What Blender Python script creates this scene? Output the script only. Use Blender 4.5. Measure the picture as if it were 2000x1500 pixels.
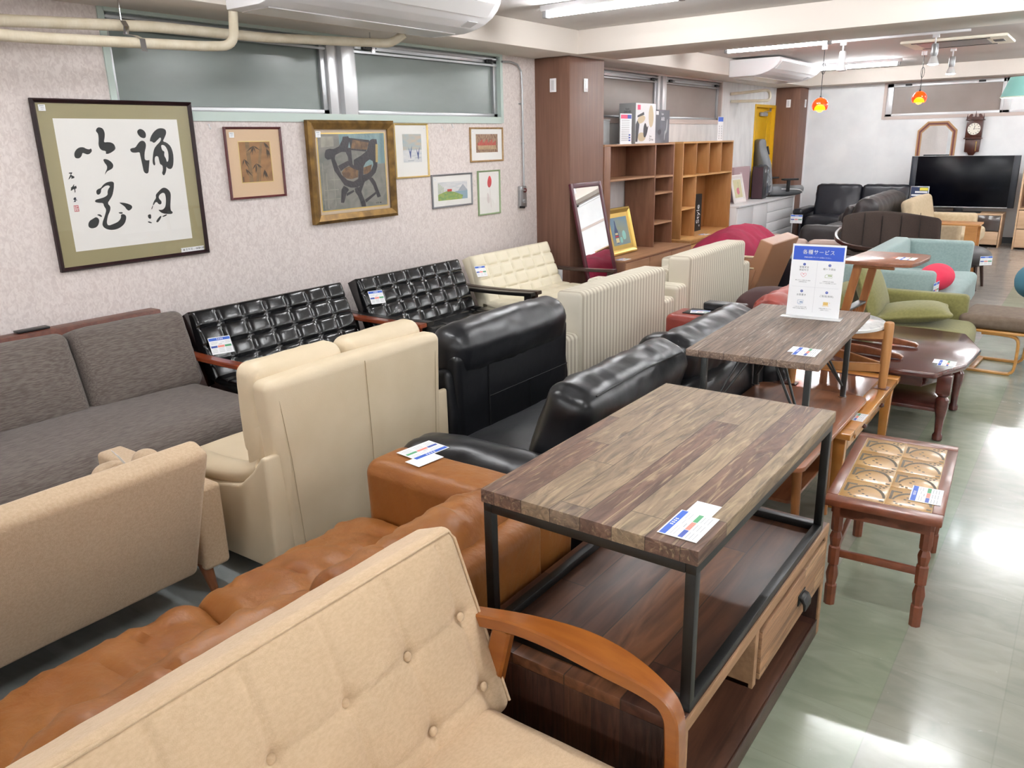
import bpy, bmesh, math, random
from mathutils import Vector, Matrix, Euler, noise
random.seed(7)
S = bpy.context.scene
for o in list(bpy.data.objects):
    bpy.data.objects.remove(o)
COL = S.collection
# ---------------------------------------------------------------- camera
cam = bpy.data.cameras.new('camera')
cam.sensor_width = 36.0
cam.lens = 1537.1 / 2000 * 36.0
cam.clip_start = 0.02
co = bpy.data.objects.new('camera', cam)
COL.objects.link(co)
yaw, pit, rol = 0.63515868, -0.29648266, -0.02464004
f = Vector((-math.sin(yaw) * math.cos(pit), math.cos(yaw) * math.cos(pit), math.sin(pit)))
r = Vector((math.cos(yaw), math.sin(yaw), 0))
u = r.cross(f)
r2 = r * math.cos(rol) + u * math.sin(rol)
u2 = -r * math.sin(rol) + u * math.cos(rol)
mw = Matrix((r2, u2, -f)).transposed().to_4x4()
mw.translation = (0, 0, 1.6)
co.matrix_world = mw
S.camera = co
# ---------------------------------------------------------------- world, exposure
w = bpy.data.worlds.new('world')
S.world = w
w.use_nodes = True
w.node_tree.nodes['Background'].inputs[0].default_value = (0.9, 0.95, 1, 1)
w.node_tree.nodes['Background'].inputs[1].default_value = 0.3
S.view_settings.view_transform = 'Standard'
S.view_settings.look = 'None'
S.view_settings.exposure = 0.95
S.view_settings.gamma = 1.0
S.view_settings.use_curve_mapping = False
TUBE = 88.0          # strength of the fluorescent tubes
CEIL, SOF = 2.555, 2.355

# ---------------------------------------------------------------- materials
def lin(c):
    return tuple(((x / 12.92) if x <= 0.04045 else ((x + 0.055) / 1.055) ** 2.4) for x in c)
def hexc(h):
    return lin(tuple(int(h[i:i + 2], 16) / 255 for i in (0, 2, 4)))
MATS = {}
def mat(name, col, rough=0.5, metal=0.0, c2=None, ns=(8, 8, 8), nd=4, lo=0.35, hi=0.65, bs=None, bstr=0.2, bd=0.01,
        emit=None, estr=0, spec=0.5, coat=0.0, trans=0.0, distort=0.0, rvar=0.0, sheen=0.0, vor=None, bdist=4):
    """col, c2: sRGB hex; ns: noise scale per axis (object space); bs: bump noise scale; vor: voronoi bump scale"""
    m = bpy.data.materials.new(name); m.use_nodes = True
    nt = m.node_tree; N = nt.nodes; L = nt.links
    b = N['Principled BSDF']
    b.inputs['Base Color'].default_value = (*hexc(col), 1)
    b.inputs['Roughness'].default_value = rough
    b.inputs['Metallic'].default_value = metal
    b.inputs['Specular IOR Level'].default_value = spec
    b.inputs['Coat Weight'].default_value = coat
    b.inputs['Coat Roughness'].default_value = 0.12
    b.inputs['Transmission Weight'].default_value = trans
    b.inputs['Sheen Weight'].default_value = sheen
    tc = N.new('ShaderNodeTexCoord')
    def nz(scale, detail, dist=0.0):
        mp = N.new('ShaderNodeMapping'); mp.inputs['Scale'].default_value = scale if hasattr(scale, '__len__') else (scale,) * 3
        L.new(tc.outputs['Object'], mp.inputs['Vector'])
        n = N.new('ShaderNodeTexNoise'); n.inputs['Scale'].default_value = 1; n.inputs['Detail'].default_value = detail
        n.inputs['Distortion'].default_value = dist
        L.new(mp.outputs[0], n.inputs['Vector'])
        return n, mp
    if c2:
        n, _ = nz(ns, nd, distort)
        cr = N.new('ShaderNodeValToRGB')
        cr.color_ramp.elements[0].position = lo; cr.color_ramp.elements[1].position = hi
        cr.color_ramp.elements[0].color = (*hexc(col), 1); cr.color_ramp.elements[1].color = (*hexc(c2), 1)
        L.new(n.outputs['Fac'], cr.inputs['Fac']); L.new(cr.outputs['Color'], b.inputs['Base Color'])
        if rvar:
            mr = N.new('ShaderNodeMapRange'); mr.inputs['To Min'].default_value = rough - rvar; mr.inputs['To Max'].default_value = rough + rvar
            L.new(n.outputs['Fac'], mr.inputs['Value']); L.new(mr.outputs[0], b.inputs['Roughness'])
    if bs or vor:
        bp = N.new('ShaderNodeBump'); bp.inputs['Strength'].default_value = bstr; bp.inputs['Distance'].default_value = bd
        if vor:
            v = N.new('ShaderNodeTexVoronoi'); v.inputs['Scale'].default_value = vor; L.new(tc.outputs['Object'], v.inputs['Vector'])
            L.new(v.outputs['Distance'], bp.inputs['Height'])
        else:
            n2, _ = nz(bs, bdist); L.new(n2.outputs['Fac'], bp.inputs['Height'])
        L.new(bp.outputs[0], b.inputs['Normal'])
    if emit:
        b.inputs['Emission Color'].default_value = (*hexc(emit), 1); b.inputs['Emission Strength'].default_value = estr
    MATS[name] = m
    return m

def stripes(name, c1, c2, c3, period, axis='Y'):
    """striped upholstery: bands along one object axis"""
    m = mat(name, c1, 0.9, bs=500, bstr=0.25, bd=0.002)
    nt = m.node_tree; N = nt.nodes; L = nt.links; b = N['Principled BSDF']
    tc = N.new('ShaderNodeTexCoord'); sp = N.new('ShaderNodeSeparateXYZ'); L.new(tc.outputs['Object'], sp.inputs[0])
    d = N.new('ShaderNodeMath'); d.operation = 'DIVIDE'; d.inputs[1].default_value = period; L.new(sp.outputs[axis], d.inputs[0])
    fr = N.new('ShaderNodeMath'); fr.operation = 'FRACT'; L.new(d.outputs[0], fr.inputs[0])
    cr = N.new('ShaderNodeValToRGB'); cr.color_ramp.interpolation = 'CONSTANT'
    e = cr.color_ramp.elements
    seq = [(0, c1), (0.30, c2), (0.36, c1), (0.42, c2), (0.48, c3), (0.62, c2), (0.72, c3), (0.80, c1)]
    e[0].position = 0; e[0].color = (*hexc(c1), 1); e[1].position = seq[1][0]; e[1].color = (*hexc(c2), 1)
    for p, c in seq[2:]:
        x = e.new(p); x.color = (*hexc(c), 1)
    L.new(fr.outputs[0], cr.inputs['Fac']); L.new(cr.outputs['Color'], b.inputs['Base Color'])
    return m

def planks(name, cols, width, axis='X', grain='Y', rough=0.6, gs=(60, 2.2, 60), bstr=0.5, length=0.6, light=None, lfac=0.5, bd=0.004):
    """reclaimed boards: colour and grain change from board to board; boards are `width` wide along axis, run along grain"""
    m = bpy.data.materials.new(name); m.use_nodes = True
    nt = m.node_tree; N = nt.nodes; L = nt.links; b = N['Principled BSDF']
    b.inputs['Roughness'].default_value = rough
    tc = N.new('ShaderNodeTexCoord'); sp = N.new('ShaderNodeSeparateXYZ'); L.new(tc.outputs['Object'], sp.inputs[0])
    def M(op, a, bb=None):
        n = N.new('ShaderNodeMath'); n.operation = op
        for i, v in enumerate((a, bb)):
            if v is None: continue
            if isinstance(v, (int, float)): n.inputs[i].default_value = v
            else: L.new(v, n.inputs[i])
        return n.outputs[0]
    q = M('DIVIDE', sp.outputs[axis], width)
    row = M('FLOOR', q)
    wn0 = N.new('ShaderNodeTexWhiteNoise'); wn0.noise_dimensions = '1D'; L.new(row, wn0.inputs['W'])
    q2 = M('ADD', M('DIVIDE', sp.outputs[grain], length), M('MULTIPLY', wn0.outputs['Value'], 3.0))
    idx = M('ADD', row, M('MULTIPLY', M('FLOOR', q2), 23.71))
    wn = N.new('ShaderNodeTexWhiteNoise'); wn.noise_dimensions = '1D'; L.new(idx, wn.inputs['W'])
    cr = N.new('ShaderNodeValToRGB'); cr.color_ramp.interpolation = 'CONSTANT'
    e = cr.color_ramp.elements
    for i, c in enumerate(cols):
        p = i / len(cols)
        x = e[i] if i < 2 else e.new(p)
        x.position = p; x.color = (*hexc(c), 1)
    L.new(wn.outputs['Value'], cr.inputs['Fac'])
    mp = N.new('ShaderNodeMapping'); mp.inputs['Scale'].default_value = gs
    off = N.new('ShaderNodeCombineXYZ'); L.new(M('MULTIPLY', wn.outputs['Value'], 37.0), off.inputs[0]); L.new(M('MULTIPLY', wn.outputs['Value'], 11.0), off.inputs[1]); L.new(M('MULTIPLY', wn.outputs['Value'], 23.0), off.inputs[2])
    L.new(tc.outputs['Object'], mp.inputs['Vector']); L.new(off.outputs[0], mp.inputs['Location'])
    n = N.new('ShaderNodeTexNoise'); n.inputs['Scale'].default_value = 1; n.inputs['Detail'].default_value = 5; n.inputs['Distortion'].default_value = 1.6
    L.new(mp.outputs[0], n.inputs['Vector'])
    g = N.new('ShaderNodeValToRGB'); g.color_ramp.elements[0].position = 0.3; g.color_ramp.elements[1].position = 0.72
    g.color_ramp.elements[0].color = (0.38, 0.36, 0.36, 1); g.color_ramp.elements[1].color = (1.35, 1.33, 1.28, 1)
    L.new(n.outputs['Fac'], g.inputs['Fac'])
    mx = N.new('ShaderNodeMix'); mx.data_type = 'RGBA'; mx.blend_type = 'MULTIPLY'; mx.inputs[0].default_value = 0.85
    L.new(cr.outputs['Color'], mx.inputs[6]); L.new(g.outputs['Color'], mx.inputs[7])
    # joint lines
    fr = M('FRACT', q); ed = M('MINIMUM', fr, M('SUBTRACT', 1.0, fr))
    fr2 = M('FRACT', q2); ed2 = M('MULTIPLY', M('MINIMUM', fr2, M('SUBTRACT', 1.0, fr2)), length / width)
    k = M('LESS_THAN', M('MINIMUM', ed, ed2), 0.012)
    mx2 = N.new('ShaderNodeMix'); mx2.data_type = 'RGBA'; L.new(M('MULTIPLY', k, 0.75), mx2.inputs[0])
    last = mx.outputs[2]
    if light:
        n3 = N.new('ShaderNodeTexNoise'); n3.inputs['Scale'].default_value = 1; n3.inputs['Detail'].default_value = 4; n3.inputs['Distortion'].default_value = 2.5
        mp3 = N.new('ShaderNodeMapping'); mp3.inputs['Scale'].default_value = (gs[0] * 1.5, gs[1] * 0.8, gs[2] * 1.5)
        L.new(tc.outputs['Object'], mp3.inputs['Vector']); L.new(mp3.outputs[0], n3.inputs['Vector'])
        r3 = N.new('ShaderNodeMapRange'); r3.inputs['From Min'].default_value = 0.56; r3.inputs['From Max'].default_value = 0.70; r3.inputs['To Max'].default_value = lfac
        L.new(n3.outputs['Fac'], r3.inputs['Value'])
        mx3 = N.new('ShaderNodeMix'); mx3.data_type = 'RGBA'; L.new(r3.outputs[0], mx3.inputs[0]); L.new(last, mx3.inputs[6]); mx3.inputs[7].default_value = (*hexc(light), 1)
        last = mx3.outputs[2]
    L.new(last, mx2.inputs[6]); mx2.inputs[7].default_value = (0.02, 0.014, 0.01, 1)
    L.new(mx2.outputs[2], b.inputs['Base Color'])
    bp = N.new('ShaderNodeBump'); bp.inputs['Strength'].default_value = bstr; bp.inputs['Distance'].default_value = bd
    L.new(n.outputs['Fac'], bp.inputs['Height']); L.new(bp.outputs[0], b.inputs['Normal'])
    MATS[name] = m
    return m

# ---------------------------------------------------------------- mesh helpers
class B:
    """collects shapes; .obj() links them as ONE mesh object"""
    def __init__(s): s.bm = bmesh.new()
    def _add(s, vs, fs, mt=None):
        v = [s.bm.verts.new(mt @ Vector(p) if mt else p) for p in vs]
        for q in fs:
            try: s.bm.faces.new([v[i] for i in q])
            except ValueError: pass
        return v
    def box(s, x0, x1, y0, y1, z0, z1, bev=0.0, seg=2, mt=None):
        t = bmesh.new()
        bmesh.ops.create_cube(t, size=1)
        for v in t.verts:
            v.co = Vector(((x0 + x1) / 2 + v.co.x * (x1 - x0), (y0 + y1) / 2 + v.co.y * (y1 - y0), (z0 + z1) / 2 + v.co.z * (z1 - z0)))
        if bev: bmesh.ops.bevel(t, geom=t.edges[:], offset=bev, segments=seg, affect='EDGES', profile=0.5)
        return s.join(t, mt)
    def join(s, t, mt=None):
        mp = {}
        for v in t.verts: mp[v] = s.bm.verts.new(mt @ v.co if mt else v.co)
        for q in t.faces:
            try: s.bm.faces.new([mp[v] for v in q.verts])
            except ValueError: pass
        t.free(); return s
    def prism(s, pts, a0, a1, axis='y', bev=0.0, seg=2, mt=None):
        """polygon pts extruded along axis. axis y: pts=(x,z); axis x: (y,z); axis z: (x,y)"""
        t = bmesh.new()
        def P(p, a):
            return {'y': (p[0], a, p[1]), 'x': (a, p[0], p[1]), 'z': (p[0], p[1], a)}[axis]
        lo = [t.verts.new(P(p, a0)) for p in pts]; hi = [t.verts.new(P(p, a1)) for p in pts]
        n = len(pts)
        t.faces.new(lo); t.faces.new(hi[::-1])
        for i in range(n): t.faces.new([lo[i], hi[i], hi[(i + 1) % n], lo[(i + 1) % n]])
        bmesh.ops.recalc_face_normals(t, faces=t.faces[:])
        if bev: bmesh.ops.bevel(t, geom=t.edges[:], offset=bev, segments=seg, affect='EDGES', profile=0.5, clamp_overlap=True)
        return s.join(t, mt)
    def cyl(s, p0, p1, r0, r1=None, n=16, mt=None):
        r1 = r0 if r1 is None else r1
        p0 = Vector(p0); p1 = Vector(p1); d = (p1 - p0); q = d.to_track_quat('Z', 'Y')
        vs = []
        for p, r_ in ((p0, r0), (p1, r1)):
            for i in range(n):
                a = 2 * math.pi * i / n
                vs.append(p + q @ Vector((r_ * math.cos(a), r_ * math.sin(a), 0)))
        fs = [(i, (i + 1) % n, n + (i + 1) % n, n + i) for i in range(n)] + [tuple(range(n))[::-1], tuple(range(n, 2 * n))]
        s._add(vs, fs, mt); return s
    def lathe(s, prof, c=(0, 0, 0), n=20, mt=None, sx=1, sy=1):
        vs = []; fs = []
        for (r_, z) in prof:
            for i in range(n):
                a = 2 * math.pi * i / n
                vs.append((c[0] + sx * r_ * math.cos(a), c[1] + sy * r_ * math.sin(a), c[2] + z))
        m_ = len(prof)
        for j in range(m_ - 1):
            for i in range(n):
                fs.append((j * n + i, j * n + (i + 1) % n, (j + 1) * n + (i + 1) % n, (j + 1) * n + i))
        fs.append(tuple(range(n))[::-1]); fs.append(tuple(range((m_ - 1) * n, m_ * n)))
        s._add(vs, fs, mt); return s
    def tube(s, pts, r_, n=10, mt=None, rr=None, flat=1.0):
        """round tube along a polyline; flat<1 squashes the section"""
        P = [Vector(p) for p in pts]; vs = []; fs = []
        up = None
        for i, p in enumerate(P):
            d = (P[min(i + 1, len(P) - 1)] - P[max(i - 1, 0)]).normalized()
            if up is None:
                up = Vector((0, 0, 1)) if abs(d.z) < 0.9 else Vector((1, 0, 0))
            sd = d.cross(up).normalized(); up = sd.cross(d).normalized()
            k = (rr[i] if rr else r_)
            for j in range(n):
                a = 2 * math.pi * j / n
                vs.append(p + sd * (k * math.cos(a)) + up * (k * flat * math.sin(a)))
        m_ = len(P)
        for j in range(m_ - 1):
            for i in range(n):
                fs.append((j * n + i, j * n + (i + 1) % n, (j + 1) * n + (i + 1) % n, (j + 1) * n + i))
        fs.append(tuple(range(n))[::-1]); fs.append(tuple(range((m_ - 1) * n, m_ * n)))
        s._add(vs, fs, mt); return s
    def strip(s, pts, w_, h_, side=(0, 1, 0), mt=None, ch=0.2):
        """bar of rectangular section w_ (along side) x h_ swept along a polyline; w_/h_ may be lists"""
        P = [Vector(p) for p in pts]; sd = Vector(side).normalized(); vs = []; n = len(P)
        for i, p in enumerate(P):
            d = (P[min(i + 1, n - 1)] - P[max(i - 1, 0)]).normalized(); up = sd.cross(d).normalized()
            a = (w_[i] if hasattr(w_, '__len__') else w_) / 2; b_ = (h_[i] if hasattr(h_, '__len__') else h_) / 2
            c = min(a, b_) * 2 * ch
            for x, y in ((-a + c, -b_), (a - c, -b_), (a, -b_ + c), (a, b_ - c), (a - c, b_), (-a + c, b_), (-a, b_ - c), (-a, -b_ + c)):
                vs.append(p + sd * x + up * y)
        fs = []
        for j in range(n - 1):
            for i in range(8): fs.append((j * 8 + i, j * 8 + (i + 1) % 8, (j + 1) * 8 + (i + 1) % 8, (j + 1) * 8 + i))
        fs.append(tuple(range(8))[::-1]); fs.append(tuple(range((n - 1) * 8, n * 8)))
        s._add(vs, fs, mt); return s
    def sphere(s, c, r_, n=20, mt=None):
        if not hasattr(r_, '__len__'): r_ = (r_,) * 3
        t = bmesh.new(); bmesh.ops.create_uvsphere(t, u_segments=n, v_segments=n // 2 + 2, radius=1)
        for v in t.verts: v.co = Vector((c[0] + v.co.x * r_[0], c[1] + v.co.y * r_[1], c[2] + v.co.z * r_[2]))
        return s.join(t, mt)
    def soft(s, cx, cy, cz, dx, dy, dz, r_=0.04, puff=(0, 0, 0), nz=0.0, nf=6.0, res=0.05, mt=None, warp=None, seed=0, fold=0.0):
        """upholstered block: rounded box, puffed faces, optional wrinkles; warp(v)->v bends it"""
        h = (dx / 2, dy / 2, dz / 2); r_ = min(r_, min(h) * 0.98)
        ax = []
        for a in h:
            e = [a - r_ + r_ * math.tan(math.radians(t)) for t in (0, 12, 24, 35, 45)]
            m_ = max(1, int(2 * (a - r_) / res)) if a - r_ > 1e-4 else 1
            mid = [-(a - r_) + 2 * (a - r_) * i / m_ for i in range(1, m_)]
            ax.append([-x for x in e[::-1]] + mid + e)
        t = bmesh.new(); key = {}
        def V(p):
            k = tuple(round(c, 5) for c in p)
            if k not in key:
                q = Vector(p); inn = Vector([max(-(h[i] - r_), min(h[i] - r_, q[i])) for i in range(3)])
                d = q - inn
                if d.length > 1e-7: q = inn + d.normalized() * r_
                n_ = d.normalized() if d.length > 1e-7 else Vector((0, 0, 1))
                uu = [max(-1, min(1, q[i] / h[i])) for i in range(3)]
                out = Vector(q)
                for i in range(3):
                    j, k2 = (i + 1) % 3, (i + 2) % 3
                    out[i] += puff[i] * uu[i] * (1 - uu[j] ** 2) * (1 - uu[k2] ** 2)
                if nz:
                    g = noise.fractal(Vector((out.x * nf + seed, out.y * nf, out.z * nf)), 0.8, 2.0, 3)
                    out += n_ * nz * g
                if fold:
                    g = noise.noise(Vector((out.x * nf * 0.7 + seed, out.y * nf * 2.5 + 3 * noise.noise(out * 3), out.z * nf * 0.7)))
                    out += n_ * fold * (abs(g) ** 0.6)
                if warp: out = Vector(warp(out))
                out += Vector((cx, cy, cz))
                key[k] = t.verts.new(out)
            return key[k]
        for i in range(3):
            j, k2 = (i + 1) % 3, (i + 2) % 3
            for sg in (-1, 1):
                for a in range(len(ax[j]) - 1):
                    for b_ in range(len(ax[k2]) - 1):
                        c = []
                        for (p, q) in ((a, b_), (a + 1, b_), (a + 1, b_ + 1), (a, b_ + 1)):
                            v = [0, 0, 0]; v[i] = sg * h[i]; v[j] = ax[j][p]; v[k2] = ax[k2][q]; c.append(V(v))
                        if sg < 0: c = c[::-1]
                        if len(set(c)) == 4:
                            try: t.faces.new(c)
                            except ValueError: pass
        return s.join(t, mt)
    def tuft(s, w_, h_, th, nu, nv, depth=0.02, cell=10, mt=None, pw=4, edge=0.015, ugap=1.0, brick=False):
        """quilted panel: width w_ along y, height h_ along z, front towards +x, back at x=0; nu x nv pillows"""
        U = nu * cell; W_ = nv * cell; vs = []; fs = []
        for j in range(W_ + 1):
            for i in range(U + 1):
                a = i / cell; b_ = j / cell
                fa = 2 * (a - math.floor(min(a, nu - 1e-6))) - 1; fb = 2 * (b_ - math.floor(min(b_, nv - 1e-6))) - 1
                k = ((1 - abs(fa) ** pw) * (1 - abs(fb) ** pw)) ** 0.5
                y = -w_ / 2 + w_ * i / U; z = h_ * j / W_
                e = min(i, U - i) / cell; e2 = min(j, W_ - j) / cell
                x = th + depth * k
                if i in (0, U) or j in (0, W_): x = th - edge
                vs.append((x, y, z))
        n = U + 1
        for j in range(W_):
            for i in range(U): fs.append((j * n + i, j * n + i + 1, (j + 1) * n + i + 1, (j + 1) * n + i))
        b0 = len(vs)
        vs += [(0, -w_ / 2, 0), (0, w_ / 2, 0), (0, w_ / 2, h_), (0, -w_ / 2, h_)]
        fs.append((b0 + 3, b0 + 2, b0 + 1, b0))
        fs.append(tuple([b0, b0 + 1] + [i for i in range(U, -1, -1)]))
        fs.append(tuple([b0 + 2, b0 + 3] + [W_ * n + i for i in range(0, U + 1)]))
        fs.append(tuple([b0 + 3, b0] + [j * n for j in range(0, W_ + 1)]))
        fs.append(tuple([b0 + 1, b0 + 2] + [j * n + U for j in range(W_, -1, -1)]))
        s._add(vs, fs, mt); return s
    def obj(s, name, m, parent=None, smooth=True, auto=35):
        bmesh.ops.recalc_face_normals(s.bm, faces=s.bm.faces[:])
        me = bpy.data.meshes.new(name); s.bm.to_mesh(me); s.bm.free()
        if isinstance(m, str): m = MATS[m]
        me.materials.append(m)
        if smooth:
            me.shade_smooth()
            me.set_sharp_from_angle(angle=math.radians(auto))
        o = bpy.data.objects.new(name, me); COL.objects.link(o)
        if parent: o.parent = parent
        return o

def RT(loc=(0, 0, 0), rx=0, ry=0, rz=0):
    return Matrix.Translation(loc) @ Euler((math.radians(rx), math.radians(ry), math.radians(rz)), 'XYZ').to_matrix().to_4x4()
def thing(name, label, cat, loc=(0, 0, 0), rz=0, group=None, rx=0, ry=0):
    o = bpy.data.objects.new(name, None); COL.objects.link(o)
    o.empty_display_size = 0.1
    o.location = loc; o.rotation_euler = (math.radians(rx), math.radians(ry), math.radians(rz))
    o['label'] = label; o['category'] = cat
    if group: o['group'] = group
    return o
def tagp(o, label, cat, group=None):
    o['label'] = label; o['category'] = cat
    if group: o['group'] = group
    return o
def struct(o): o['kind'] = 'structure'; return o
def dup(root, loc=None, rz=None, label=None):
    def cp(o, par):
        c = o.copy(); COL.objects.link(c)
        if par: c.parent = par
        for ch in [x for x in bpy.data.objects if x.parent == o]: cp(ch, c)
        return c
    c = cp(root, None)
    if loc: c.location = loc
    if rz is not None: c.rotation_euler = (0, 0, math.radians(rz))
    if label: c['label'] = label
    return c
def text(name, body, size, m, parent, mt, ext=0.0004, align='CENTER', sp=1.0):
    cu = bpy.data.curves.new(name, 'FONT'); cu.body = body; cu.size = size; cu.align_x = align; cu.align_y = 'CENTER'; cu.extrude = ext; cu.space_character = sp
    t = bpy.data.objects.new(name, cu); COL.objects.link(t)
    bpy.context.view_layer.update()
    me = bpy.data.meshes.new_from_object(t.evaluated_get(bpy.context.evaluated_depsgraph_get()))
    bpy.data.objects.remove(t)
    me.transform(mt); me.materials.clear(); me.materials.append(MATS[m])
    o = bpy.data.objects.new(name, me); COL.objects.link(o); o.parent = parent
    return o
# ---------------------------------------------------------------- material list
mat('paper', 'e8deda', 0.85, c2='d8ccc8', ns=(48, 48, 34), nd=6, lo=0.4, hi=0.62, bs=90, bstr=0.35, bd=0.003, distort=1.2)
mat('plaster', 'e6e5e4', 0.85, c2='d6d5d5', ns=(6, 9, 3), nd=5, lo=0.4, hi=0.75, bs=160, bstr=0.3, bd=0.002)
mat('white_wall', 'eff0f1', 0.8, c2='e6e7e9', ns=(3, 3, 3), bs=200, bstr=0.2, bd=0.002)
mat('beam_paint', 'e0d7ce', 0.7)
mat('ceiling', 'd2cdca', 0.85, bs=60, bstr=0.1)
mat('column_wood', '6b4a3b', 0.55, c2='7d5a49', ns=(40, 40, 1.6), nd=6, lo=0.3, hi=0.7, distort=0.6, bs=(160, 160, 6), bstr=0.15, bd=0.002)
mat('mint_frame', 'c0cfc8', 0.45)
mat('pink_frame', 'c9b9b2', 0.5)
mat('alu', 'b4b6b8', 0.35, 0.7)
mat('alu_white', 'd8d8da', 0.35, 0.3)
mat('dark_metal', '2b2b2d', 0.45, 0.4)
mat('pane_green', '7b8480', 0.22, c2='737c78', ns=(4, 1.5, 4), spec=0.35)
mat('pane_brown', '988c86', 0.35, c2='90847e', ns=(3, 2, 3), spec=0.3)
mat('white_plastic', 'f0eff1', 0.35)
mat('white_gloss', 'eceaea', 0.2)
mat('grey_plastic', '9a9a9c', 0.4)
mat('black_plastic', '121214', 0.35)
mat('chrome', 'c8c8ca', 0.15, 1.0)
mat('mirror', 'f0f2f2', 0.01, 1.0)
mat('tube_glow', 'ffffff', 0.4, emit='fbfdff', estr=TUBE)
mat('tape_pipe', 'd9cfba', 0.6, c2='cfc3aa', ns=(14, 14, 14), bs=(18, 60, 18), bstr=0.35, bd=0.006)
mat('yellow_door', 'd9a916', 0.35)
mat('yellow_frame', 'e0b01c', 0.4)
mat('baseboard', '55595b', 0.6)
mat('lilac_side', '756560', 0.6)

# floor: waxed vinyl tiles, greenish near, beige squares and a green strip further off
def floor_mat():
    m = bpy.data.materials.new('floor_tiles'); m.use_nodes = True
    nt = m.node_tree; N = nt.nodes; L = nt.links; b = N['Principled BSDF']
    tc = N.new('ShaderNodeTexCoord'); sp = N.new('ShaderNodeSeparateXYZ'); L.new(tc.outputs['Object'], sp.inputs[0])
    def M(op, a, bb=None):
        n = N.new('ShaderNodeMath'); n.operation = op
        for i, v in enumerate((a, bb)):
            if v is None: continue
            if isinstance(v, (int, float)): n.inputs[i].default_value = v
            else: L.new(v, n.inputs[i])
        return n.outputs[0]
    T = 0.30
    qx = M('DIVIDE', sp.outputs['X'], T); qy = M('DIVIDE', sp.outputs['Y'], T)
    idx = M('ADD', M('FLOOR', qx), M('MULTIPLY', M('FLOOR', qy), 31.7))
    wn = N.new('ShaderNodeTexWhiteNoise'); wn.noise_dimensions = '1D'; L.new(idx, wn.inputs['W'])
    n = N.new('ShaderNodeTexNoise'); n.inputs['Scale'].default_value = 5; n.inputs['Detail'].default_value = 8; n.inputs['Distortion'].default_value = 1.0
    mp = N.new('ShaderNodeMapping'); mp.inputs['Scale'].default_value = (1, 2.5, 1); L.new(tc.outputs['Object'], mp.inputs[0]); L.new(mp.outputs[0], n.inputs['Vector'])
    def ramp(a, c, fac):
        cr = N.new('ShaderNodeValToRGB'); cr.color_ramp.elements[0].position = 0.3; cr.color_ramp.elements[1].position = 0.7
        cr.color_ramp.elements[0].color = (*hexc(a), 1); cr.color_ramp.elements[1].color = (*hexc(c), 1); L.new(fac, cr.inputs['Fac']); return cr.outputs['Color']
    fac = M('ADD', M('MULTIPLY', n.outputs['Fac'], 0.9), M('MULTIPLY', wn.outputs['Value'], 0.1))
    green = ramp('8b8d81', 'a09f92', fac); beige = ramp('979089', 'aca49b', fac); strip = ramp('88907c', '9aa18d', fac); grey = ramp('7b8080', '8f9392', fac)
    def mix(f_, a, c):
        x = N.new('ShaderNodeMix'); x.data_type = 'RGBA'
        if isinstance(f_, (int, float)): x.inputs[0].default_value = f_
        else: L.new(f_, x.inputs[0])
        for i, v in ((6, a), (7, c)):
            if isinstance(v, tuple): x.inputs[i].default_value = v
            else: L.new(v, x.inputs[i])
        return x.outputs[2]
    far = M('GREATER_THAN', sp.outputs['Y'], 7.2)
    left = M('LESS_THAN', sp.outputs['X'], -1.2)
    instrip = M('MULTIPLY', M('GREATER_THAN', sp.outputs['X'], -0.6), M('LESS_THAN', sp.outputs['X'], -0.3))
    c = mix(far, green, beige); c = mix(instrip, c, strip); c = mix(left, c, grey)  # left zone greyed: shade under the furniture put into the floor colour
    def ed(q): fr = M('FRACT', q); return M('MINIMUM', fr, M('SUBTRACT', 1.0, fr))
    line = M('LESS_THAN', M('MINIMUM', ed(qx), ed(qy)), 0.006)
    c = mix(M('MULTIPLY', line, 0.16), c, (0.12, 0.13, 0.11, 1))
    L.new(c, b.inputs['Base Color'])
    n2 = N.new('ShaderNodeTexNoise'); n2.inputs['Scale'].default_value = 14; n2.inputs['Detail'].default_value = 9; n2.inputs['Distortion'].default_value = 3
    L.new(tc.outputs['Object'], n2.inputs['Vector'])
    mr = N.new('ShaderNodeMapRange'); mr.inputs['To Min'].default_value = 0.10; mr.inputs['To Max'].default_value = 0.34; L.new(n2.outputs['Fac'], mr.inputs['Value'])
    L.new(mr.outputs[0], b.inputs['Roughness'])
    bp = N.new('ShaderNodeBump'); bp.inputs['Strength'].default_value = 0.12; bp.inputs['Distance'].default_value = 0.004
    n4 = N.new('ShaderNodeTexNoise'); n4.inputs['Scale'].default_value = 9; n4.inputs['Detail'].default_value = 3; L.new(tc.outputs['Object'], n4.inputs['Vector'])
    h = M('ADD', n4.outputs['Fac'], M('MULTIPLY', wn.outputs['Value'], 0.12))
    L.new(h, bp.inputs['Height']); L.new(bp.outputs[0], b.inputs['Normal'])
    b.inputs['Coat Weight'].default_value = 0.2; b.inputs['Coat Roughness'].default_value = 0.10
    MATS['floor'] = m
floor_mat()

# ---------------------------------------------------------------- room shell
XL, XR, YB, YF = -4.49, 4.6, -3.6, 13.93
b = B(); b.box(XL - 0.1, XR, YB, YF + 0.1, -0.1, 0); struct(b.obj('floor', 'floor', smooth=False))
b = B(); b.box(XL - 0.1, XR, YB, YF + 0.1, CEIL, CEIL + 0.1); struct(b.obj('ceiling', 'ceiling', smooth=False))
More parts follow.
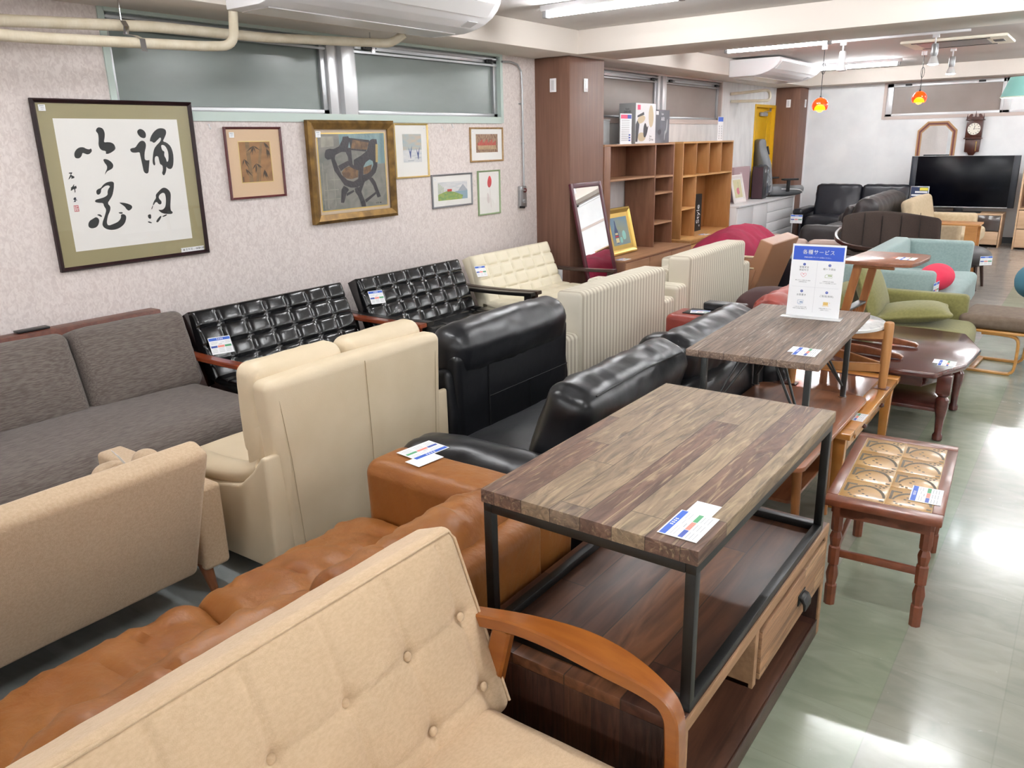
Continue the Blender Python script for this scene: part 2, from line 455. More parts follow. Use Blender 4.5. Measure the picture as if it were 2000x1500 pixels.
# left wall around its two windows (split at the first column) and the door
W1 = (2.43, 6.05, 1.81, SOF); W2 = (7.3, 11.2, 1.825, SOF); DR = (12.56, 13.5, 0.0, 2.09)
def wall_seg(b, y0, y1, holes):
    y = y0
    for (a, c, z0, z1) in holes:
        b.box(XL - 0.1, XL, y, a, 0, CEIL)
        if z0 > 0: b.box(XL - 0.1, XL, a, c, 0, z0)
        b.box(XL - 0.1, XL, a, c, z1, CEIL)
        y = c
    b.box(XL - 0.1, XL, y, y1, 0, CEIL)
b = B(); wall_seg(b, YB, 6.85, [W1]); struct(b.obj('wall_left', 'paper', smooth=False))
b = B(); wall_seg(b, 6.85, YF, [W2, DR]); struct(b.obj('wall_left_far', 'plaster', smooth=False))
FW = (-2.95, 0.7, 1.85, 2.36)
b = B(); b.box(XL - 0.1, FW[0], YF, YF + 0.1, 0, CEIL); b.box(FW[1], XR, YF, YF + 0.1, 0, CEIL)
b.box(FW[0], FW[1], YF, YF + 0.1, 0, FW[2]); b.box(FW[0], FW[1], YF, YF + 0.1, FW[3], CEIL)
struct(b.obj('wall_far', 'white_wall', smooth=False))
b = B(); b.box(XR, XR + 0.1, YB, YF + 0.1, 0, CEIL); struct(b.obj('wall_right', 'white_wall', smooth=False))
b = B(); b.box(XL - 0.1, XR + 0.1, YB - 0.1, YB, 0, CEIL); struct(b.obj('wall_back', 'white_wall', smooth=False))
b = B(); b.box(XL + 0.39, XR, YF - 0.012, YF, 0, 0.09); struct(b.obj('baseboard_far', 'baseboard', smooth=False))
# thin wall panel joints on the far wall
b = B()
for x in (-3.0, -2.05, -0.6): b.box(x - 0.0015, x + 0.0015, YF - 0.0015, YF, 0.09, 1.84)
b.box(XL + 0.385, XL + 0.41, YF - 0.02, YF, 0, SOF); struct(b.obj('trim_1', 'white_plastic', smooth=False))
# beams
b = B(); b.box(XL, -4.0, YB, YF, SOF, CEIL, 0.004); struct(b.obj('trim_2', 'beam_paint', auto=30))
b = B(); b.box(-4.0, XR, 6.56, 7.28, SOF, CEIL, 0.004); struct(b.obj('trim_3', 'beam_paint', auto=30))
b = B(); b.box(-4.0, XR, 13.5, YF, SOF, CEIL, 0.004); struct(b.obj('trim_4', 'beam_paint', auto=30))
b = B(); b.box(-4.0, XR, -1.2, -0.5, SOF, CEIL, 0.004); struct(b.obj('trim_5', 'beam_paint', auto=30))
# columns clad in brown wood-grain panels, each with two switch plates
def column(y0, y1, lab):
    t = thing('wall_column', lab, 'column', (XL, y0, 0)); t['kind'] = 'structure'
    b = B(); b.box(0.001, 0.39, 0, y1 - y0, 0.0, SOF - 0.002, 0.004); b.obj('panel_cladding', 'column_wood', t)
    for (x, y, rz) in ((0.21, -0.001, 0), (0.391, 0.28, 90)):
        b = B(); m = RT((x, y, 2.11), rz=rz); b.box(-0.035, 0.035, -0.008, 0, -0.06, 0.06, 0.003, mt=m); p = b.obj('wall_plate', 'white_plastic', t)
        b = B(); b.box(-0.014, 0.014, -0.011, -0.008, -0.042, 0.042, 0.001, mt=m); b.obj('plate_insert', 'alu_white', p)
    return t
column(6.571, 7.206, 'brown wood clad column between the two windows with switch plates')
column(13.5, 13.92, 'brown wood clad corner column beside the yellow door')
b = B(); b.box(-0.035, 0.035, -0.008, 0, -0.06, 0.06, 0.003, mt=RT((-4.22, 6.57, 0.34))); b.box(-0.02, 0.02, -0.012, -0.008, -0.04, 0.04, 0.001, mt=RT((-4.22, 6.57, 0.34)))
tagp(b.obj('power_outlet', 'white_plastic'), 'small power outlet low on the brown column behind the cream sofa', 'outlet')

# windows: frame, sashes, panes
def window(name, lab, y0, y1, z0, z1, mull, fm, pm, blinds=False):
    t = thing(name, lab, 'window', (XL, y0, z0)); t['kind'] = 'structure'
    w_, h_ = y1 - y0, z1 - z0
    b = B()
    b.box(-0.09, 0.012, -0.0, 0.035, -0.03, h_); b.box(-0.09, 0.012, w_ - 0.035, w_, -0.03, h_)
    b.box(-0.09, 0.012, 0.03, w_ - 0.03, -0.035, 0.02); b.box(-0.09, 0.012, 0.03, w_ - 0.03, h_ - 0.02, h_)
    b.obj('window_frame', fm, t, smooth=False)
    edges = [0.035] + sum([[m_[0] - y0, m_[1] - y0] for m_ in mull], []) + [w_ - 0.035]
    for i in range(0, len(edges), 2):
        a, c = edges[i], edges[i + 1]
        b = B()
        for (p, q) in ((a, a + 0.035), (c - 0.05, c)): b.box(-0.075, -0.03, p, q, 0.02, h_ - 0.02, 0.003)
        b.box(-0.075, -0.03, a, c, 0.02, 0.05, 0.003)
        b.box(-0.075, -0.03, a, c, h_ - 0.075, h_ - 0.02, 0.003); b.box(-0.03, -0.012, a, c, h_ - 0.05, h_ - 0.035); b.box(-0.03, -0.02, a, c, h_ - 0.10, h_ - 0.085)
        s = b.obj('sash', 'alu', t)
        b = B(); b.box(-0.062, -0.055, a + 0.03, c - 0.045, 0.045, h_ - 0.07); b.obj('pane', pm, s, smooth=False)
        b = B()
        for yy in (a + 0.1, c - 0.17): b.box(-0.05, -0.008, yy, yy + 0.09, h_ - 0.075, h_ - 0.045, 0.006); b.box(-0.012, 0.0, yy + 0.02, yy + 0.13, h_ - 0.066, h_ - 0.056, 0.003)
        b.obj('vent_operator', 'dark_metal', s)
    for (a, c) in mull:
        b = B(); a -= y0; c -= y0; w2 = (c - a)
        b.box(-0.08, -0.01, a, a + w2 * 0.3, 0.0, h_ - 0.01, 0.004); b.box(-0.08, -0.045, a + w2 * 0.3, a + w2 * 0.5, 0.0, h_ - 0.01); b.box(-0.08, 0.0, a + w2 * 0.5, c, 0.0, h_ - 0.01, 0.006)
        b.obj('mullion', 'alu_white', t)
    return t
window('window_1', 'wide high window with mint frame and dull green panes above the pictures', *W1, [(4.03, 4.28)], 'mint_frame', 'pane_green')
window('window_2', 'wide high window with brown-grey panes above the bookcases', *W2, [(9.22, 9.44)], 'pink_frame', 'pane_brown')
t = thing('window_3', 'high window with beige panes on the far wall above the clock', 'window', (FW[0], YF, FW[2])); t['kind'] = 'structure'
b = B(); w_, h_ = FW[1] - FW[0], FW[3] - FW[2]
b.box(0, 0.04, -0.012, 0.09, -0.03, h_); b.box(w_ - 0.04, w_, -0.012, 0.09, -0.03, h_); b.box(0.03, w_ - 0.03, -0.012, 0.09, -0.035, 0.012); b.box(0.03, w_ - 0.03, -0.012, 0.09, h_ - 0.02, h_)
b.obj('window_frame', 'pink_frame', t, smooth=False)
for (a, c, pm) in ((0.04, 1.62, 'pane_brown'), (1.62, w_ - 0.04, 'white_wall')):
    b = B(); b.box(a, a + 0.09, 0.02, 0.07, 0.012, h_ - 0.02, 0.004); b.box(c - 0.04, c, 0.02, 0.07, 0.012, h_ - 0.02, 0.004); b.box(a, c, 0.02, 0.07, 0.012, 0.05, 0.004); b.box(a, c, 0.02, 0.07, h_ - 0.075, h_ - 0.02, 0.004)
    s = b.obj('sash', 'alu_white', t)
    b = B(); b.box(a + 0.08, c - 0.03, 0.045, 0.05, 0.045, h_ - 0.07); b.obj('pane', pm, s, smooth=False)
    b = B()
    for xx in (a + 0.25, c - 0.35): b.box(xx, xx + 0.09, 0.0, 0.03, h_ - 0.06, h_ - 0.035, 0.006)
    b.obj('vent_operator', 'dark_metal', s)

# yellow door
t = thing('door_1', 'yellow metal door with closer beside the corner column', 'door', (XL, DR[0], 0)); t['kind'] = 'structure'
w_, h_ = DR[1] - DR[0], DR[3]
b = B(); b.box(-0.09, 0.012, 0, 0.035, 0, h_); b.box(-0.09, 0.012, w_ - 0.035, w_, 0, h_); b.box(-0.09, 0.012, 0.03, w_ - 0.03, h_ - 0.04, h_); b.obj('door_frame', 'yellow_frame', t, smooth=False)
b = B(); b.box(-0.085, -0.05, 0.035, w_ - 0.22, 0.005, h_ - 0.04, 0.003); b.box(-0.085, -0.045, w_ - 0.215, w_ - 0.035, 0.005, h_ - 0.04, 0.003); b.obj('door_leaf', 'yellow_door', t)
b = B(); b.box(-0.05, 0.0, 0.35, 0.62, h_ - 0.17, h_ - 0.11, 0.01); b.strip([(-0.01, 0.5, h_ - 0.10), (0.03, 0.62, h_ - 0.095), (-0.01, 0.75, h_ - 0.05)], 0.03, 0.01, side=(1, 0, 0)); b.obj('door_closer', 'grey_plastic', t)
b = B(); b.cyl((-0.05, 0.12, 1.0), (0.01, 0.12, 1.0), 0.012); b.sphere((0.02, 0.12, 1.0), 0.028); b.obj('door_handle', 'chrome', t)

# ---------------------------------------------------------------- ceiling lights
def tube_light(x, y, lab):
    t = thing('fluorescent_light', lab, 'ceiling light', (x, y, CEIL), group=None)
    b = B(); b.prism([(-0.045, -0.002), (0.045, -0.002), (0.03, -0.042), (-0.03, -0.042)], -0.56, 0.56, axis='x', bev=0.004); b.obj('housing', 'white_plastic', t)
    b = B(); b.cyl((-0.51, 0, -0.068), (0.51, 0, -0.068), 0.0165, n=14); b.obj('fluorescent_tube', 'tube_glow', t)
    for sx in (-1, 1):
        b = B(); b.box(sx * 0.53 - 0.018, sx * 0.53 + 0.018, -0.028, 0.028, -0.088, -0.03, 0.006); b.obj('end_socket', 'grey_plastic', t)
    return t
L0 = tube_light(-2.94, 5.24, 'long ceiling tube light in front of the cross beam, above the black and cream sofas')
near_l = 'a tube light outside the view'
labs = {(-2.94, 8.73): 'long ceiling tube light just behind the cross beam, above the second air conditioner',
        (-2.94, 12.05): 'long ceiling tube light farthest back, behind the left pendant cord'}
for (x, y) in labs: dup(L0, (x, y, CEIL), label=labs[(x, y)])
k = 0
for y in (-2.6, 1.75, 5.24, 8.73, 12.05):
    for x in (-2.94, -0.7 if y < 6 else -0.2, 1.9, 4.0):
        if (x, y) in labs or (x, y) == (-2.94, 5.24): continue
        c = dup(L0, (x, y, CEIL), label='tube ceiling light outside the picture, lighting the shop'); c['group'] = 'ceiling tube lights outside the picture'

# ---------------------------------------------------------------- air conditioners
def aircon(x0, y0, x1, y1, lab):
    """ceiling-hung unit: depth along x from wall side x0 to grille x1, width y0..y1"""
    t = thing('ceiling_air_conditioner', lab, 'air conditioner', (x0, (y0 + y1) / 2, 2.33)); wy = (y1 - y0) / 2; D = x1 - x0; H = 0.2
    pr = [(0.002, H), (D - 0.01, H), (D, H - 0.015), (D - 0.005, H - 0.045), (D - 0.03, H - 0.085), (D - 0.075, H - 0.125), (D - 0.14, H - 0.160), (D - 0.22, H - 0.185), (D - 0.32, 0.0), (0.002, 0)]
    b = B(); b.prism(pr, -wy, wy, bev=0.008); b.obj('casing', 'white_plastic', t)
    b = B(); b.prism([(D - 0.004, H - 0.05), (D + 0.001, H - 0.054), (D - 0.073, H - 0.131), (D - 0.078, H - 0.127)], -wy + 0.07, wy - 0.07); b.obj('outlet_flap', 'white_gloss', t)
    b = B(); b.box(0.03, D - 0.34, -wy + 0.08, wy - 0.08, -0.006, 0.0); g = b.obj('intake_grille', 'white_gloss', t)
    b = B(); b.prism([(D - 0.125, H - 0.158), (D - 0.19, H - 0.182), (D - 0.192, H - 0.178), (D - 0.127, H - 0.154)], wy - 0.2, wy - 0.1); b.obj('receiver_panel', 'alu_white', t)
    return t
aircon(-4.0, 2.89, -3.40, 4.60, 'large white ceiling air conditioner at the top of the picture, near the taped pipes')
aircon(-4.0, 10.17, -3.36, 11.95, 'white ceiling air conditioner beyond the cross beam, over the bookcases')

# taped refrigerant pipes
def pipe(name, pts, r_, lab):
    P = [Vector(p) for p in pts]; out = []
    for i, p in enumerate(P):
        if 0 < i < len(P) - 1:
            a = (P[i - 1] - p).normalized(); c = (P[i + 1] - p).normalized(); k = min(0.07, (P[i - 1] - p).length / 2, (P[i + 1] - p).length / 2)
            for s_ in range(7):
                t_ = s_ / 6; out.append((p + a * k) * (1 - t_) ** 2 + p * 2 * t_ * (1 - t_) + (p + c * k) * t_ ** 2)
        else: out.append(p)
    b = B(); b.tube(out, r_, 14); return tagp(b.obj(name, 'tape_pipe'), lab, 'pipe')
pipe('taped_pipe', [(-4.25, -1.0, 2.17), (-4.25, 1.8, 2.20), (-4.25, 2.6, 2.245), (-4.25, 3.3, 2.25), (-4.2, 4.0, 2.275), (-4.06, 4.22, 2.27), (-3.98, 4.27, 2.329)], 0.028, 'upper cream taped pipe running along the top of the window')
pipe('taped_pipe', [(-4.1, -1.0, 2.11), (-4.1, 1.9, 2.12), (-4.1, 2.80, 2.15), (-4.02, 2.93, 2.155), (-4.0, 2.935, 2.329)], 0.026, 'lower cream taped pipe that bends up into the near air conditioner')
pipe('drain_pipe', [(-4.48, 11.5, 2.20), (-4.06, 11.9, 2.25), (-4.02, 11.85, 2.10), (-4.47, 11.5, 2.10)], 0.02, 'beige pipe slanting from the wall to the far air conditioner')
for (y, z, zz, lab) in ((2.42, 2.235, 2.355, 'metal pipe hanger clamped on both taped pipes at upper left'), (4.2, 2.28, 2.355, 'metal pipe hanger right of the window mullion')):
    t = thing('pipe_hanger', lab, 'bracket', (-4.18, y, z))
    b = B(); b.cyl((-0.06, 0, 0), (-0.06, 0, zz - z), 0.004); b.obj('hanger_rod', 'chrome', t)
    b = B(); b.strip([(-0.045, 0, 0.02), (-0.02, 0, -0.01), (-0.035, 0, -0.045), (0.05, 0, -0.06), (0.11, 0, -0.08), (0.115, 0, -0.14)] if y < 3 else [(-0.045, 0, 0.03), (-0.03, 0, -0.01), (-0.035, 0, -0.06)], 0.03, 0.003); b.obj('clamp', 'chrome', t)
# conduit and crank box
t = thing('window_crank_box', 'grey crank handle box on the wall under its thin conduit', 'crank', (-4.49, 6.31, 1.11))
b = B(); b.box(0.001, 0.035, -0.05, 0.05, -0.10, 0.10, 0.006); b.obj('box_body', 'alu', t)
b = B(); b.cyl((0.03, 0.01, 0.06), (0.05, 0.01, 0.06), 0.02); b.obj('red_knob', mat('dark_red', '6e1f22', 0.4), t)
b = B(); b.cyl((0.03, 0, -0.04), (0.055, 0, -0.04), 0.02); b.strip([(0.055, -0.08, 0.07), (0.055, -0.085, -0.09)], 0.012, 0.008, side=(1, 0, 0)); b.box(0.035, 0.06, -0.085, 0.0, 0.055, 0.07, 0.002); b.obj('crank_arm', 'alu', t)
b = B(); b.cyl((0.05, -0.085, -0.09), (0.10, -0.085, -0.09), 0.011); b.obj('crank_grip', 'black_plastic', t)
b = B(); b.tube([(-4.46, 6.02, 2.295), (-4.46, 6.15, 2.30), (-4.46, 6.25, 2.285), (-4.46, 6.31, 2.23), (-4.46, 6.32, 2.1), (-4.46, 6.32, 1.21)], 0.009, 10)
for z in (1.95, 1.6): b.cyl((-4.46, 6.32, z - 0.008), (-4.46, 6.32, z + 0.008), 0.014)
b.box(-4.49, -4.462, 6.30, 6.34, 1.945, 1.955); tagp(b.obj('conduit_pipe', 'alu'), 'thin metal conduit running from the window corner down to the crank box', 'pipe')
t = thing('window_crank_box', 'grey crank box on the brown column seen beside the boxes', 'crank', (-4.49, 7.0, 1.2)) if False else None
# ---------------------------------------------------------------- framed pictures
mat('frame_dark', '1f0d10', 0.4, c2='2c1317', ns=(10, 10, 10), spec=0.35)
mat('frame_wine', '5a1f24', 0.3, coat=0.4)
mat('frame_gold', '8d6d3a', 0.42, 0.55, c2='5f4725', ns=(12, 12, 12), lo=0.4, hi=0.7)
mat('frame_gilt', 'd9b865', 0.32, 0.7)
mat('frame_thin_gold', 'dcc181', 0.3, 0.6)
mat('frame_oak', 'b08c5c', 0.45, c2='97744a', ns=(30, 30, 30))
mat('frame_grey', '8e8f93', 0.35, 0.4)
mat('frame_green', '8fa47c', 0.4)
mat('frame_white', 'e9e2de', 0.45)
mat('mat_olive', 'a39a76', 0.85, bs=300, bstr=0.2, bd=0.001)
mat('mat_pink', 'dfc09e', 0.85)
mat('mat_linen', 'cdb9a2', 0.9, bs=300, bstr=0.3, bd=0.001)
mat('paper_white', 'eeece8', 0.8)
mat('ink', '1d1f20', 0.7)
mat('seal_red', 'c9777a', 0.7)
mat('tag_white', 'f2f3f5', 0.55)
mat('tag_blue', '2f5fc4', 0.5)
mat('tag_navy', '3d55a8', 0.5)
mat('tag_red', 'ee8e80', 0.5)
mat('tag_green', '4f9b6b', 0.5)
mat('tag_line', 'b4b6ba', 0.6)
def clear_glass():
    m = bpy.data.materials.new('clear_glass'); m.use_nodes = True; nt = m.node_tree; N = nt.nodes; L = nt.links; N.clear()
    o = N.new('ShaderNodeOutputMaterial'); mx = N.new('ShaderNodeMixShader'); t = N.new('ShaderNodeBsdfTransparent'); g = N.new('ShaderNodeBsdfGlossy'); fr = N.new('ShaderNodeFresnel')
    g.inputs['Roughness'].default_value = 0.01; fr.inputs['IOR'].default_value = 1.5
    ge = N.new('ShaderNodeNewGeometry'); ml = N.new('ShaderNodeMath'); ml.operation = 'MULTIPLY'; sb = N.new('ShaderNodeMath'); sb.operation = 'SUBTRACT'; sb.inputs[0].default_value = 1.0
    L.new(ge.outputs['Backfacing'], sb.inputs[1]); L.new(fr.outputs[0], ml.inputs[0]); L.new(sb.outputs[0], ml.inputs[1]); L.new(ml.outputs[0], mx.inputs[0]); L.new(t.outputs[0], mx.inputs[1]); L.new(g.outputs[0], mx.inputs[2]); L.new(mx.outputs[0], o.inputs[0]); MATS['clear_glass'] = m
clear_glass()
from mathutils.geometry import tessellate_polygon
def decal(name, polys, m, parent, x, hole=None, mt=None, lab=None, th=0.0004):
    """flat shapes drawn on a vertical board: (y, z) outlines at height x above it"""
    b = B()
    for pl in polys:
        tri = tessellate_polygon([[Vector((p[0], p[1], 0)) for p in pl]])
        b._add([(x, p[0], p[1]) for p in pl], tri, mt)
    for f_ in b.bm.faces:
        f_.normal_update()
        if f_.normal.x < 0 and mt is None: f_.normal_flip()
    me = bpy.data.meshes.new(name); b.bm.to_mesh(me); b.bm.free(); me.materials.append(MATS[m])
    o = bpy.data.objects.new(name, me); COL.objects.link(o); o.parent = parent
    if lab: o['label'] = lab
    return o
def rect(y0, y1, z0, z1): return [(y0, z0), (y1, z0), (y1, z1), (y0, z1)]
def smooth_poly(p, it=2):
    for _ in range(it):
        q = []
        for i in range(len(p)):
            a, c = p[i], p[(i + 1) % len(p)]
            q += [(a[0] * .75 + c[0] * .25, a[1] * .75 + c[1] * .25), (a[0] * .25 + c[0] * .75, a[1] * .25 + c[1] * .75)]
        p = q
    return p
def frame(name, label, cat, loc, w_, h_, fw, dep, fm, board, group=None, rz=0, tilt=0, glass=True, inner=None, tagpos=None, lip=0.35):
    """picture: origin bottom centre, board faces +x; inner=(inset, material) adds a slip"""
    t = thing(name, label, cat, loc, rz, group, ry=tilt)
    b = B(); hw = w_ / 2
    pr = [(0, 0), (dep * 0.7, 0), (dep, fw * 0.35), (dep * 0.85, fw * 0.6), (dep * lip + 0.004, fw), (0, fw)]
    for (p, q, horiz) in ((( -hw, 0), (hw, 0), 1), ((-hw, h_), (hw, h_), 1), ((-hw, 0), (-hw, h_), 0), ((hw, 0), (hw, h_), 0)):
        vs = []
        sgn = 1 if (horiz and p[1] == 0) or (not horiz and p[0] < 0) else -1
        for (e, k) in ((p, 1), (q, -1)):
            for (x, d) in pr:
                if horiz: vs.append((x, e[0] + k * d, e[1] + sgn * d))
                else: vs.append((x, e[0] + sgn * d, e[1] + k * d))
        n = len(pr); b._add(vs, [(i, (i + 1) % n, n + (i + 1) % n, n + i) for i in range(n)] + [tuple(range(n)), tuple(range(n, 2 * n))])
    b.obj('picture_frame', fm, t, auto=25)
    b = B(); b.box(0.001, dep * 0.3, -hw + fw * 0.9, hw - fw * 0.9, fw * 0.9, h_ - fw * 0.9); b.obj('backing_mat', board, t, smooth=False)
    if glass:
        b = B(); g = dep * lip + 0.002
        b.box(g, g + 0.0015, -hw + fw * 0.95, hw - fw * 0.95, fw * 0.95, h_ - fw * 0.95); b.obj('glass', 'clear_glass', t, smooth=False)
    if tagpos:
        y, z, s_ = tagpos
        b = B(); b.box(dep * lip + 0.004, dep * lip + 0.0045, y - s_ / 2, y + s_ / 2, z - s_ * 0.5, z + s_ * 0.4); g = b.obj('price_sticker', 'tag_white', t, smooth=False)
        decal('sticker_print', [rect(y - s_ * .35, y + s_ * .3, z + s_ * .15, z + s_ * .28), rect(y - s_ * .2, y + s_ * .3, z - s_ * .1, z - s_ * .02), rect(y - s_ * .2, y + s_ * .2, z - s_ * .3, z - s_ * .25)], 'tag_line', t, dep * lip + 0.0048)
    return t
CAL = {
'a1':[(-0.139,0.729),(-0.13,0.744),(-0.116,0.749),(-0.096,0.741),(-0.09,0.716),(-0.097,0.689),(-0.105,0.668),(-0.077,0.671),(-0.051,0.663),(-0.043,0.643),(-0.046,0.63),(-0.07,0.615),(-0.093,0.607),(-0.104,0.609),(-0.099,0.623),(-0.122,0.627),(-0.133,0.639),(-0.136,0.659),(-0.13,0.684),(-0.128,0.712),(-0.133,0.721)],
'a2':[(-0.275,0.613),(-0.263,0.632),(-0.243,0.645),(-0.22,0.646),(-0.206,0.637),(-0.189,0.633),(-0.18,0.64),(-0.176,0.625),(-0.19,0.611),(-0.206,0.607),(-0.221,0.614),(-0.23,0.617),(-0.236,0.602),(-0.248,0.59),(-0.264,0.588),(-0.275,0.594)],
'a3':[(-0.124,0.581),(-0.103,0.581),(-0.081,0.567),(-0.07,0.549),(-0.077,0.531),(-0.095,0.522),(-0.112,0.516),(-0.129,0.495),(-0.121,0.513),(-0.11,0.528),(-0.107,0.545),(-0.12,0.564)],
'b1':[(-0.191,0.414),(-0.179,0.424),(-0.162,0.428),(-0.146,0.445),(-0.125,0.457),(-0.097,0.461),(-0.083,0.455),(-0.087,0.431),(-0.096,0.403),(-0.105,0.383),(-0.119,0.366),(-0.139,0.344),(-0.124,0.325),(-0.131,0.301),(-0.145,0.282),(-0.154,0.261),(-0.161,0.236),(-0.153,0.222),(-0.121,0.23),(-0.092,0.24),(-0.074,0.26),(-0.074,0.276),(-0.06,0.28),(-0.044,0.271),(-0.045,0.252),(-0.058,0.226),(-0.084,0.207),(-0.116,0.197),(-0.149,0.198),(-0.174,0.208),(-0.187,0.225),(-0.184,0.243),(-0.173,0.263),(-0.16,0.288),(-0.151,0.311),(-0.161,0.33),(-0.162,0.348),(-0.187,0.35),(-0.208,0.356),(-0.202,0.368),(-0.178,0.372),(-0.15,0.378),(-0.129,0.39),(-0.129,0.405),(-0.12,0.423),(-0.108,0.433),(-0.117,0.441),(-0.134,0.439),(-0.149,0.43),(-0.161,0.423),(-0.166,0.402),(-0.179,0.393),(-0.19,0.396)],
'b2':[(-0.236,0.266),(-0.213,0.277),(-0.198,0.26),(-0.207,0.235),(-0.221,0.22),(-0.248,0.215),(-0.265,0.225),(-0.263,0.245),(-0.251,0.26)],
'b3':[(-0.209,0.287),(-0.192,0.29),(-0.179,0.277),(-0.186,0.272),(-0.199,0.281)],
'b4':[(-0.074,0.344),(-0.046,0.341),(-0.02,0.333),(0.001,0.321),(-0.002,0.305),(-0.024,0.293),(-0.036,0.305),(-0.042,0.318),(-0.059,0.333)],
'b5':[(-0.088,0.29),(-0.063,0.291),(-0.059,0.283),(-0.074,0.28)],
'c1':[(0.097,0.728),(0.112,0.74),(0.132,0.736),(0.146,0.721),(0.147,0.702),(0.138,0.688),(0.116,0.691),(0.103,0.703),(0.097,0.716)],
'c2':[(0.038,0.629),(0.049,0.636),(0.072,0.638),(0.087,0.656),(0.104,0.672),(0.122,0.677),(0.137,0.666),(0.138,0.645),(0.126,0.619),(0.119,0.593),(0.118,0.569),(0.138,0.566),(0.147,0.571),(0.138,0.534),(0.129,0.497),(0.114,0.493),(0.101,0.504),(0.099,0.53),(0.097,0.562),(0.094,0.594),(0.094,0.614),(0.067,0.61),(0.045,0.613)],
'c3':[(0.163,0.671),(0.174,0.697),(0.196,0.723),(0.223,0.741),(0.25,0.744),(0.273,0.736),(0.274,0.715),(0.259,0.691),(0.244,0.67),(0.267,0.664),(0.291,0.642),(0.3,0.605),(0.297,0.561),(0.288,0.529),(0.273,0.512),(0.252,0.517),(0.245,0.53),(0.242,0.509),(0.232,0.488),(0.221,0.477),(0.211,0.491),(0.221,0.51),(0.222,0.537),(0.208,0.542),(0.205,0.564),(0.203,0.588),(0.186,0.589),(0.177,0.57),(0.179,0.541),(0.168,0.536),(0.162,0.555),(0.172,0.597),(0.183,0.628),(0.202,0.649),(0.226,0.667),(0.237,0.683),(0.233,0.694),(0.212,0.678),(0.189,0.66),(0.176,0.671)],
'c3h':[(0.228,0.649),(0.247,0.651),(0.262,0.635),(0.27,0.605),(0.264,0.562),(0.252,0.552),(0.25,0.573),(0.24,0.59),(0.247,0.614),(0.233,0.619)],
'd1':[(0.153,0.372),(0.17,0.387),(0.198,0.408),(0.219,0.41),(0.241,0.394),(0.25,0.372),(0.242,0.333),(0.235,0.3),(0.234,0.275),(0.247,0.266),(0.24,0.255),(0.21,0.257),(0.18,0.263),(0.164,0.275),(0.155,0.287),(0.174,0.283),(0.19,0.287),(0.205,0.303),(0.213,0.335),(0.214,0.368),(0.206,0.382),(0.183,0.376),(0.169,0.36),(0.172,0.346),(0.185,0.332),(0.18,0.316),(0.164,0.316),(0.155,0.331),(0.143,0.329),(0.134,0.316),(0.125,0.314),(0.135,0.335),(0.153,0.353)],
'd2':[(0.087,0.262),(0.107,0.266),(0.105,0.239),(0.092,0.239),(0.086,0.249)],
'd3':[(0.083,0.227),(0.106,0.217),(0.102,0.212),(0.08,0.219)],
'd4':[(0.134,0.225),(0.159,0.248),(0.172,0.25),(0.163,0.234),(0.145,0.215),(0.133,0.215)],
'd5':[(0.174,0.247),(0.204,0.257),(0.207,0.25),(0.179,0.241)],
'd6':[(0.113,0.293),(0.125,0.314),(0.128,0.311),(0.117,0.29)],
'e1':[(-0.319,0.517),(-0.302,0.518),(-0.303,0.513),(-0.31,0.506),(-0.302,0.5),(-0.294,0.496),(-0.296,0.488),(-0.312,0.485),(-0.31,0.497),(-0.32,0.486),(-0.329,0.481),(-0.318,0.499),(-0.31,0.511),(-0.32,0.512)],
'e2':[(-0.325,0.437),(-0.312,0.446),(-0.305,0.455),(-0.302,0.455),(-0.306,0.444),(-0.293,0.448),(-0.292,0.435),(-0.301,0.431),(-0.302,0.416),(-0.307,0.41),(-0.306,0.429),(-0.312,0.431),(-0.32,0.424),(-0.327,0.426),(-0.321,0.434)],
'e3':[(-0.321,0.379),(-0.311,0.389),(-0.303,0.384),(-0.307,0.378),(-0.3,0.373),(-0.303,0.37),(-0.31,0.374),(-0.309,0.364),(-0.321,0.364),(-0.314,0.372)],
}
t = frame('framed_calligraphy', 'large square framed calligraphy with four brush characters on an olive mat', 'picture', (XL, 2.447, 0.99), 0.905, 0.89, 0.022, 0.03, 'frame_dark', 'mat_olive', tagpos=(-0.40, 0.845, 0.035), tilt=0.8)
b = B(); b.box(0.009, 0.0095, -0.354, 0.352, 0.10, 0.792); b.obj('paper_sheet', 'paper_white', t, smooth=False)
decal('brush_characters', [smooth_poly(v, 1) for k, v in CAL.items() if k not in ('c3h',) and k[0] != 'e'], 'ink', t, 0.0099)
decal('stroke_gap', [smooth_poly(CAL['c3h'], 1)], 'paper_white', t, 0.0102)
decal('signature', [v for k, v in CAL.items() if k[0] == 'e'], 'ink', t, 0.0099)
decal('red_seal', [rect(-0.325, -0.299, 0.312, 0.346)], 'seal_red', t, 0.0099)
decal('seal_marks', [rect(-0.321, -0.318, 0.316, 0.342), rect(-0.314, -0.303, 0.338, 0.341), rect(-0.314, -0.311, 0.318, 0.335), rect(-0.308, -0.302, 0.326, 0.329), rect(-0.308, -0.305, 0.316, 0.323)], 'paper_white', t, 0.0102)
decal('title_slip', [rect(0.265, 0.42, 0.022, 0.048)], 'tag_white', t, 0.0128)
text('title_writing', '「 誦 月 吟 花 」(後藤石郁)', 0.014, 'ink', t, RT((0.0133, 0.342, 0.035)) @ Euler((math.radians(90), 0, math.radians(90))).to_matrix().to_4x4(), 0.0001)
mat('bamboo_ground', 'a87a48', 0.6, c2='8a5f34', ns=(3, 5, 9), nd=4, distort=2.0, lo=0.35, hi=0.7)
mat('bamboo_stem', '7a5f3c', 0.6, c2='94734a', ns=(3, 6, 40))
mat('bamboo_leaf', '4b3a26', 0.6)
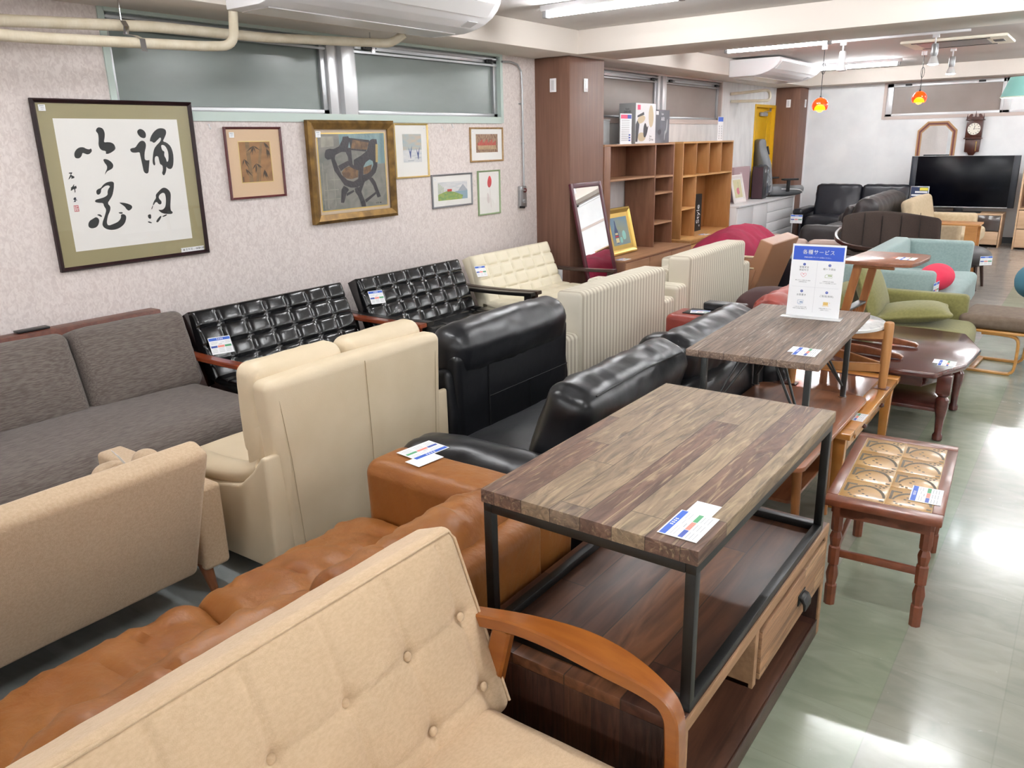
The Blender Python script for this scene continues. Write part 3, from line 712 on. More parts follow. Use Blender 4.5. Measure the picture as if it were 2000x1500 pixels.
t = frame('framed_bamboo_picture', 'inlaid bamboo picture on a pink mat in a narrow wine-red frame', 'picture', (XL, 3.328, 1.295), 0.435, 0.447, 0.014, 0.022, 'frame_wine', 'mat_pink', tagpos=(-0.165, 0.40, 0.036), tilt=0.8)
decal('wood_panel', [rect(-0.12, 0.12, 0.105, 0.355)], 'bamboo_ground', t, 0.0085)
decal('panel_edge', [rect(-0.125, 0.125, 0.355, 0.36), rect(-0.125, 0.125, 0.1, 0.105), rect(-0.125, -0.12, 0.1, 0.36), rect(0.12, 0.125, 0.1, 0.36)], 'frame_thin_gold', t, 0.0087)
st = [[(-0.065, 0.105), (-0.035, 0.105), (-0.04, 0.355), (-0.07, 0.355)], [(-0.015, 0.105), (0.008, 0.105), (0.065, 0.355), (0.045, 0.355)], [(0.015, 0.105), (0.022, 0.105), (0.035, 0.22), (0.03, 0.22)]]
decal('bamboo_stems', st, 'bamboo_stem', t, 0.0089)
lf = []
random.seed(3)
for (cy, cz, n_) in ((-0.01, 0.33, 6), (0.09, 0.31, 6), (-0.09, 0.25, 4), (0.0, 0.22, 5), (0.06, 0.18, 5), (-0.085, 0.19, 3), (0.075, 0.35, 3)):
    for i in range(n_):
        a = random.uniform(-2.6, -0.5); l_ = random.uniform(0.045, 0.07); d = Vector((math.cos(a), math.sin(a))); q = Vector((-d.y, d.x)) * 0.005
        c = Vector((cy, cz)); p = [c, c + d * l_ * .4 + q, c + d * l_, c + d * l_ * .4 - q]
        lf.append([(max(-.118, min(.118, v.x)), max(.107, min(.353, v.y))) for v in p])
decal('bamboo_leaves', lf, 'bamboo_leaf', t, 0.0091)
decal('artist_mark', [rect(-0.112, -0.106, 0.11, 0.14)], 'bamboo_leaf', t, 0.0091)
# oil painting of a dark chair
mat('paint_ground', '8f8b82', 0.6, c2='74756f', ns=(9, 9, 9), nd=5, distort=1.5, bs=60, bstr=0.3, bd=0.002)
mat('paint_curtain', '8ba5a8', 0.6, c2='728e93', ns=(9, 22, 2), nd=4, bs=60, bstr=0.3)
mat('paint_dark', '1d1820', 0.45, c2='30262c', ns=(12, 12, 12), nd=4, bs=60, bstr=0.3)
mat('paint_brown', '84603a', 0.5, c2='5c4028', ns=(30, 30, 30), nd=4, bs=60, bstr=0.3)
mat('paint_stone', 'a9a396', 0.6, c2='959183', ns=(20, 20, 20), nd=4)
mat('paint_studs', 'b49a5c', 0.5)
CH = {
'legL':[(-0.15,0.137),(-0.137,0.227),(-0.112,0.255),(-0.077,0.239),(-0.064,0.223),(-0.092,0.198),(-0.112,0.151),(-0.122,0.133)],
'cross1':[(-0.092,0.198),(-0.019,0.22),(-0.013,0.206),(-0.091,0.179)],
'legM':[(-0.007,0.23),(0.043,0.238),(0.058,0.202),(0.073,0.165),(0.092,0.126),(0.097,0.092),(0.05,0.094),(0.043,0.129),(0.021,0.174),(-0.003,0.203)],
'legM2':[(0.043,0.238),(0.062,0.275),(0.111,0.305),(0.148,0.29),(0.1,0.273),(0.073,0.231),(0.058,0.202)],
'legR':[(0.134,0.299),(0.181,0.299),(0.209,0.268),(0.228,0.222),(0.258,0.156),(0.221,0.149),(0.205,0.19),(0.183,0.241),(0.155,0.276)],
'cross2':[(0.09,0.142),(0.205,0.193),(0.208,0.176),(0.099,0.12)],
'bowl':[(-0.214,0.449),(-0.182,0.454),(-0.154,0.391),(-0.124,0.332),(-0.071,0.292),(-0.013,0.279),(0.05,0.303),(0.052,0.249),(0.02,0.234),(-0.047,0.238),(-0.104,0.257),(-0.148,0.312),(-0.192,0.366)],
'armL':[(-0.269,0.481),(-0.256,0.507),(-0.223,0.516),(-0.182,0.513),(-0.13,0.53),(-0.097,0.571),(-0.087,0.596),(-0.033,0.598),(-0.025,0.57),(-0.045,0.518),(-0.016,0.517),(-0.011,0.401),(0.041,0.357),(-0.004,0.364),(-0.045,0.392),(-0.052,0.455),(-0.07,0.49),(-0.113,0.491),(-0.169,0.471),(-0.179,0.448),(-0.218,0.444),(-0.246,0.44),(-0.269,0.456)],
'back':[(-0.034,0.588),(0.17,0.57),(0.176,0.552),(0.131,0.488),(-0.018,0.502)],
'backpad':[(0.005,0.575),(0.164,0.552),(0.144,0.501),(-0.017,0.512)],
'armR':[(0.178,0.568),(0.202,0.578),(0.248,0.575),(0.254,0.513),(0.241,0.426),(0.24,0.377),(0.216,0.334),(0.165,0.297),(0.109,0.284),(0.06,0.259),(0.029,0.25),(0.044,0.357),(-0.003,0.369),(0.004,0.433),(0.082,0.463),(0.139,0.493),(0.158,0.525)],
'hole':[(0.096,0.382),(0.123,0.413),(0.163,0.431),(0.193,0.419),(0.198,0.394),(0.171,0.352),(0.129,0.329),(0.086,0.323)],
'holeseat':[(0.096,0.376),(0.183,0.395),(0.171,0.352),(0.129,0.329),(0.087,0.325)],
'studs':[(0.233,0.54),(0.257,0.54),(0.247,0.409),(0.224,0.41)],
'seat':[(-0.123,0.348),(-0.09,0.378),(-0.045,0.389),(-0.003,0.369),(0.041,0.357),(0.035,0.309),(-0.026,0.298),(-0.077,0.303),(-0.111,0.321)],
'seatback':[(-0.153,0.396),(-0.055,0.429),(-0.029,0.402),(-0.09,0.378),(-0.129,0.358)],
'curtain':[(-0.128,0.614),(0.328,0.62),(0.323,0.401),(0.246,0.398),(0.241,0.502),(0.131,0.493),(-0.016,0.517),(-0.123,0.53)],
'wallsq':[(-0.292,0.598),(-0.175,0.599),(-0.18,0.531),(-0.298,0.525)],
}
t = frame('framed_oil_painting', 'oil painting of a dark curved folding chair in a heavy bronze-gold frame', 'picture', (XL, 4.17, 1.08), 0.835, 0.708, 0.062, 0.05, 'frame_gold', 'mat_linen', tagpos=(-0.325, 0.615, 0.045), tilt=0.8, lip=0.5)
decal('gilt_slip', [rect(-0.332, 0.334, 0.082, 0.623)], 'frame_gilt', t, 0.0155)
decal('canvas', [rect(-0.324, 0.326, 0.09, 0.615)], 'paint_ground', t, 0.0159)
decal('stone_joints', [rect(-0.30, -0.296, 0.1, 0.42), rect(-0.27, -0.264, 0.1, 0.35), rect(-0.24, -0.14, 0.30, 0.304), rect(-0.3, -0.16, 0.23, 0.234), rect(-0.2, -0.196, 0.12, 0.45), rect(-0.31, -0.15, 0.165, 0.169)] + [CH['wallsq']], 'paint_stone', t, 0.0162)
decal('painted_curtain', [CH['curtain']], 'paint_curtain', t, 0.0162)
decal('painted_chair', [CH[k] for k in ('legL', 'cross1', 'legM', 'legM2', 'legR', 'cross2', 'bowl', 'armL', 'back', 'armR', 'seatback')], 'paint_dark', t, 0.0165)
decal('painted_leather', [CH['backpad'], CH['seat']], 'paint_brown', t, 0.0168)
decal('painted_opening', [CH['hole']], 'paint_curtain', t, 0.0171); decal('painted_opening', [CH['holeseat']], 'paint_brown', t, 0.0174)
decal('painted_studs', [CH['studs']], 'paint_studs', t, 0.0168)
decal('painter_signature', [rect(0.2, 0.215, 0.108, 0.112), rect(0.222, 0.228, 0.105, 0.118), rect(0.24, 0.26, 0.108, 0.114)], 'ink', t, 0.0168)
# cranes, landscape, small brown group, tulip
mat('art_sky', 'a9b9bd', 0.7, c2='c9b9a6', ns=(9, 9, 30), nd=3); mat('art_snow', 'e2e0de', 0.7, c2='c9ccd0', ns=(9, 9, 50)); mat('art_blue', '3e4f86', 0.7); mat('art_red', 'c23a2a', 0.7)
mat('art_green', '9fae55', 0.7, c2='6f9a5a', ns=(25, 25, 40), nd=4); mat('art_water', '8fa9b8', 0.7); mat('art_grass', 'b5c060', 0.7); mat('art_brown', '7a4f3c', 0.7, c2='a98c6a', ns=(40, 60, 40), nd=5); mat('art_tan', 'c2a47c', 0.7, c2='a88a66', ns=(30, 30, 30))
mat('art_hill', 'a5aab2', 0.7); mat('tulip_red', 'd9393d', 0.7, c2='b92a30', ns=(40, 60, 20)); mat('tulip_wash', 'dcd3d0', 0.7)
t = frame('framed_crane_print', 'crane print with white mat in thin gold frame beside the oil painting', 'picture', (XL, 4.815, 1.355), 0.39, 0.415, 0.013, 0.018, 'frame_thin_gold', 'paper_white', tagpos=(0.15, 0.375, 0.02), tilt=0.5)
decal('print_sheet', [rect(-0.1, 0.115, 0.12, 0.335)], 'art_snow', t, 0.0062); decal('printed_reeds', [rect(-0.1, 0.115, 0.215, 0.335)], 'art_sky', t, 0.0065)
cr_ = []
for (cy, cz) in ((-0.02, 0.2), (0.07, 0.19)):
    cr_ += [[(cy - .02, cz + .04), (cy + .0, cz), (cy + .025, cz + .05), (cy + .01, cz - .01), (cy + .005, cz - .05), (cy, cz - .05), (cy - .008, cz - .01)]]
decal('printed_cranes', cr_, 'art_blue', t, 0.0068); decal('snow_shadow', [rect(-0.05, 0.02, 0.13, 0.135), rect(0.03, 0.1, 0.15, 0.154)], 'art_hill', t, 0.0068)
t = frame('framed_landscape', 'small green lakeside watercolour with white mat in grey metal frame', 'picture', (XL, 5.295, 1.092), 0.53, 0.275, 0.014, 0.018, 'frame_grey', 'paper_white', tagpos=(-0.225, 0.235, 0.022), tilt=0.5)
decal('watercolour_sheet', [rect(-0.19, 0.20, 0.06, 0.21)], 'art_snow', t, 0.0062)
decal('painted_meadow', [[(-0.19, 0.06), (0.12, 0.06), (0.14, 0.09), (0.02, 0.125), (-0.08, 0.135), (-0.19, 0.11)]], 'art_green', t, 0.0065)
decal('painted_water', [[(0.12, 0.06), (0.20, 0.06), (0.2, 0.13), (0.02, 0.128), (0.14, 0.09)]], 'art_water', t, 0.0067); decal('painted_mountain', [[(0.07, 0.13), (0.14, 0.185), (0.2, 0.13)]], 'art_hill', t, 0.0069)
decal('painted_houses', [rect(-0.07, -0.01, 0.13, 0.15)], 'art_red', t, 0.0069); decal('painted_trees', [rect(-0.18 + i * .018, -0.175 + i * .018, 0.1, 0.2 - i * .01) for i in range(4)], 'art_green', t, 0.007)
t = frame('framed_small_print', 'small brownish table scene print in light oak frame, above the tulip', 'picture', (XL, 5.793, 1.45), 0.475, 0.292, 0.014, 0.018, 'frame_oak', 'paper_white', tagpos=(-0.2, 0.255, 0.022), tilt=0.5)
decal('print_sheet', [rect(-0.155, 0.16, 0.08, 0.235)], 'art_brown', t, 0.0062); decal('printed_table', [rect(-0.13, 0.13, 0.105, 0.14)], 'art_tan', t, 0.0065); 
decal('printed_shapes', [[(-0.13 + i * .024, .14), (-0.11 + i * .024, .14), (-0.112 + i * .024, .165 + .012 * (i % 3)), (-0.126 + i * .024, .165 + .012 * (i % 3))] for i in range(11)], 'art_red', t, 0.0066)
t = frame('framed_tulip_print', 'narrow print of one red tulip in a light green frame', 'picture', (XL, 5.805, 0.985), 0.325, 0.39, 0.013, 0.018, 'frame_green', 'paper_white', tagpos=(0.125, 0.35, 0.02), tilt=0.5)
decal('tulip_flower', [smooth_poly([(-0.02, 0.25), (0.005, 0.235), (0.035, 0.26), (0.04, 0.31), (0.015, 0.345), (-0.005, 0.335), (-0.025, 0.29)])], 'tulip_red', t, 0.0062)
decal('tulip_stem', [[(0.008, 0.24), (0.014, 0.24), (0.03, 0.06), (0.022, 0.06)], smooth_poly([(-0.03, 0.21), (0.01, 0.16), (0.0, 0.09), (-0.04, 0.12)])], 'tulip_wash', t, 0.0062)
# picture hooks left in the wall
def hook(y, z, lab):
    b = B(); b.tube([(XL + .001, y, z + .015), (XL + .008, y, z + .005), (XL + .012, y, z - .012), (XL + .02, y, z - .01), (XL + .022, y, z)], 0.0025, 8); b.sphere((XL + .004, y, z + .014), .006, 10)
    tagp(b.obj('picture_hook', 'white_plastic'), lab, 'hook')
hook(3.02, 1.74, 'lone white picture hook left of the bamboo picture'); hook(5.20, 1.73, 'white picture hook on bare wall above the landscape, nearer one'); hook(5.33, 1.75, 'tiny white picture hook above the landscape, farther one')
# ---------------------------------------------------------------- price tags
LINES = None
def price_tag(label, loc, rz=0, rx=0, ry=0, s=1.0, flip=False, slip=None, mt=None, head='top', curl=0):
    """white card 0.115 x 0.08 (x by y) lying face up; blue heading along +y edge or left edge"""
    t = thing('price_tag', label, 'price tag', loc, rz, None, rx, ry)
    if mt is not None: t.rotation_euler = mt.to_euler()
    W_, H_ = 0.12 * s, 0.085 * s
    b = B(); b.box(-W_ / 2, W_ / 2, -H_ / 2, H_ / 2, 0, 0.0008); b.obj('card', 'tag_white', t, smooth=False)
    def R(name, rs, m):
        b = B()
        for (x0, x1, y0, y1) in rs: b.box(x0 * W_, x1 * W_, y0 * H_, y1 * H_, 0.0008, 0.0011)
        return b.obj(name, m, t, smooth=False)
    R('heading_band', [(-.48, .48, .30, .46)], 'tag_blue')
    hb = []
    for i in range(4):
        x = -.12 + i * .075
        hb += [(x, x + .05, .40, .415), (x, x + .05, .355, .37), (x + .02, x + .03, .335, .43), (x + .005, x + .015, .33, .40)]
    b = B()
    for (x0, x1, y0, y1) in hb: b.box(x0 * W_, x1 * W_, y0 * H_, y1 * H_, 0.0011, 0.0013)
    b.obj('heading_characters', 'tag_white', t, smooth=False)
    R('blue_block', [(-.46, -.18, -.12, 0.0)], 'tag_navy'); R('red_block', [(-.16, .14, -.12, 0.0)], 'tag_red'); R('green_block', [(.16, .46, -.12, 0.0)], 'tag_green')
    ls = []
    for i in range(3):
        ls += [(-.45, -.22, -.2 - i * .09, -.18 - i * .09), (-.14, .1, -.2 - i * .09, -.18 - i * .09), (.18, .42, -.2 - i * .09, -.18 - i * .09)]
    ls += [(-.42, -.1, .2, .215), (-.42, -.15, .12, .135), (0.0, .18, .17, .185), (.22, .44, .22, .235), (.22, .44, .13, .145), (-.1, .05, .06, .09)]
    R('printed_lines', ls, 'tag_line')
    if slip:
        sx, sy = slip
        b = B(); b.box(sx * W_ - .045 * s, sx * W_ + .045 * s, sy * H_ - .028 * s, sy * H_ + .028 * s, -0.0006, -0.0001); q = b.obj('second_slip', 'tag_white', t, smooth=False)
    return t
# ---------------------------------------------------------------- upholstery
mat('fabric_grey', '6f6660', 0.95, c2='564d48', ns=(200, 22, 200), nd=4, lo=0.38, hi=0.62, bs=(300, 60, 300), bstr=0.5, bd=0.003, sheen=0.1)
mat('wood_walnut', '5a3024', 0.4, c2='6e3f2e', ns=(6, 40, 40), distort=0.4)
mat('vinyl_black', '0c0d10', 0.2, vor=None, bs=120, bstr=0.12, bd=0.002, spec=0.55)
mat('vinyl_cream', 'e6ddc4', 0.42, bs=120, bstr=0.1, bd=0.002)
mat('wood_redbrown', '7c3319', 0.28, c2='934423', ns=(5, 50, 50), coat=0.3)
mat('wood_black', '151313', 0.3)
mat('wood_dark', '2e1d18', 0.35, c2='3b2720', ns=(5, 40, 40))
mat('fabric_beige', 'c8b093', 0.95, c2='bda385', ns=(110, 110, 110), nd=5, bs=350, bstr=0.5, bd=0.002, sheen=0.15)
mat('fabric_oat', 'd3b898', 0.95, c2='caae8c', ns=(170, 90, 170), nd=6, bs=420, bstr=0.5, bd=0.0015, sheen=0.15)
mat('seam_oat', 'b39c76', 0.9)
mat('leather_cream', 'dccbae', 0.5, c2='d6c4a5', ns=(5, 5, 5), vor=260, bstr=0.12, bd=0.0015)
mat('leather_cream_seam', 'a5906e', 0.7)
mat('leather_black', '141518', 0.34, c2='1a1b1f', ns=(4, 4, 4), bs=(9, 9, 9), bstr=0.3, bd=0.008, rvar=0.06)
mat('leather_black_seam', '070708', 0.6)
mat('leather_tan', '96602c', 0.45, c2='80491c', spec=0.38, ns=(5, 5, 5), nd=4, lo=0.3, hi=0.75, bs=(13, 17, 13), bstr=0.55, bd=0.012, rvar=0.06)
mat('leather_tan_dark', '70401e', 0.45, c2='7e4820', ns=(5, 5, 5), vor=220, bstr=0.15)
mat('wood_honey', '9a5a22', 0.28, c2='8a4c1a', ns=(6, 40, 40), nd=3, coat=0.5)
mat('leg_wood', '7d4a2c', 0.4, c2='8d5936', ns=(40, 40, 6))
mat('brown_vinyl', '9c7052', 0.42, bs=150, bstr=0.15, bd=0.002)
mat('crimson', '9c1740', 0.85, c2='8a1036', ns=(6, 6, 6), bs=(20, 60, 20), bstr=0.3)
stripes('stripe_fabric', 'ded7c6', 'c2b8a6', 'b3a894', 0.040)

def sweep_pts(pts, n=6):
    """Catmull-Rom through control points"""
    P = [Vector(p) for p in pts]; out = []
    for i in range(len(P) - 1):
        p0, p1, p2, p3 = P[max(i - 1, 0)], P[i], P[i + 1], P[min(i + 2, len(P) - 1)]
        for k in range(n):
            t_ = k / n
            out.append(0.5 * ((2 * p1) + (-p0 + p2) * t_ + (2 * p0 - 5 * p1 + 4 * p2 - p3) * t_ * t_ + (-p0 + 3 * p1 - 3 * p2 + p3) * t_ ** 3))
    out.append(P[-1]); return out

# grey-brown three-cushion sofa against the wall
t = thing('fabric_sofa', 'grey-brown woven sofa with a thin wooden ledge behind its back, far left', 'sofa', (-4.43, 1.48, 0))
b = B(); b.box(0.0, 0.10, -0.96, 0.96, 0.05, 0.725, 0.006); b.obj('wood_ledge', 'wood_walnut', t)
b = B(); b.box(0.005, 0.06, 0.20, 0.36, 0.726, 0.738, 0.003); b.obj('socket_strip', 'black_plastic', t)
b = B(); b.box(0.1, 1.02, -0.94, 0.94, 0.06, 0.16, 0.01); b.obj('base', 'wood_black', t)
b = B(); b.soft(0.67, 0, 0.245, 0.86, 1.92, 0.20, 0.085, puff=(0.02, 0, 0.035), nz=0.003, nf=5, res=0.06); b.obj('seat_cushion', 'fabric_grey', t)
for i in range(3):
    y = -0.64 + i * 0.64
    b = B(); b.soft(0, 0, 0, 0.20, 0.635, 0.44, 0.05, puff=(0.035, 0.0, 0.01), nz=0.004, nf=5, res=0.05, mt=RT((0.31, y, 0.515), ry=-17)); b.obj('back_cushion', 'fabric_grey', t)

# two-seat quilted vinyl sofas with open wooden arms
def kchair(name, label, loc, w_, up, arm, n, group=None):
    t = thing(name, label, 'sofa', loc)
    b = B(); b.tuft(w_, 0.44, 0.10, n, 4, 0.016, mt=RT((0.32, 0, 0.27), ry=-24), pw=4); b.obj('back_pad', up, t, auto=70)
    b = B(); b.tuft(w_, 0.60, 0.10, n, 4, 0.012, mt=RT((0.95, 0, 0.215), ry=-88), pw=4); b.obj('seat_pad', up, t, auto=70)
    b = B()
    b.box(0.30, 0.90, -w_ / 2 + .02, w_ / 2 - .02, 0.165, 0.215, 0.006); b.obj('seat_frame', arm, t)
    for s_ in (-1, 1):
        y = s_ * (w_ / 2 + 0.035)
        b = B(); b.strip(sweep_pts([(0.12, y, 0.47), (0.35, y, 0.462), (0.65, y, 0.462), (0.95, y, 0.472)]), 0.065, 0.028); b.obj('arm', arm, t)
        b = B(); b.strip([(0.90, y, 0.455), (0.89, y, 0.2), (0.86, y, 0.0)], [0.035, 0.035, 0.03], [0.06, 0.05, 0.035]); b.obj('leg', arm, t)
        b = B(); b.strip([(0.20, y, 0.455), (0.26, y, 0.22), (0.18, y, 0.0)], [0.035, 0.035, 0.03], [0.06, 0.06, 0.035]); b.obj('leg', arm, t)
        b = B(); b.strip([(0.24, y, 0.17), (0.88, y, 0.2)], 0.03, 0.05); b.obj('side_rail', arm, t)
    return t
kchair('vinyl_sofa', 'black quilted vinyl sofa with red-brown wooden arms beside the grey-brown sofa', (-4.40, 3.10, 0), 1.17, 'vinyl_black', 'wood_redbrown', 7)
kchair('vinyl_sofa', 'black quilted vinyl sofa with black arms, under the oil painting', (-4.40, 4.39, 0), 1.125, 'vinyl_black', 'wood_black', 7)
kchair('vinyl_sofa', 'cream quilted vinyl sofa with dark arms against the wall beside the column', (-4.40, 5.69, 0), 1.16, 'vinyl_cream', 'wood_dark', 7)

# beige fabric sofa, seen from behind at left
t = thing('fabric_sofa', 'plain beige fabric sofa seen from behind at left, on small wooden legs', 'sofa', (-2.46, 0.50, 0), rz=180)
b = B(); b.soft(0, 0, 0, 0.10, 1.78, 0.56, 0.028, puff=(0.006, 0, 0), nz=0.0015, res=0.06, mt=RT((-0.06, 0.02, 0.40), ry=-20)); q = b.obj('backrest', 'fabric_beige', t)
b = B(); b.soft(0.36, 0, 0.25, 0.66, 1.7, 0.16, 0.05, puff=(0, 0, 0.02), res=0.08); b.obj('seat_cushion', 'fabric_beige', t)
b = B(); b.box(0.02, 0.66, -0.82, 0.82, 0.12, 0.18, 0.01); b.obj('base', 'fabric_beige', t)
for s_ in (-1, 1):
    b = B(); b.soft(0.36, s_ * 0.965, 0.265, 0.70, 0.11, 0.33, 0.02, res=0.08); b.obj('arm', 'fabric_beige', t)
    for x in (0.05, 0.62):
        b = B(); b.cyl((x, s_ * 0.93, 0.125), (x + (-0.02 if x < .1 else .02), s_ * 0.945, 0), 0.026, 0.014); b.obj('leg', 'leg_wood', t)
for yy_, wd_ in ((-0.70, 0.14), (-0.83, 0.10)):
    b = B(); b.soft(0, 0, 0, 0.13, wd_, 0.30, 0.06, puff=(0.02, 0, 0), res=0.05, mt=RT((0.17, yy_, 0.44), ry=-20)); b.obj('back_cushion', 'fabric_beige', t)
price_tag('price tag behind the top edge of the beige sofa at left, seen edge on', (-2.535, 1.22, 0.585), rz=80, ry=62, s=1.0)

# cream leather two-seater, seen from behind
t = thing('leather_sofa', 'cream leather two-seat sofa seen from behind, with padded headrests', 'sofa', (-2.30, 2.11, 0), rz=180)
def backwarp(p): return (p.x, p.y * (1 + 0.05 * (p.z) / 0.35), p.z)
b = B(); b.soft(0.045, 0, 0.43, 0.11, 0.90, 0.74, 0.035, puff=(0.008, 0, 0.015), res=0.05, warp=backwarp); b.obj('back_shell', 'leather_cream', t)
b = B(); b.tube([(-0.017, 0.0, 0.08), (-0.021, 0.0, 0.45), (-0.014, 0, 0.78)], 0.0012, 6); b.tube([(-0.016, -0.38, 0.08), (-0.017, -0.405, 0.5), (-0.008, -0.43, 0.77)], 0.0012, 6); b.tube([(-0.016, 0.38, 0.08), (-0.017, 0.405, 0.5), (-0.008, 0.43, 0.77)], 0.0012, 6); b.obj('seam', 'leather_cream_seam', t)
for s_ in (-1, 1):
    b = B(); b.soft(0.15, s_ * 0.235, 0.66, 0.13, 0.45, 0.38, 0.05, puff=(0.03, 0, 0.0), nz=0.004, nf=8, res=0.04, fold=0.004); b.obj('back_cushion', 'leather_cream', t)
    pr = [(0.05, 0.06), (0.0, 0.10), (0.0, 0.53), (0.03, 0.525), (0.09, 0.455), (0.18, 0.385), (0.38, 0.35), (0.62, 0.35), (0.72, 0.30), (0.74, 0.15), (0.68, 0.05)]
    b = B(); b.prism(pr, s_ * 0.46 - 0.05, s_ * 0.46 + 0.05, bev=0.018, seg=3); b.obj('arm', 'leather_cream', t)
    b = B(); b.tube(sweep_pts([(0.09, s_ * 0.43, 0.455), (0.15, s_ * 0.43, 0.425), (0.24, s_ * 0.44, 0.395), (0.40, s_ * 0.445, 0.38), (0.64, s_ * 0.445, 0.38), (0.74, s_ * 0.445, 0.33)]), 0.06, 14, rr=None, flat=0.75); b.obj('arm_pad', 'leather_cream', t)
    b = B(); b.soft(0.14, s_ * 0.40, 0.50, 0.13, 0.12, 0.30, 0.05, fold=0.006, nf=12, res=0.03); b.obj('side_wing', 'leather_cream', t)
    b = B(); b.soft(0.44, s_ * 0.20, 0.30, 0.60, 0.40, 0.14, 0.05, puff=(0, 0, 0.02), res=0.06); b.obj('seat_cushion', 'leather_cream', t)
b = B(); b.box(0.05, 0.70, -0.44, 0.44, 0.04, 0.24, 0.02); b.obj('base', 'leather_cream', t)

# black leather armchair-like sofa, seen from behind
t = thing('leather_sofa', 'black leather sofa seen from behind, with one thick rolled head pillow', 'sofa', (-2.28, 3.14, 0), rz=180)
def bw(p): return (p.x, p.y * (1.0 + 0.02 * p.z / 0.3), p.z)
b = B(); b.soft(0.05, 0, 0.36, 0.12, 0.94, 0.62, 0.03, res=0.06, warp=bw); b.obj('back_shell', 'leather_black', t)
b = B(); b.tube([(-0.013, -0.46, 0.42), (-0.0135, 0.25, 0.42)], 0.002, 6); b.tube([(-0.013, -0.1, 0.42), (-0.013, -0.1, 0.08)], 0.002, 6); b.tube([(-0.013, 0.25, 0.66), (-0.013, 0.25, 0.08)], 0.002, 6); b.obj('seam', 'leather_black_seam', t)
b = B(); b.soft(0, 0, 0, 0.20, 0.96, 0.24, 0.085, puff=(0.02, 0.0, 0.025), nz=0.006, nf=7, res=0.035, fold=0.008, mt=RT((0.08, 0.0, 0.665), ry=-12)); b.obj('head_pillow', 'leather_black', t)
b = B(); b.soft(0.20, 0, 0.47, 0.16, 0.84, 0.30, 0.06, puff=(0.02, 0, 0), res=0.05); b.obj('back_cushion', 'leather_black', t)
for s_ in (-1, 1):
    pr = [(0.02, 0.05), (0.0, 0.35), (0.03, 0.60), (0.10, 0.60), (0.16, 0.52), (0.25, 0.47), (0.5, 0.43), (0.72, 0.41), (0.78, 0.3), (0.74, 0.05)]
    b = B(); b.prism(pr, s_ * 0.465 - 0.045, s_ * 0.465 + 0.045, bev=0.03, seg=4); b.obj('arm', 'leather_black', t)
    b = B(); b.tube(sweep_pts([(0.12, s_ * 0.45, 0.55), (0.25, s_ * 0.45, 0.47), (0.5, s_ * 0.45, 0.45), (0.74, s_ * 0.45, 0.41)]), 0.07, 14, flat=0.75); b.obj('arm_pad', 'leather_black', t)
b = B(); b.soft(0.48, 0, 0.31, 0.62, 0.80, 0.18, 0.06, puff=(0, 0, 0.02), res=0.06); b.obj('seat_cushion', 'leather_black', t)
b = B(); b.box(0.06, 0.74, -0.44, 0.44, 0.03, 0.22, 0.02); b.obj('base', 'leather_black', t)

# striped armchairs
def striped(label, loc, bw_, zt, za, aw=0.18):
    t = thing('striped_sofa', label, 'sofa', loc, rz=180)
    b = B(); b.soft(0.09, 0, (zt + 0.05) / 2, 0.18, bw_, zt - 0.05, 0.03, puff=(0.0, 0, 0.012), nz=0.002, res=0.07); b.obj('backrest', 'stripe_fabric', t)
    for s_ in (-1, 1):
        b = B(); b.soft(0.39, s_ * (bw_ / 2 + aw / 2), (za + 0.05) / 2, 0.76, aw, za - 0.05, 0.03, puff=(0, 0, 0.008), res=0.07); b.obj('arm', 'stripe_fabric', t)
    b = B(); b.soft(0.45, 0, 0.30, 0.62, bw_ - 0.01, 0.16, 0.04, puff=(0, 0, 0.015), res=0.07); b.obj('seat_cushion', 'stripe_fabric', t)
    b = B(); b.box(0.1, 0.75, -bw_ / 2 + .01, bw_ / 2 - .01, 0.05, 0.23, 0.01); b.obj('base', 'stripe_fabric', t)
    b = B()
    b.soft(0.25, bw_ * 0.22, 0.50, 0.14, bw_ * 0.5, 0.36, 0.05, puff=(0.03, 0, 0.01), res=0.06); b.soft(0.25, -bw_ * 0.26, 0.50, 0.14, bw_ * 0.46, 0.36, 0.05, puff=(0.03, 0, 0.01), res=0.06)
    b.obj('back_cushion', 'stripe_fabric', t)
    for x in (0.08, 0.7):
        for s_ in (-1, 1):
            b = B(); b.cyl((x, s_ * bw_ * 0.5, 0.055), (x, s_ * bw_ * 0.5, 0), 0.025, 0.02); b.obj('leg', 'wood_black', t)
    return t
striped('cream and beige striped sofa seen from behind, nearer of the two', (-2.33, 4.425, 0), 1.13, 0.765, 0.53)
striped('cream and beige striped sofa seen from behind, farther of the two', (-2.31, 5.895, 0), 1.12, 0.79, 0.60, aw=0.17)

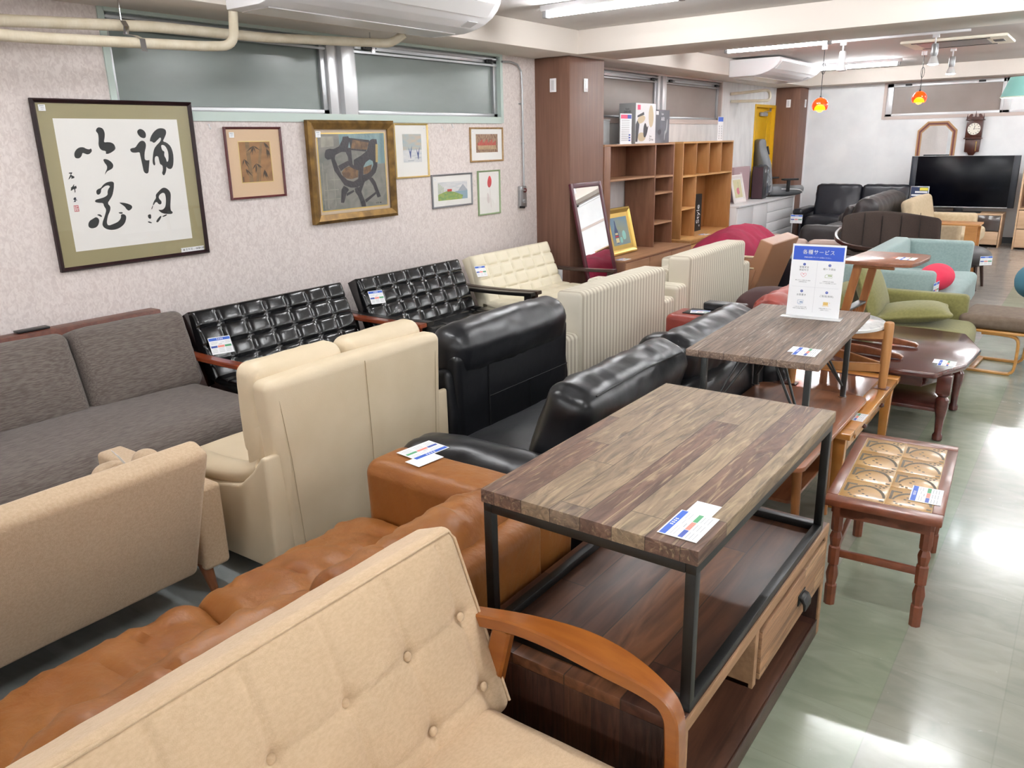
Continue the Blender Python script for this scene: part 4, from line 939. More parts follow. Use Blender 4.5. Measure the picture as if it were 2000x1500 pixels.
# black leather two-seater facing the wall, behind the tan one
t = thing('leather_sofa', 'black leather sofa with two leaning back cushions, behind the two plank tables', 'sofa', (-1.20, 3.12, 0), rz=180)
b = B(); b.soft(0.17, 0, 0.32, 0.17, 1.80, 0.50, 0.06, puff=(0, 0, 0.01), nz=0.003, res=0.06); b.obj('back_frame', 'leather_black', t)
for s_ in (-1, 1):
    b = B(); b.soft(0, 0, 0, 0.19, 0.88, 0.44, 0.07, puff=(0.03, 0.0, 0.012), nz=0.006, nf=5, res=0.03, fold=0.014, mt=RT((0.275, s_ * 0.445, 0.55), ry=-20)); q = b.obj('back_cushion', 'leather_black', t)
    b = B(); b.tube([(0.135, s_ * 0.445 - 0.36, 0.735), (0.125, s_ * 0.445, 0.752), (0.135, s_ * 0.445 + 0.36, 0.735)], 0.0035, 6); b.obj('piping', 'leather_black_seam', q)
    b = B(); b.soft(0.54, s_ * 0.445, 0.32, 0.66, 0.88, 0.17, 0.06, puff=(0, 0, 0.03), nz=0.005, nf=5, fold=0.004, res=0.05); b.obj('seat_cushion', 'leather_black', t)
    b = B(); b.soft(0.44, s_ * 1.00, 0.30, 0.86, 0.24, 0.42, 0.10, puff=(0.0, 0.0, 0.03), nz=0.008, nf=6, fold=0.014, res=0.035); b.obj('arm', 'leather_black', t)
b = B(); b.box(0.06, 0.82, -0.92, 0.92, 0.04, 0.24, 0.02); b.obj('base', 'leather_black', t)

# tan leather sofa facing the wall
t = thing('leather_sofa', 'wrinkled tan leather sofa between the two beige sofas', 'sofa', (-1.14, 0.35, 0), rz=180)
b = B(); b.soft(0.07, 0, 0.32, 0.13, 2.70, 0.50, 0.04, nz=0.003, res=0.08); b.obj('back_frame', 'leather_tan', t)
b = B(); b.soft(0.39, -1.445, 0.32, 0.74, 0.21, 0.53, 0.055, puff=(0, 0, 0.005), nz=0.003, nf=4, res=0.05); b.obj('arm', 'leather_tan', t)
b = B(); b.soft(0.39, 1.445, 0.32, 0.74, 0.21, 0.53, 0.055, puff=(0, 0, 0.005), nz=0.003, nf=4, res=0.08); b.obj('arm', 'leather_tan', t)
for y, w_ in ((-1.01, 0.66), (-0.34, 0.68), (0.34, 0.68), (1.01, 0.66)):
    b = B(); b.soft(0.47, y, 0.30, 0.62, w_ + 0.01, 0.18, 0.075, puff=(0.02, 0, 0.035), nz=0.010, nf=5, fold=0.026, res=0.022, seed=y * 9); b.obj('seat_cushion', 'leather_tan', t)
    b = B(); b.soft(0, 0, 0, 0.16, w_ + 0.0, 0.32, 0.072, puff=(0.03, 0, 0.01), nz=0.010, nf=5, fold=0.024, res=0.022, seed=y * 5, mt=RT((0.205, y, 0.475), ry=-24)); b.obj('back_cushion', 'leather_tan', t)
b = B(); b.box(0.1, 0.70, -1.36, 1.36, 0.04, 0.24, 0.02); b.obj('base', 'leather_tan_dark', t)

# buttoned beige sofa in the foreground
t = thing('fabric_sofa', 'buttoned oatmeal-beige sofa with curved honey wood arm, in the foreground', 'sofa', (-0.98, 0.755, 0))
TH = -21
mt = RT((0.0, 0, 0.32), ry=TH)
def beige_back(w_, h_, cols, rows):
    b = B(); cell = 14
    def hgt(y, z):
        d = 0
        for yb in cols:
            for zb in rows:
                r2_ = ((y - yb) ** 2 + (z - zb) ** 2)
                d -= 0.014 * math.exp(-r2_ / (2 * 0.014 ** 2)) + 0.006 * math.exp(-r2_ / (2 * 0.05 ** 2))
        for yb in cols: d -= 0.006 * math.exp(-((y - yb) / 0.006) ** 2)
        for zb in rows: d -= 0.0045 * math.exp(-((z - zb) / 0.006) ** 2)
        return d
    def warp(p):
        y, z = p.y, p.z + h_ / 2
        x = p.x
        if p.x > 0.02 and abs(y) < w_ / 2 - 0.02 and 0.02 < z < h_ - 0.025: x += hgt(y, z)
        return (x, y, p.z)
    b.soft(0, 0, 0, 0.12, w_, h_, 0.028, puff=(0.022, 0, 0.0), nz=0.0015, nf=9, res=0.0075, warp=warp, mt=mt @ Matrix.Translation((0, 0, h_ / 2)))
    return b
cols = [0.41 - 0.173 * i for i in range(5)]; rows = [0.09, 0.26]
q = beige_back(0.96, 0.46, cols, rows).obj('backrest', 'fabric_oat', t, auto=80)
for yb in cols:
    for zb in rows:
        b = B(); b.sphere((0.058, yb, zb), (0.006, 0.0105, 0.0105), 14, mt=mt); b.obj('button', 'fabric_oat', q)
b = B(); pp = [(0.062, -0.462, 0.44), (0.062, 0.462, 0.44), (0.062, 0.468, 0.02)]
b.tube([(0.058, -0.47, 0.02), (0.058, -0.47, 0.425), (0.060, -0.455, 0.447), (0.060, 0.455, 0.447), (0.058, 0.47, 0.425), (0.058, 0.47, 0.02)], 0.0035, 8, mt=mt); b.obj('piping', 'fabric_oat', q)
def seatw(p):
    d = 0
    for yb in (-0.27, 0.10, 0.26):
        for xb in (-0.02,):
            d -= 0.03 * math.exp(-((p.y - yb) ** 2 + (p.x - xb) ** 2) / (2 * 0.028 ** 2))
    return (p.x, p.y, p.z + (d if p.z > 0 else 0))
b = B(); b.soft(0.25, -0.01, 0.31, 0.48, 0.87, 0.15, 0.045, puff=(0.01, 0, 0.03), nz=0.002, nf=6, res=0.02, warp=seatw); b.obj('seat_cushion', 'fabric_oat', t, auto=80)
b = B(); b.box(0.03, 0.50, -0.44, 0.44, 0.16, 0.235, 0.01); b.obj('seat_frame', 'wood_honey', t)
for s_ in (-1, 1):
    y = s_ * 0.475
    pts = sweep_pts([(-0.06, y, 0.545), (0.08, y, 0.572), (0.22, y, 0.580), (0.34, y, 0.566), (0.415, y, 0.543), (0.447, y, 0.515), (0.457, y, 0.46), (0.457, y, 0.30), (0.43, y, 0.0)], 7)
    n = len(pts); ws = [0.04 + 0.04 * math.exp(-((i / n - 0.30) / 0.15) ** 2) for i in range(n)]
    b = B(); b.strip(pts, ws, 0.032, ch=0.12); b.obj('arm', 'wood_honey', t, auto=30)
    b = B(); b.strip([(0.035, y, 0.55), (-0.03, y, 0.30), (-0.13, y, 0.0)], 0.03, [0.05, 0.06, 0.035]); b.obj('leg', 'wood_honey', t)
    b = B(); b.strip([(-0.03, y, 0.22), (0.49, y, 0.22)], 0.025, 0.05); b.obj('side_rail', 'wood_honey', t)

# brown vinyl armchair beyond the striped sofas
t = thing('armchair', 'light brown vinyl armchair seen from behind, beyond the striped sofas', 'armchair', (-2.31, 7.10, 0), rz=178)
b = B(); b.soft(0, 0, 0, 0.12, 0.66, 0.60, 0.012, res=0.1, mt=RT((0.02, 0, 0.46), ry=-19)); b.obj('backrest', 'brown_vinyl', t)
b = B(); b.soft(0.35, 0, 0.30, 0.50, 0.56, 0.14, 0.02, puff=(0, 0, 0.015), res=0.08); b.obj('seat_cushion', 'brown_vinyl', t)
for s_ in (-1, 1):
    b = B(); b.prism([(0.10, 0.12), (0.0, 0.50), (0.5, 0.50), (0.55, 0.12)], s_ * 0.31 - 0.03, s_ * 0.31 + 0.03, bev=0.008); b.obj('arm', 'brown_vinyl', t)
    b = B(); b.strip([(0.02, s_ * 0.32, 0.51), (0.5, s_ * 0.32, 0.51)], 0.05, 0.015); b.obj('arm_top', 'leather_cream', t)
    for x in (0.08, 0.48):
        b = B(); b.box(x - 0.02, x + 0.02, s_ * 0.28 - 0.02, s_ * 0.28 + 0.02, 0, 0.13); b.obj('leg', 'wood_black', t)

# crimson beanbag
def bagw(p):
    return (p.x, p.y, p.z * (0.8 + 0.35 * math.exp(-((p.x) ** 2 + (p.y - 0.05) ** 2) / 0.09)))
def beanbag(label, loc, dx, dy, dz, seed, rz=0):
    t = thing('beanbag', label, 'beanbag', loc, rz)
    b = B(); b.soft(0, 0, dz / 2, dx, dy, dz, dz * 0.46, puff=(0.04, 0.04, 0.06), nz=0.03, nf=3, fold=0.06, res=0.04, seed=seed); b.obj('bag_cover', 'crimson', t, auto=80)
    b = B(); b.tube(sweep_pts([(0.0, 0.0, dz * 1.02), (0.05, 0.1, dz * 1.10), (0.0, 0.2, dz * 1.0)]), 0.025, 10, flat=0.5); b.obj('pull_strap', 'crimson', t)
beanbag('big crimson beanbag slumped behind the farther striped sofa', (-3.05, 8.25, 0), 0.62, 1.35, 0.62, 2)
# ---------------------------------------------------------------- tables along the aisle
planks('reclaimed_top', ['87735f', '8c7862', '6f5446', '806e5e', '927e66', '6c5245', '7a6858'], 0.0801, gs=(30, 4.5, 30), bstr=1.0, length=0.95, light='c4ae88', lfac=0.4, bd=0.006)
planks('reclaimed_trestle', ['7c685a', '826e60', '745f52', '7d695b'], 0.104, gs=(50, 3, 50), bstr=0.6, length=1.4, light='cdbfae', lfac=0.5)
planks('reclaimed_dark', ['5e3c2b', '704830', '52352a', '7c5238'], 0.15, gs=(20, 1.8, 20), bstr=0.3, rough=0.42, length=0.9)
planks('reclaimed_front', ['b18a67', 'a37b5a', 'b9936f'], 0.045, axis='Z', gs=(30, 3, 60), bstr=0.8, length=1.2, rough=0.6, bd=0.006)
planks('reclaimed_side', ['4a3025', '6b4431', '8a5a3a', '3c271f', '573828'], 0.075, axis='X', grain='Z', gs=(60, 60, 5), bstr=0.5, length=2.0, rough=0.5)
mat('steel_black', '0e0f0f', 0.4, 0.0, bs=80, bstr=0.15, bd=0.001)
mat('steel_grey', '4c4e4d', 0.38, 0.7)
mat('edge_wood', 'a98260', 0.6, c2='94704f', ns=(30, 4, 30), bs=(60, 8, 60), bstr=0.3)
mat('wood_teak', '8a5436', 0.32, c2='a56a48', ns=(34, 3, 34), nd=3, lo=0.35, hi=0.65, coat=0.25, bs=(90, 8, 90), bstr=0.1)
mat('wood_orange', 'c68540', 0.22, c2='cb8c46', ns=(20, 3, 20), coat=0.5)
mat('smoked_glass', '7a5142', 0.08, spec=0.8, coat=0.5)
mat('marble', 'eeeeec', 0.15, c2='c6c9cb', ns=(14, 14, 14), nd=8, lo=0.5, hi=0.75, distort=3, coat=0.4)
mat('wood_ash', 'c48d57', 0.4, c2='b57c46', ns=(30, 30, 3))
mat('wood_mahogany', '4c2520', 0.2, c2='5c302a', ns=(8, 30, 30), nd=3, coat=0.6)
mat('wood_walnut2', '7d4c33', 0.3, c2='965d40', ns=(30, 4, 30), coat=0.3)
mat('wood_oak_leg', 'a56c3c', 0.4, c2='925a2e', ns=(40, 40, 4))
mat('tile_wood', '6b3821', 0.35, c2='7a4229', ns=(30, 4, 30), coat=0.15)
mat('ceramic', 'c49a5e', 0.35, c2='a87f45', ns=(9, 9, 9), nd=3, coat=0.3)
mat('ceramic_dark', '4f4228', 0.5)
mat('grout', 'd8c49c', 0.7)
mat('fabric_green', '7f7b48', 0.95, c2='747040', ns=(60, 60, 60), bs=300, bstr=0.4, bd=0.002, sheen=0.2)
mat('fabric_mint', '98aba8', 0.95, c2='8da19e', ns=(60, 60, 60), bs=300, bstr=0.4, bd=0.002, sheen=0.2)
mat('fabric_pink', 'e23c58', 0.9, c2='da3150', ns=(10, 10, 10))
mat('fabric_taupe', '756556', 0.9, c2='6a5a4c', ns=(30, 30, 30), bs=200, bstr=0.2)
mat('bentwood', 'd09a58', 0.35, c2='c18a48', ns=(8, 30, 30), coat=0.3)
mat('fabric_teal', '4a7d8f', 0.9)
mat('sign_blue', '1f4fc4', 0.3)
mat('sign_white', 'f0f1f3', 0.3)
mat('acrylic', 'dcdcdc', 0.1, spec=0.8, coat=0.5)
mat('sign_grey', '55565a', 0.6)
mat('sign_pale', 'd5d6da', 0.6)
mat('icon_pink', 'e79aa6', 0.6); mat('icon_green', 'a9b88c', 0.6); mat('icon_blue', '8ea3c4', 0.6); mat('icon_yellow', 'e3c171', 0.6)

# low TV board of reclaimed wood carrying the steel-framed table
t = thing('tv_board', 'low rustic plank cabinet with one drawer under the black steel-framed table', 'cabinet', (-0.845, 1.885, 0))
X0, X1, Y0, Y1 = -0.298, 0.298, -0.562, 0.562
b = B(); b.box(X0, X1, Y0, Y1, 0.375, 0.405, 0.003); b.obj('top_board', 'reclaimed_dark', t)
b = B(); b.box(X1 - 0.004, X1 + 0.004, Y0, Y1, 0.373, 0.4045, 0.002); b.obj('top_edge', 'edge_wood', t)
b = B(); b.box(X0, X1 - .002, Y0, Y0 + 0.03, 0, 0.375, 0.002); b.obj('side_panel', 'reclaimed_side', t)
b = B(); b.box(X0, X1 - .002, Y1 - 0.03, Y1, 0, 0.375, 0.002); b.obj('side_panel', 'reclaimed_side', t)
for y in (Y0, Y1 - 0.03):
    b = B(); b.box(X1 - 0.004, X1 + 0.003, y, y + 0.03, 0, 0.374, 0.002); b.obj('side_edge', 'edge_wood', t)
b = B(); b.box(X0, X1 - .002, Y0 + .03, Y1 - .03, 0.03, 0.06, 0.002); b.obj('bottom_shelf', 'reclaimed_dark', t)
b = B(); b.box(X1 - 0.004, X1 + 0.003, Y0 + .03, Y1 - .03, 0.0, 0.062, 0.002); b.obj('shelf_edge', 'reclaimed_dark', t)
b = B(); b.box(X0, X0 + 0.01, Y0 + .03, Y1 - .03, 0.06, 0.375); b.obj('back_board', 'reclaimed_dark', t)
for y in (-0.10,):
    b = B(); b.box(X0 + .01, X1, y, y + 0.026, 0.195, 0.374, 0.002); b.obj('divider', 'edge_wood', t)
b = B(); b.box(X0 + 0.01, X1 - 0.01, -0.1, Y1 - .03, 0.195, 0.21, 0.001); b.obj('drawer_floor', 'reclaimed_dark', t)
b = B(); b.box(X1 - 0.03, X1 + 0.006, -0.065, Y1 - 0.035, 0.205, 0.355, 0.002); d = b.obj('drawer', 'reclaimed_front', t)
b = B(); hy = 0.285; b.box(X1 + 0.006, X1 + 0.009, hy - 0.033, hy + 0.033, 0.262, 0.296, 0.001)
b.prism([(X1 + 0.008, 0.29), (X1 + 0.022, 0.286), (X1 + 0.03, 0.27), (X1 + 0.03, 0.25), (X1 + 0.022, 0.245), (X1 + 0.02, 0.268), (X1 + 0.008, 0.282)], hy - 0.028, hy + 0.028, bev=0.003); b.obj('cup_handle', 'steel_black', d)
b = B(); b.box(X1 - 0.034, X1 - 0.006, Y0 + .006, Y0 + 0.03, 0.4052, 0.4057); b.obj('shelf_sticker', 'tag_white', t, smooth=False)

# steel-framed table standing on it
t = thing('coffee_table', 'weathered plank table with a black steel frame, stacked on the low rustic cabinet', 'table', (-0.825, 1.875, 0.4055))
X, Y = 0.280, 0.515
b = B(); b.box(-X, X, -Y, Y, 0.362, 0.397, 0.002); b.obj('tabletop', 'reclaimed_top', t)
k = 0.024; X -= 0.004; Y -= 0.004
b = B()
for z0, z1 in ((0.337, 0.3618), (0.0, 0.024)):
    b.box(-X, -X + k, -Y, Y, z0, z1, 0.002); b.box(X - k, X, -Y, Y, z0, z1, 0.002); b.box(-X + k, X - k, -Y, -Y + k, z0, z1, 0.002); b.box(-X + k, X - k, Y - k, Y, z0, z1, 0.002)
b.obj('steel_frame', 'steel_black', t)
for sx in (-1, 1):
    for sy in (-1, 1):
        b = B(); b.box(min(sx * X, sx * (X - k)), max(sx * X, sx * (X - k)), min(sy * Y, sy * (Y - k)), max(sy * Y, sy * (Y - k)), 0.022, 0.339, 0.0015); b.obj('leg', 'steel_black', t)
price_tag('price tag on the corner of the steel-framed plank table', (-0.607, 1.452, 0.804), rz=90, s=1.05, slip=(0.62, 0.05))

# brown teak-look table with rounded corners
t = thing('coffee_table', 'low brown wooden table with rounded corners, under the trestle-leg table', 'table', (-1.008, 3.36, 0))
def rrect(x, y, r_, n=6):
    o = []
    for (cx, cy, a0) in ((x - r_, y - r_, 0), (-x + r_, y - r_, 90), (-x + r_, -y + r_, 180), (x - r_, -y + r_, 270)):
        for i in range(n + 1):
            a = math.radians(a0 + 90 * i / n); o.append((cx + r_ * math.cos(a), cy + r_ * math.sin(a)))
    return o
b = B(); b.prism(rrect(0.262, 0.525, 0.05), 0.380, 0.40, axis='z', bev=0.004); b.obj('tabletop', 'wood_teak', t)
b = B(); b.prism(rrect(0.20, 0.40, 0.03), 0.19, 0.205, axis='z', bev=0.003); b.obj('lower_shelf', 'wood_teak', t)
for sx in (-1, 1):
    for y in (-0.44, 0.0):
        b = B(); b.cyl((sx * 0.22, y, 0.38), (sx * 0.235, y - 0.01, 0.0), 0.02, 0.014); b.obj('leg', 'wood_oak_leg', t)

# table with angled steel trestle braces
t = thing('trestle_table', 'dark plank table on thin steel legs with diagonal braces, stacked on the brown table', 'table', (-1.04, 3.475, 0.4005), rz=3.0)
X, Y = 0.262, 0.53
b = B(); b.box(-X, X, -Y, Y, 0.352, 0.38, 0.002); b.obj('tabletop', 'reclaimed_trestle', t)
for sx in (-1, 1):
    for (yt, yb) in ((-0.44, -0.45), (0.34, 0.335)):
        b = B(); b.box(sx * 0.208 - 0.012, sx * 0.208 + 0.012, yb - 0.012, yb + 0.012, 0.006, 0.352, 0.002); lg = b.obj('leg', 'steel_grey', t)
        b = B(); b.cyl((sx * 0.208, yb, 0), (sx * 0.208, yb, 0.006), 0.019, 0.019); b.cyl((sx * 0.208, yb, 0.006), (sx * 0.208, yb, 0.02), 0.007); b.obj('levelling_foot', 'chrome', lg)
        for dx in (0.03, 0.075):
            b = B(); b.tube([(sx * 0.203, yb + (0.015 if yb < 0 else -0.015), 0.06), (sx * dx, yb + (0.12 if yb < 0 else -0.12), 0.350)], 0.0055, 8); b.obj('brace', 'steel_grey', t)
b = B(); b.box(-0.21, 0.21, -0.455, -0.44, 0.345, 0.352); b.box(-0.21, 0.21, 0.33, 0.345, 0.345, 0.352); b.box(-0.1, 0.1, -0.36, 0.24, 0.347, 0.352); b.obj('top_bracket', 'steel_grey', t)
price_tag('price tag near the front corner of the trestle-leg table', (-0.845, 3.12, 0.7815), rz=93, s=1.05, slip=(0.2, 0.45))

# acrylic sign stand
t = thing('sign_stand', 'white and blue service notice in an acrylic stand on the trestle-leg table', 'sign', (-1.012, 3.77, 0.7812), rz=3)
b = B(); b.box(-0.135, 0.135, -0.045, 0.045, 0.0, 0.004, 0.001); b.obj('stand_base', 'acrylic', t)
TL = RT((0, 0, 0.004), rx=-6)
b = B(); b.box(-0.119, 0.119, -0.0015, 0.0015, 0, 0.335, 0.0005, mt=TL); b.obj('sign_panel', 'sign_white', t, smooth=False)
VF = TL @ RT((0, -0.0017, 0), rx=90)    # text plane facing -y
b = B(); b.box(-0.112, 0.112, -0.0022, -0.0014, 0.262, 0.326, mt=TL); b.obj('blue_heading', 'sign_blue', t, smooth=False)
def st(name, s_, x, z, size, m='sign_grey', dy=0.0, sp=1.1): return text(name, s_, size, m, t, TL @ Matrix.Translation((x, -0.0017 - dy, z)) @ Euler((math.radians(90), 0, 0)).to_matrix().to_4x4(), 0.0001, sp=sp)
st('heading_text', '各種サービス', 0, 0.298, 0.0225, 'sign_white', 0.0008, sp=1.15); st('heading_text', '各種サービス', 0.0006, 0.2984, 0.0225, 'sign_white', 0.0008, sp=1.15)
st('subheading_text', '詳細は店頭スタッフへお尋ねください。', 0, 0.275, 0.0066, 'sign_white', 0.0008)
b = B()
b.box(-0.0006, 0.0006, -0.0019, -0.0015, 0.02, 0.255, mt=TL); b.box(-0.105, 0.105, -0.0019, -0.0015, 0.137, 0.138, mt=TL); b.obj('cell_lines', 'sign_pale', t, smooth=False)
for (x, z0, ti, l1, l2, n_) in ((-0.058, 0.145, ['家電安全', '保証付き'], '購入日から1年間の安心保証', '(対象商品のみ)', '1'), (0.055, 0.145, ['軽トラ貸出'], '大型商品も楽々運搬', '※ガソリン代は実費となります', '2'),
                    (-0.058, 0.02, ['お取置き'], '1ヶ月以内で商品代全額', '商品のお取置き期間をさす', '3'), (0.055, 0.02, ['ご配送(有料)'], '詳細は店頭スタッフへ', 'お尋ねください。', '4')):
    b = B(); b.cyl((x, -0.0016, z0 + 0.097), (x, -0.0021, z0 + 0.097), 0.0062, mt=TL); q = b.obj('number_dot', 'tag_navy', t)
    st('number_text', n_, x, z0 + 0.097, 0.008, 'sign_white', 0.0006)
    for i, s_ in enumerate(ti): st('title_text', s_, x, z0 + 0.083 - i * 0.0125 - (0.004 if len(ti) == 1 else 0), 0.0105, 'sign_grey')
    st('detail_text', l1, x, z0 + 0.022, 0.0052, 'sign_grey'); st('detail_text', l2, x, z0 + 0.0145, 0.0052, 'sign_grey')
def ic(name, rects, m, pts=None):
    b = B()
    for (x0, x1, z0, z1) in rects: b.box(x0, x1, -0.0019, -0.0015, z0, z1, mt=TL)
    if pts:
        for pl in pts: b.tube([(p[0], -0.0017, p[1]) for p in pl], 0.0009, 6, mt=TL)
    b.obj(name, m, t)
hc = (-0.058, 0.193); ic('heart_icon', [(hc[0] - .003, hc[0] + .003, hc[1] + .001, hc[1] + .005)], 'icon_pink', [[(hc[0], hc[1] - .011), (hc[0] - .012, hc[1]), (hc[0] - .012, hc[1] + .007), (hc[0] - .006, hc[1] + .009), (hc[0], hc[1] + .004), (hc[0] + .006, hc[1] + .009), (hc[0] + .012, hc[1] + .007), (hc[0] + .012, hc[1]), (hc[0], hc[1] - .011)]])
tc_ = (0.055, 0.192); ic('truck_icon', [(tc_[0] - .004, tc_[0] + .014, tc_[1] + .0, tc_[1] + .006)], 'icon_green', [[(tc_[0] - .016, tc_[1] - .006), (tc_[0] - .016, tc_[1] + .003), (tc_[0] - .009, tc_[1] + .009), (tc_[0] + .016, tc_[1] + .009), (tc_[0] + .016, tc_[1] - .006), (tc_[0] - .016, tc_[1] - .006)]])
mc = (-0.058, 0.066); ic('card_icon', [(mc[0] - .004, mc[0] + .010, mc[1] - .004, mc[1] + .002), (mc[0] - .01, mc[0] + .004, mc[1] - .013, mc[1] - .012)], 'icon_blue', [[(mc[0] - .013, mc[1] - .008), (mc[0] - .013, mc[1] + .008), (mc[0] + .013, mc[1] + .008), (mc[0] + .010, mc[1] - .008), (mc[0] - .013, mc[1] - .008)]])
pc = (0.055, 0.062); ic('parcel_icon', [(pc[0] - .011, pc[0] + .011, pc[1] - .004, pc[1] + .011), (pc[0] - .014, pc[0] + .014, pc[1] - .008, pc[1] - .006)], 'icon_yellow', [[(pc[0] + .016, pc[1] + .011), (pc[0] + .019, pc[1] + .005)]])

# orange table with smoked glass inset
t = thing('coffee_table', 'glossy orange pine table with a smoked glass inset, carrying the marble table', 'table', (-1.06, 3.925, 0))
X, Y = 0.352, 0.525
b = B()
b.box(-X, X, -Y, -Y + 0.085, 0.34, 0.368, 0.004); b.box(-X, X, Y - 0.085, Y, 0.34, 0.368, 0.004); b.box(-X, -X + 0.085, -Y + 0.085, Y - 0.085, 0.34, 0.368, 0.003); b.box(X - 0.085, X, -Y + 0.085, Y - 0.085, 0.34, 0.368, 0.003); b.obj('tabletop', 'wood_orange', t)
b = B(); b.box(-X + 0.083, X - 0.083, -Y + 0.083, Y - 0.083, 0.352, 0.366); b.obj('glass_inset', 'smoked_glass', t, smooth=False)
b = B(); b.box(-X + .03, X - .03, -Y + .03, Y - .03, 0.26, 0.34, 0.003); b.obj('apron', 'wood_orange', t)
b = B(); b.box(X - .031, X - .024, -0.3, 0.3, 0.275, 0.325, 0.002); d = b.obj('drawer', 'wood_orange', t)
for yy in (-0.18, 0.18):
    b = B(); b.sphere((X - .016, yy, 0.30), 0.012, 12); b.obj('knob', 'wood_mahogany', d)
for sx in (-1, 1):
    for sy in (-1, 1):
        b = B(); x, y = sx * (X - .05), sy * (Y - .05)
        b.prism([(x - .028, 0.34), (x + .028, 0.34), (x + .018, 0.0), (x - .018, 0.0)], y - 0.025, y + 0.025, bev=0.003); b.obj('leg', 'wood_orange', t)
price_tag('price tag on the near end of the orange pine table', (-0.745, 3.655, 0.369), rz=90, s=0.95, slip=(-0.1, 0.6))

# marble-topped round table standing on the orange one
t = thing('side_table', 'small round white marble-top table on round ash legs, atop the orange table', 'table', (-1.004, 4.20, 0.3685))
b = B(); b.lathe([(0.232, 0.300), (0.240, 0.304), (0.240, 0.317), (0.232, 0.322)], n=48); b.obj('marble_top', 'marble', t)
P3 = [(0.258, -0.02), (-0.154, -0.165), (-0.09, 0.225)]
for (x, y) in P3:
    b = B(); b.lathe([(0.019, 0.002), (0.024, 0.15), (0.024, 0.33), (0.020, 0.340), (0.012, 0.343)], (x, y, 0), 18); lg = b.obj('leg', 'wood_ash', t)
    b = B(); b.box(x - .032, x + .032, y - .032, y + .032, 0, 0.002); b.obj('felt_pad', 'wood_walnut', lg)
b = B()
for i in range(3):
    a, c = P3[i], P3[(i + 1) % 3]
    for z in (0.275, 0.105):
        v = Vector((c[0] - a[0], c[1] - a[1], 0)); n_ = Vector((-v.y, v.x, 0)).normalized()
        b.strip([(a[0], a[1], z), (c[0], c[1], z)], 0.018, 0.045, side=n_)
b.obj('rail', 'wood_ash', t)

# octagonal mahogany table
t = thing('octagonal_table', 'dark mahogany table with clipped corners and turned legs by the aisle', 'table', (-0.98, 4.99, 0))
def octa(x, y, k, j): return [(x, -y + k), (x, y - k), (x - j, y), (-x + j, y), (-x, y - k), (-x, -y + k), (-x + j, -y), (x - j, -y)]
oc = [(0.565, 0.14), (0.44, 0.52), (0.20, 0.56), (-0.40, 0.52), (-0.47, 0.14), (-0.47, -0.18), (-0.40, -0.48), (0.0, -0.54), (0.43, -0.53), (0.54, -0.25)]
b = B(); b.prism(oc, 0.370, 0.402, axis='z', bev=0.010, seg=3); b.obj('tabletop', 'wood_mahogany', t)
b = B(); b.prism([(x * .84, y * .82) for x, y in oc], 0.295, 0.372, axis='z', bev=0.003); b.obj('apron', 'wood_mahogany', t)
b = B(); b.box(-0.44, 0.44, -0.32, 0.22, 0.13, 0.15, 0.003); b.obj('lower_shelf', 'wood_mahogany', t)
for (x, y) in ((0.465, -0.405), (0.46, 0.19), (-0.40, -0.405), (-0.40, 0.19)):
    b = B(); b.box(x - .035, x + .035, y - .035, y + .035, 0.27, 0.371, 0.004)
    b.lathe([(0.018, 0), (0.026, 0.005), (0.026, 0.03), (0.018, 0.045), (0.022, 0.12), (0.034, 0.2), (0.034, 0.235), (0.022, 0.25), (0.032, 0.26), (0.03, 0.275)], (x, y, 0), 18); b.obj('leg', 'wood_mahogany', t)
price_tag('price tag on the octagonal mahogany table', (-0.53, 4.70, 0.403), rz=92, s=1.0, slip=(0.25, 0.5))

# C-shaped sofa side table on top of it
t = thing('side_table', 'C-shaped walnut side table with slatted upright, standing on the octagonal table', 'table', (-0.92, 4.84, 0.4025), rz=-4)
b = B(); b.prism(smooth_poly([(-0.16, -0.235), (0.14, -0.235), (0.20, -0.19), (0.20, 0.18), (0.14, 0.225), (-0.16, 0.225), (-0.17, 0.22), (-0.17, -0.23)], 1), 0.515, 0.535, axis='z', bev=0.006); b.obj('tabletop', 'wood_walnut2', t)
for y in (-0.165, 0.155):
    b = B(); b.strip([(-0.185, y, 0.03), (-0.14, y, 0.27), (-0.10, y, 0.50)], 0.024, 0.045); b.obj('upright', 'wood_oak_leg', t)
    b = B(); b.strip([(-0.115, y, 0.503), (0.09, y, 0.503)], 0.024, 0.026); b.obj('top_arm', 'wood_oak_leg', t)
    b = B(); b.strip([(-0.20, y, 0.03), (-0.02, y, 0.03), (0.17, y, 0.018), (0.185, y, 0.01)], 0.03, [0.055, 0.045, 0.025, 0.018]); b.obj('foot', 'wood_walnut2', t)
b = B(); b.strip([(-0.15, -0.165, 0.24), (-0.15, 0.155, 0.24)], 0.05, 0.014, side=(1, 0, 0)); b.obj('stretcher', 'steel_grey', t)
b = B(); b.strip([(-0.185, -0.165, 0.05), (-0.185, 0.155, 0.05)], 0.03, 0.03, side=(1, 0, 0)); b.obj('stretcher', 'wood_oak_leg', t)
for y in (-0.10, -0.035, 0.03, 0.095):
    b = B(); b.strip([(-0.18, y, 0.06), (-0.148, y, 0.235)], 0.022, 0.010); b.obj('slat', 'wood_oak_leg', t)
price_tag('pink-edged price tag on the C-shaped walnut side table', (-0.80, 4.80, 0.9395), rz=88, s=0.9, slip=(0.15, 0.5))

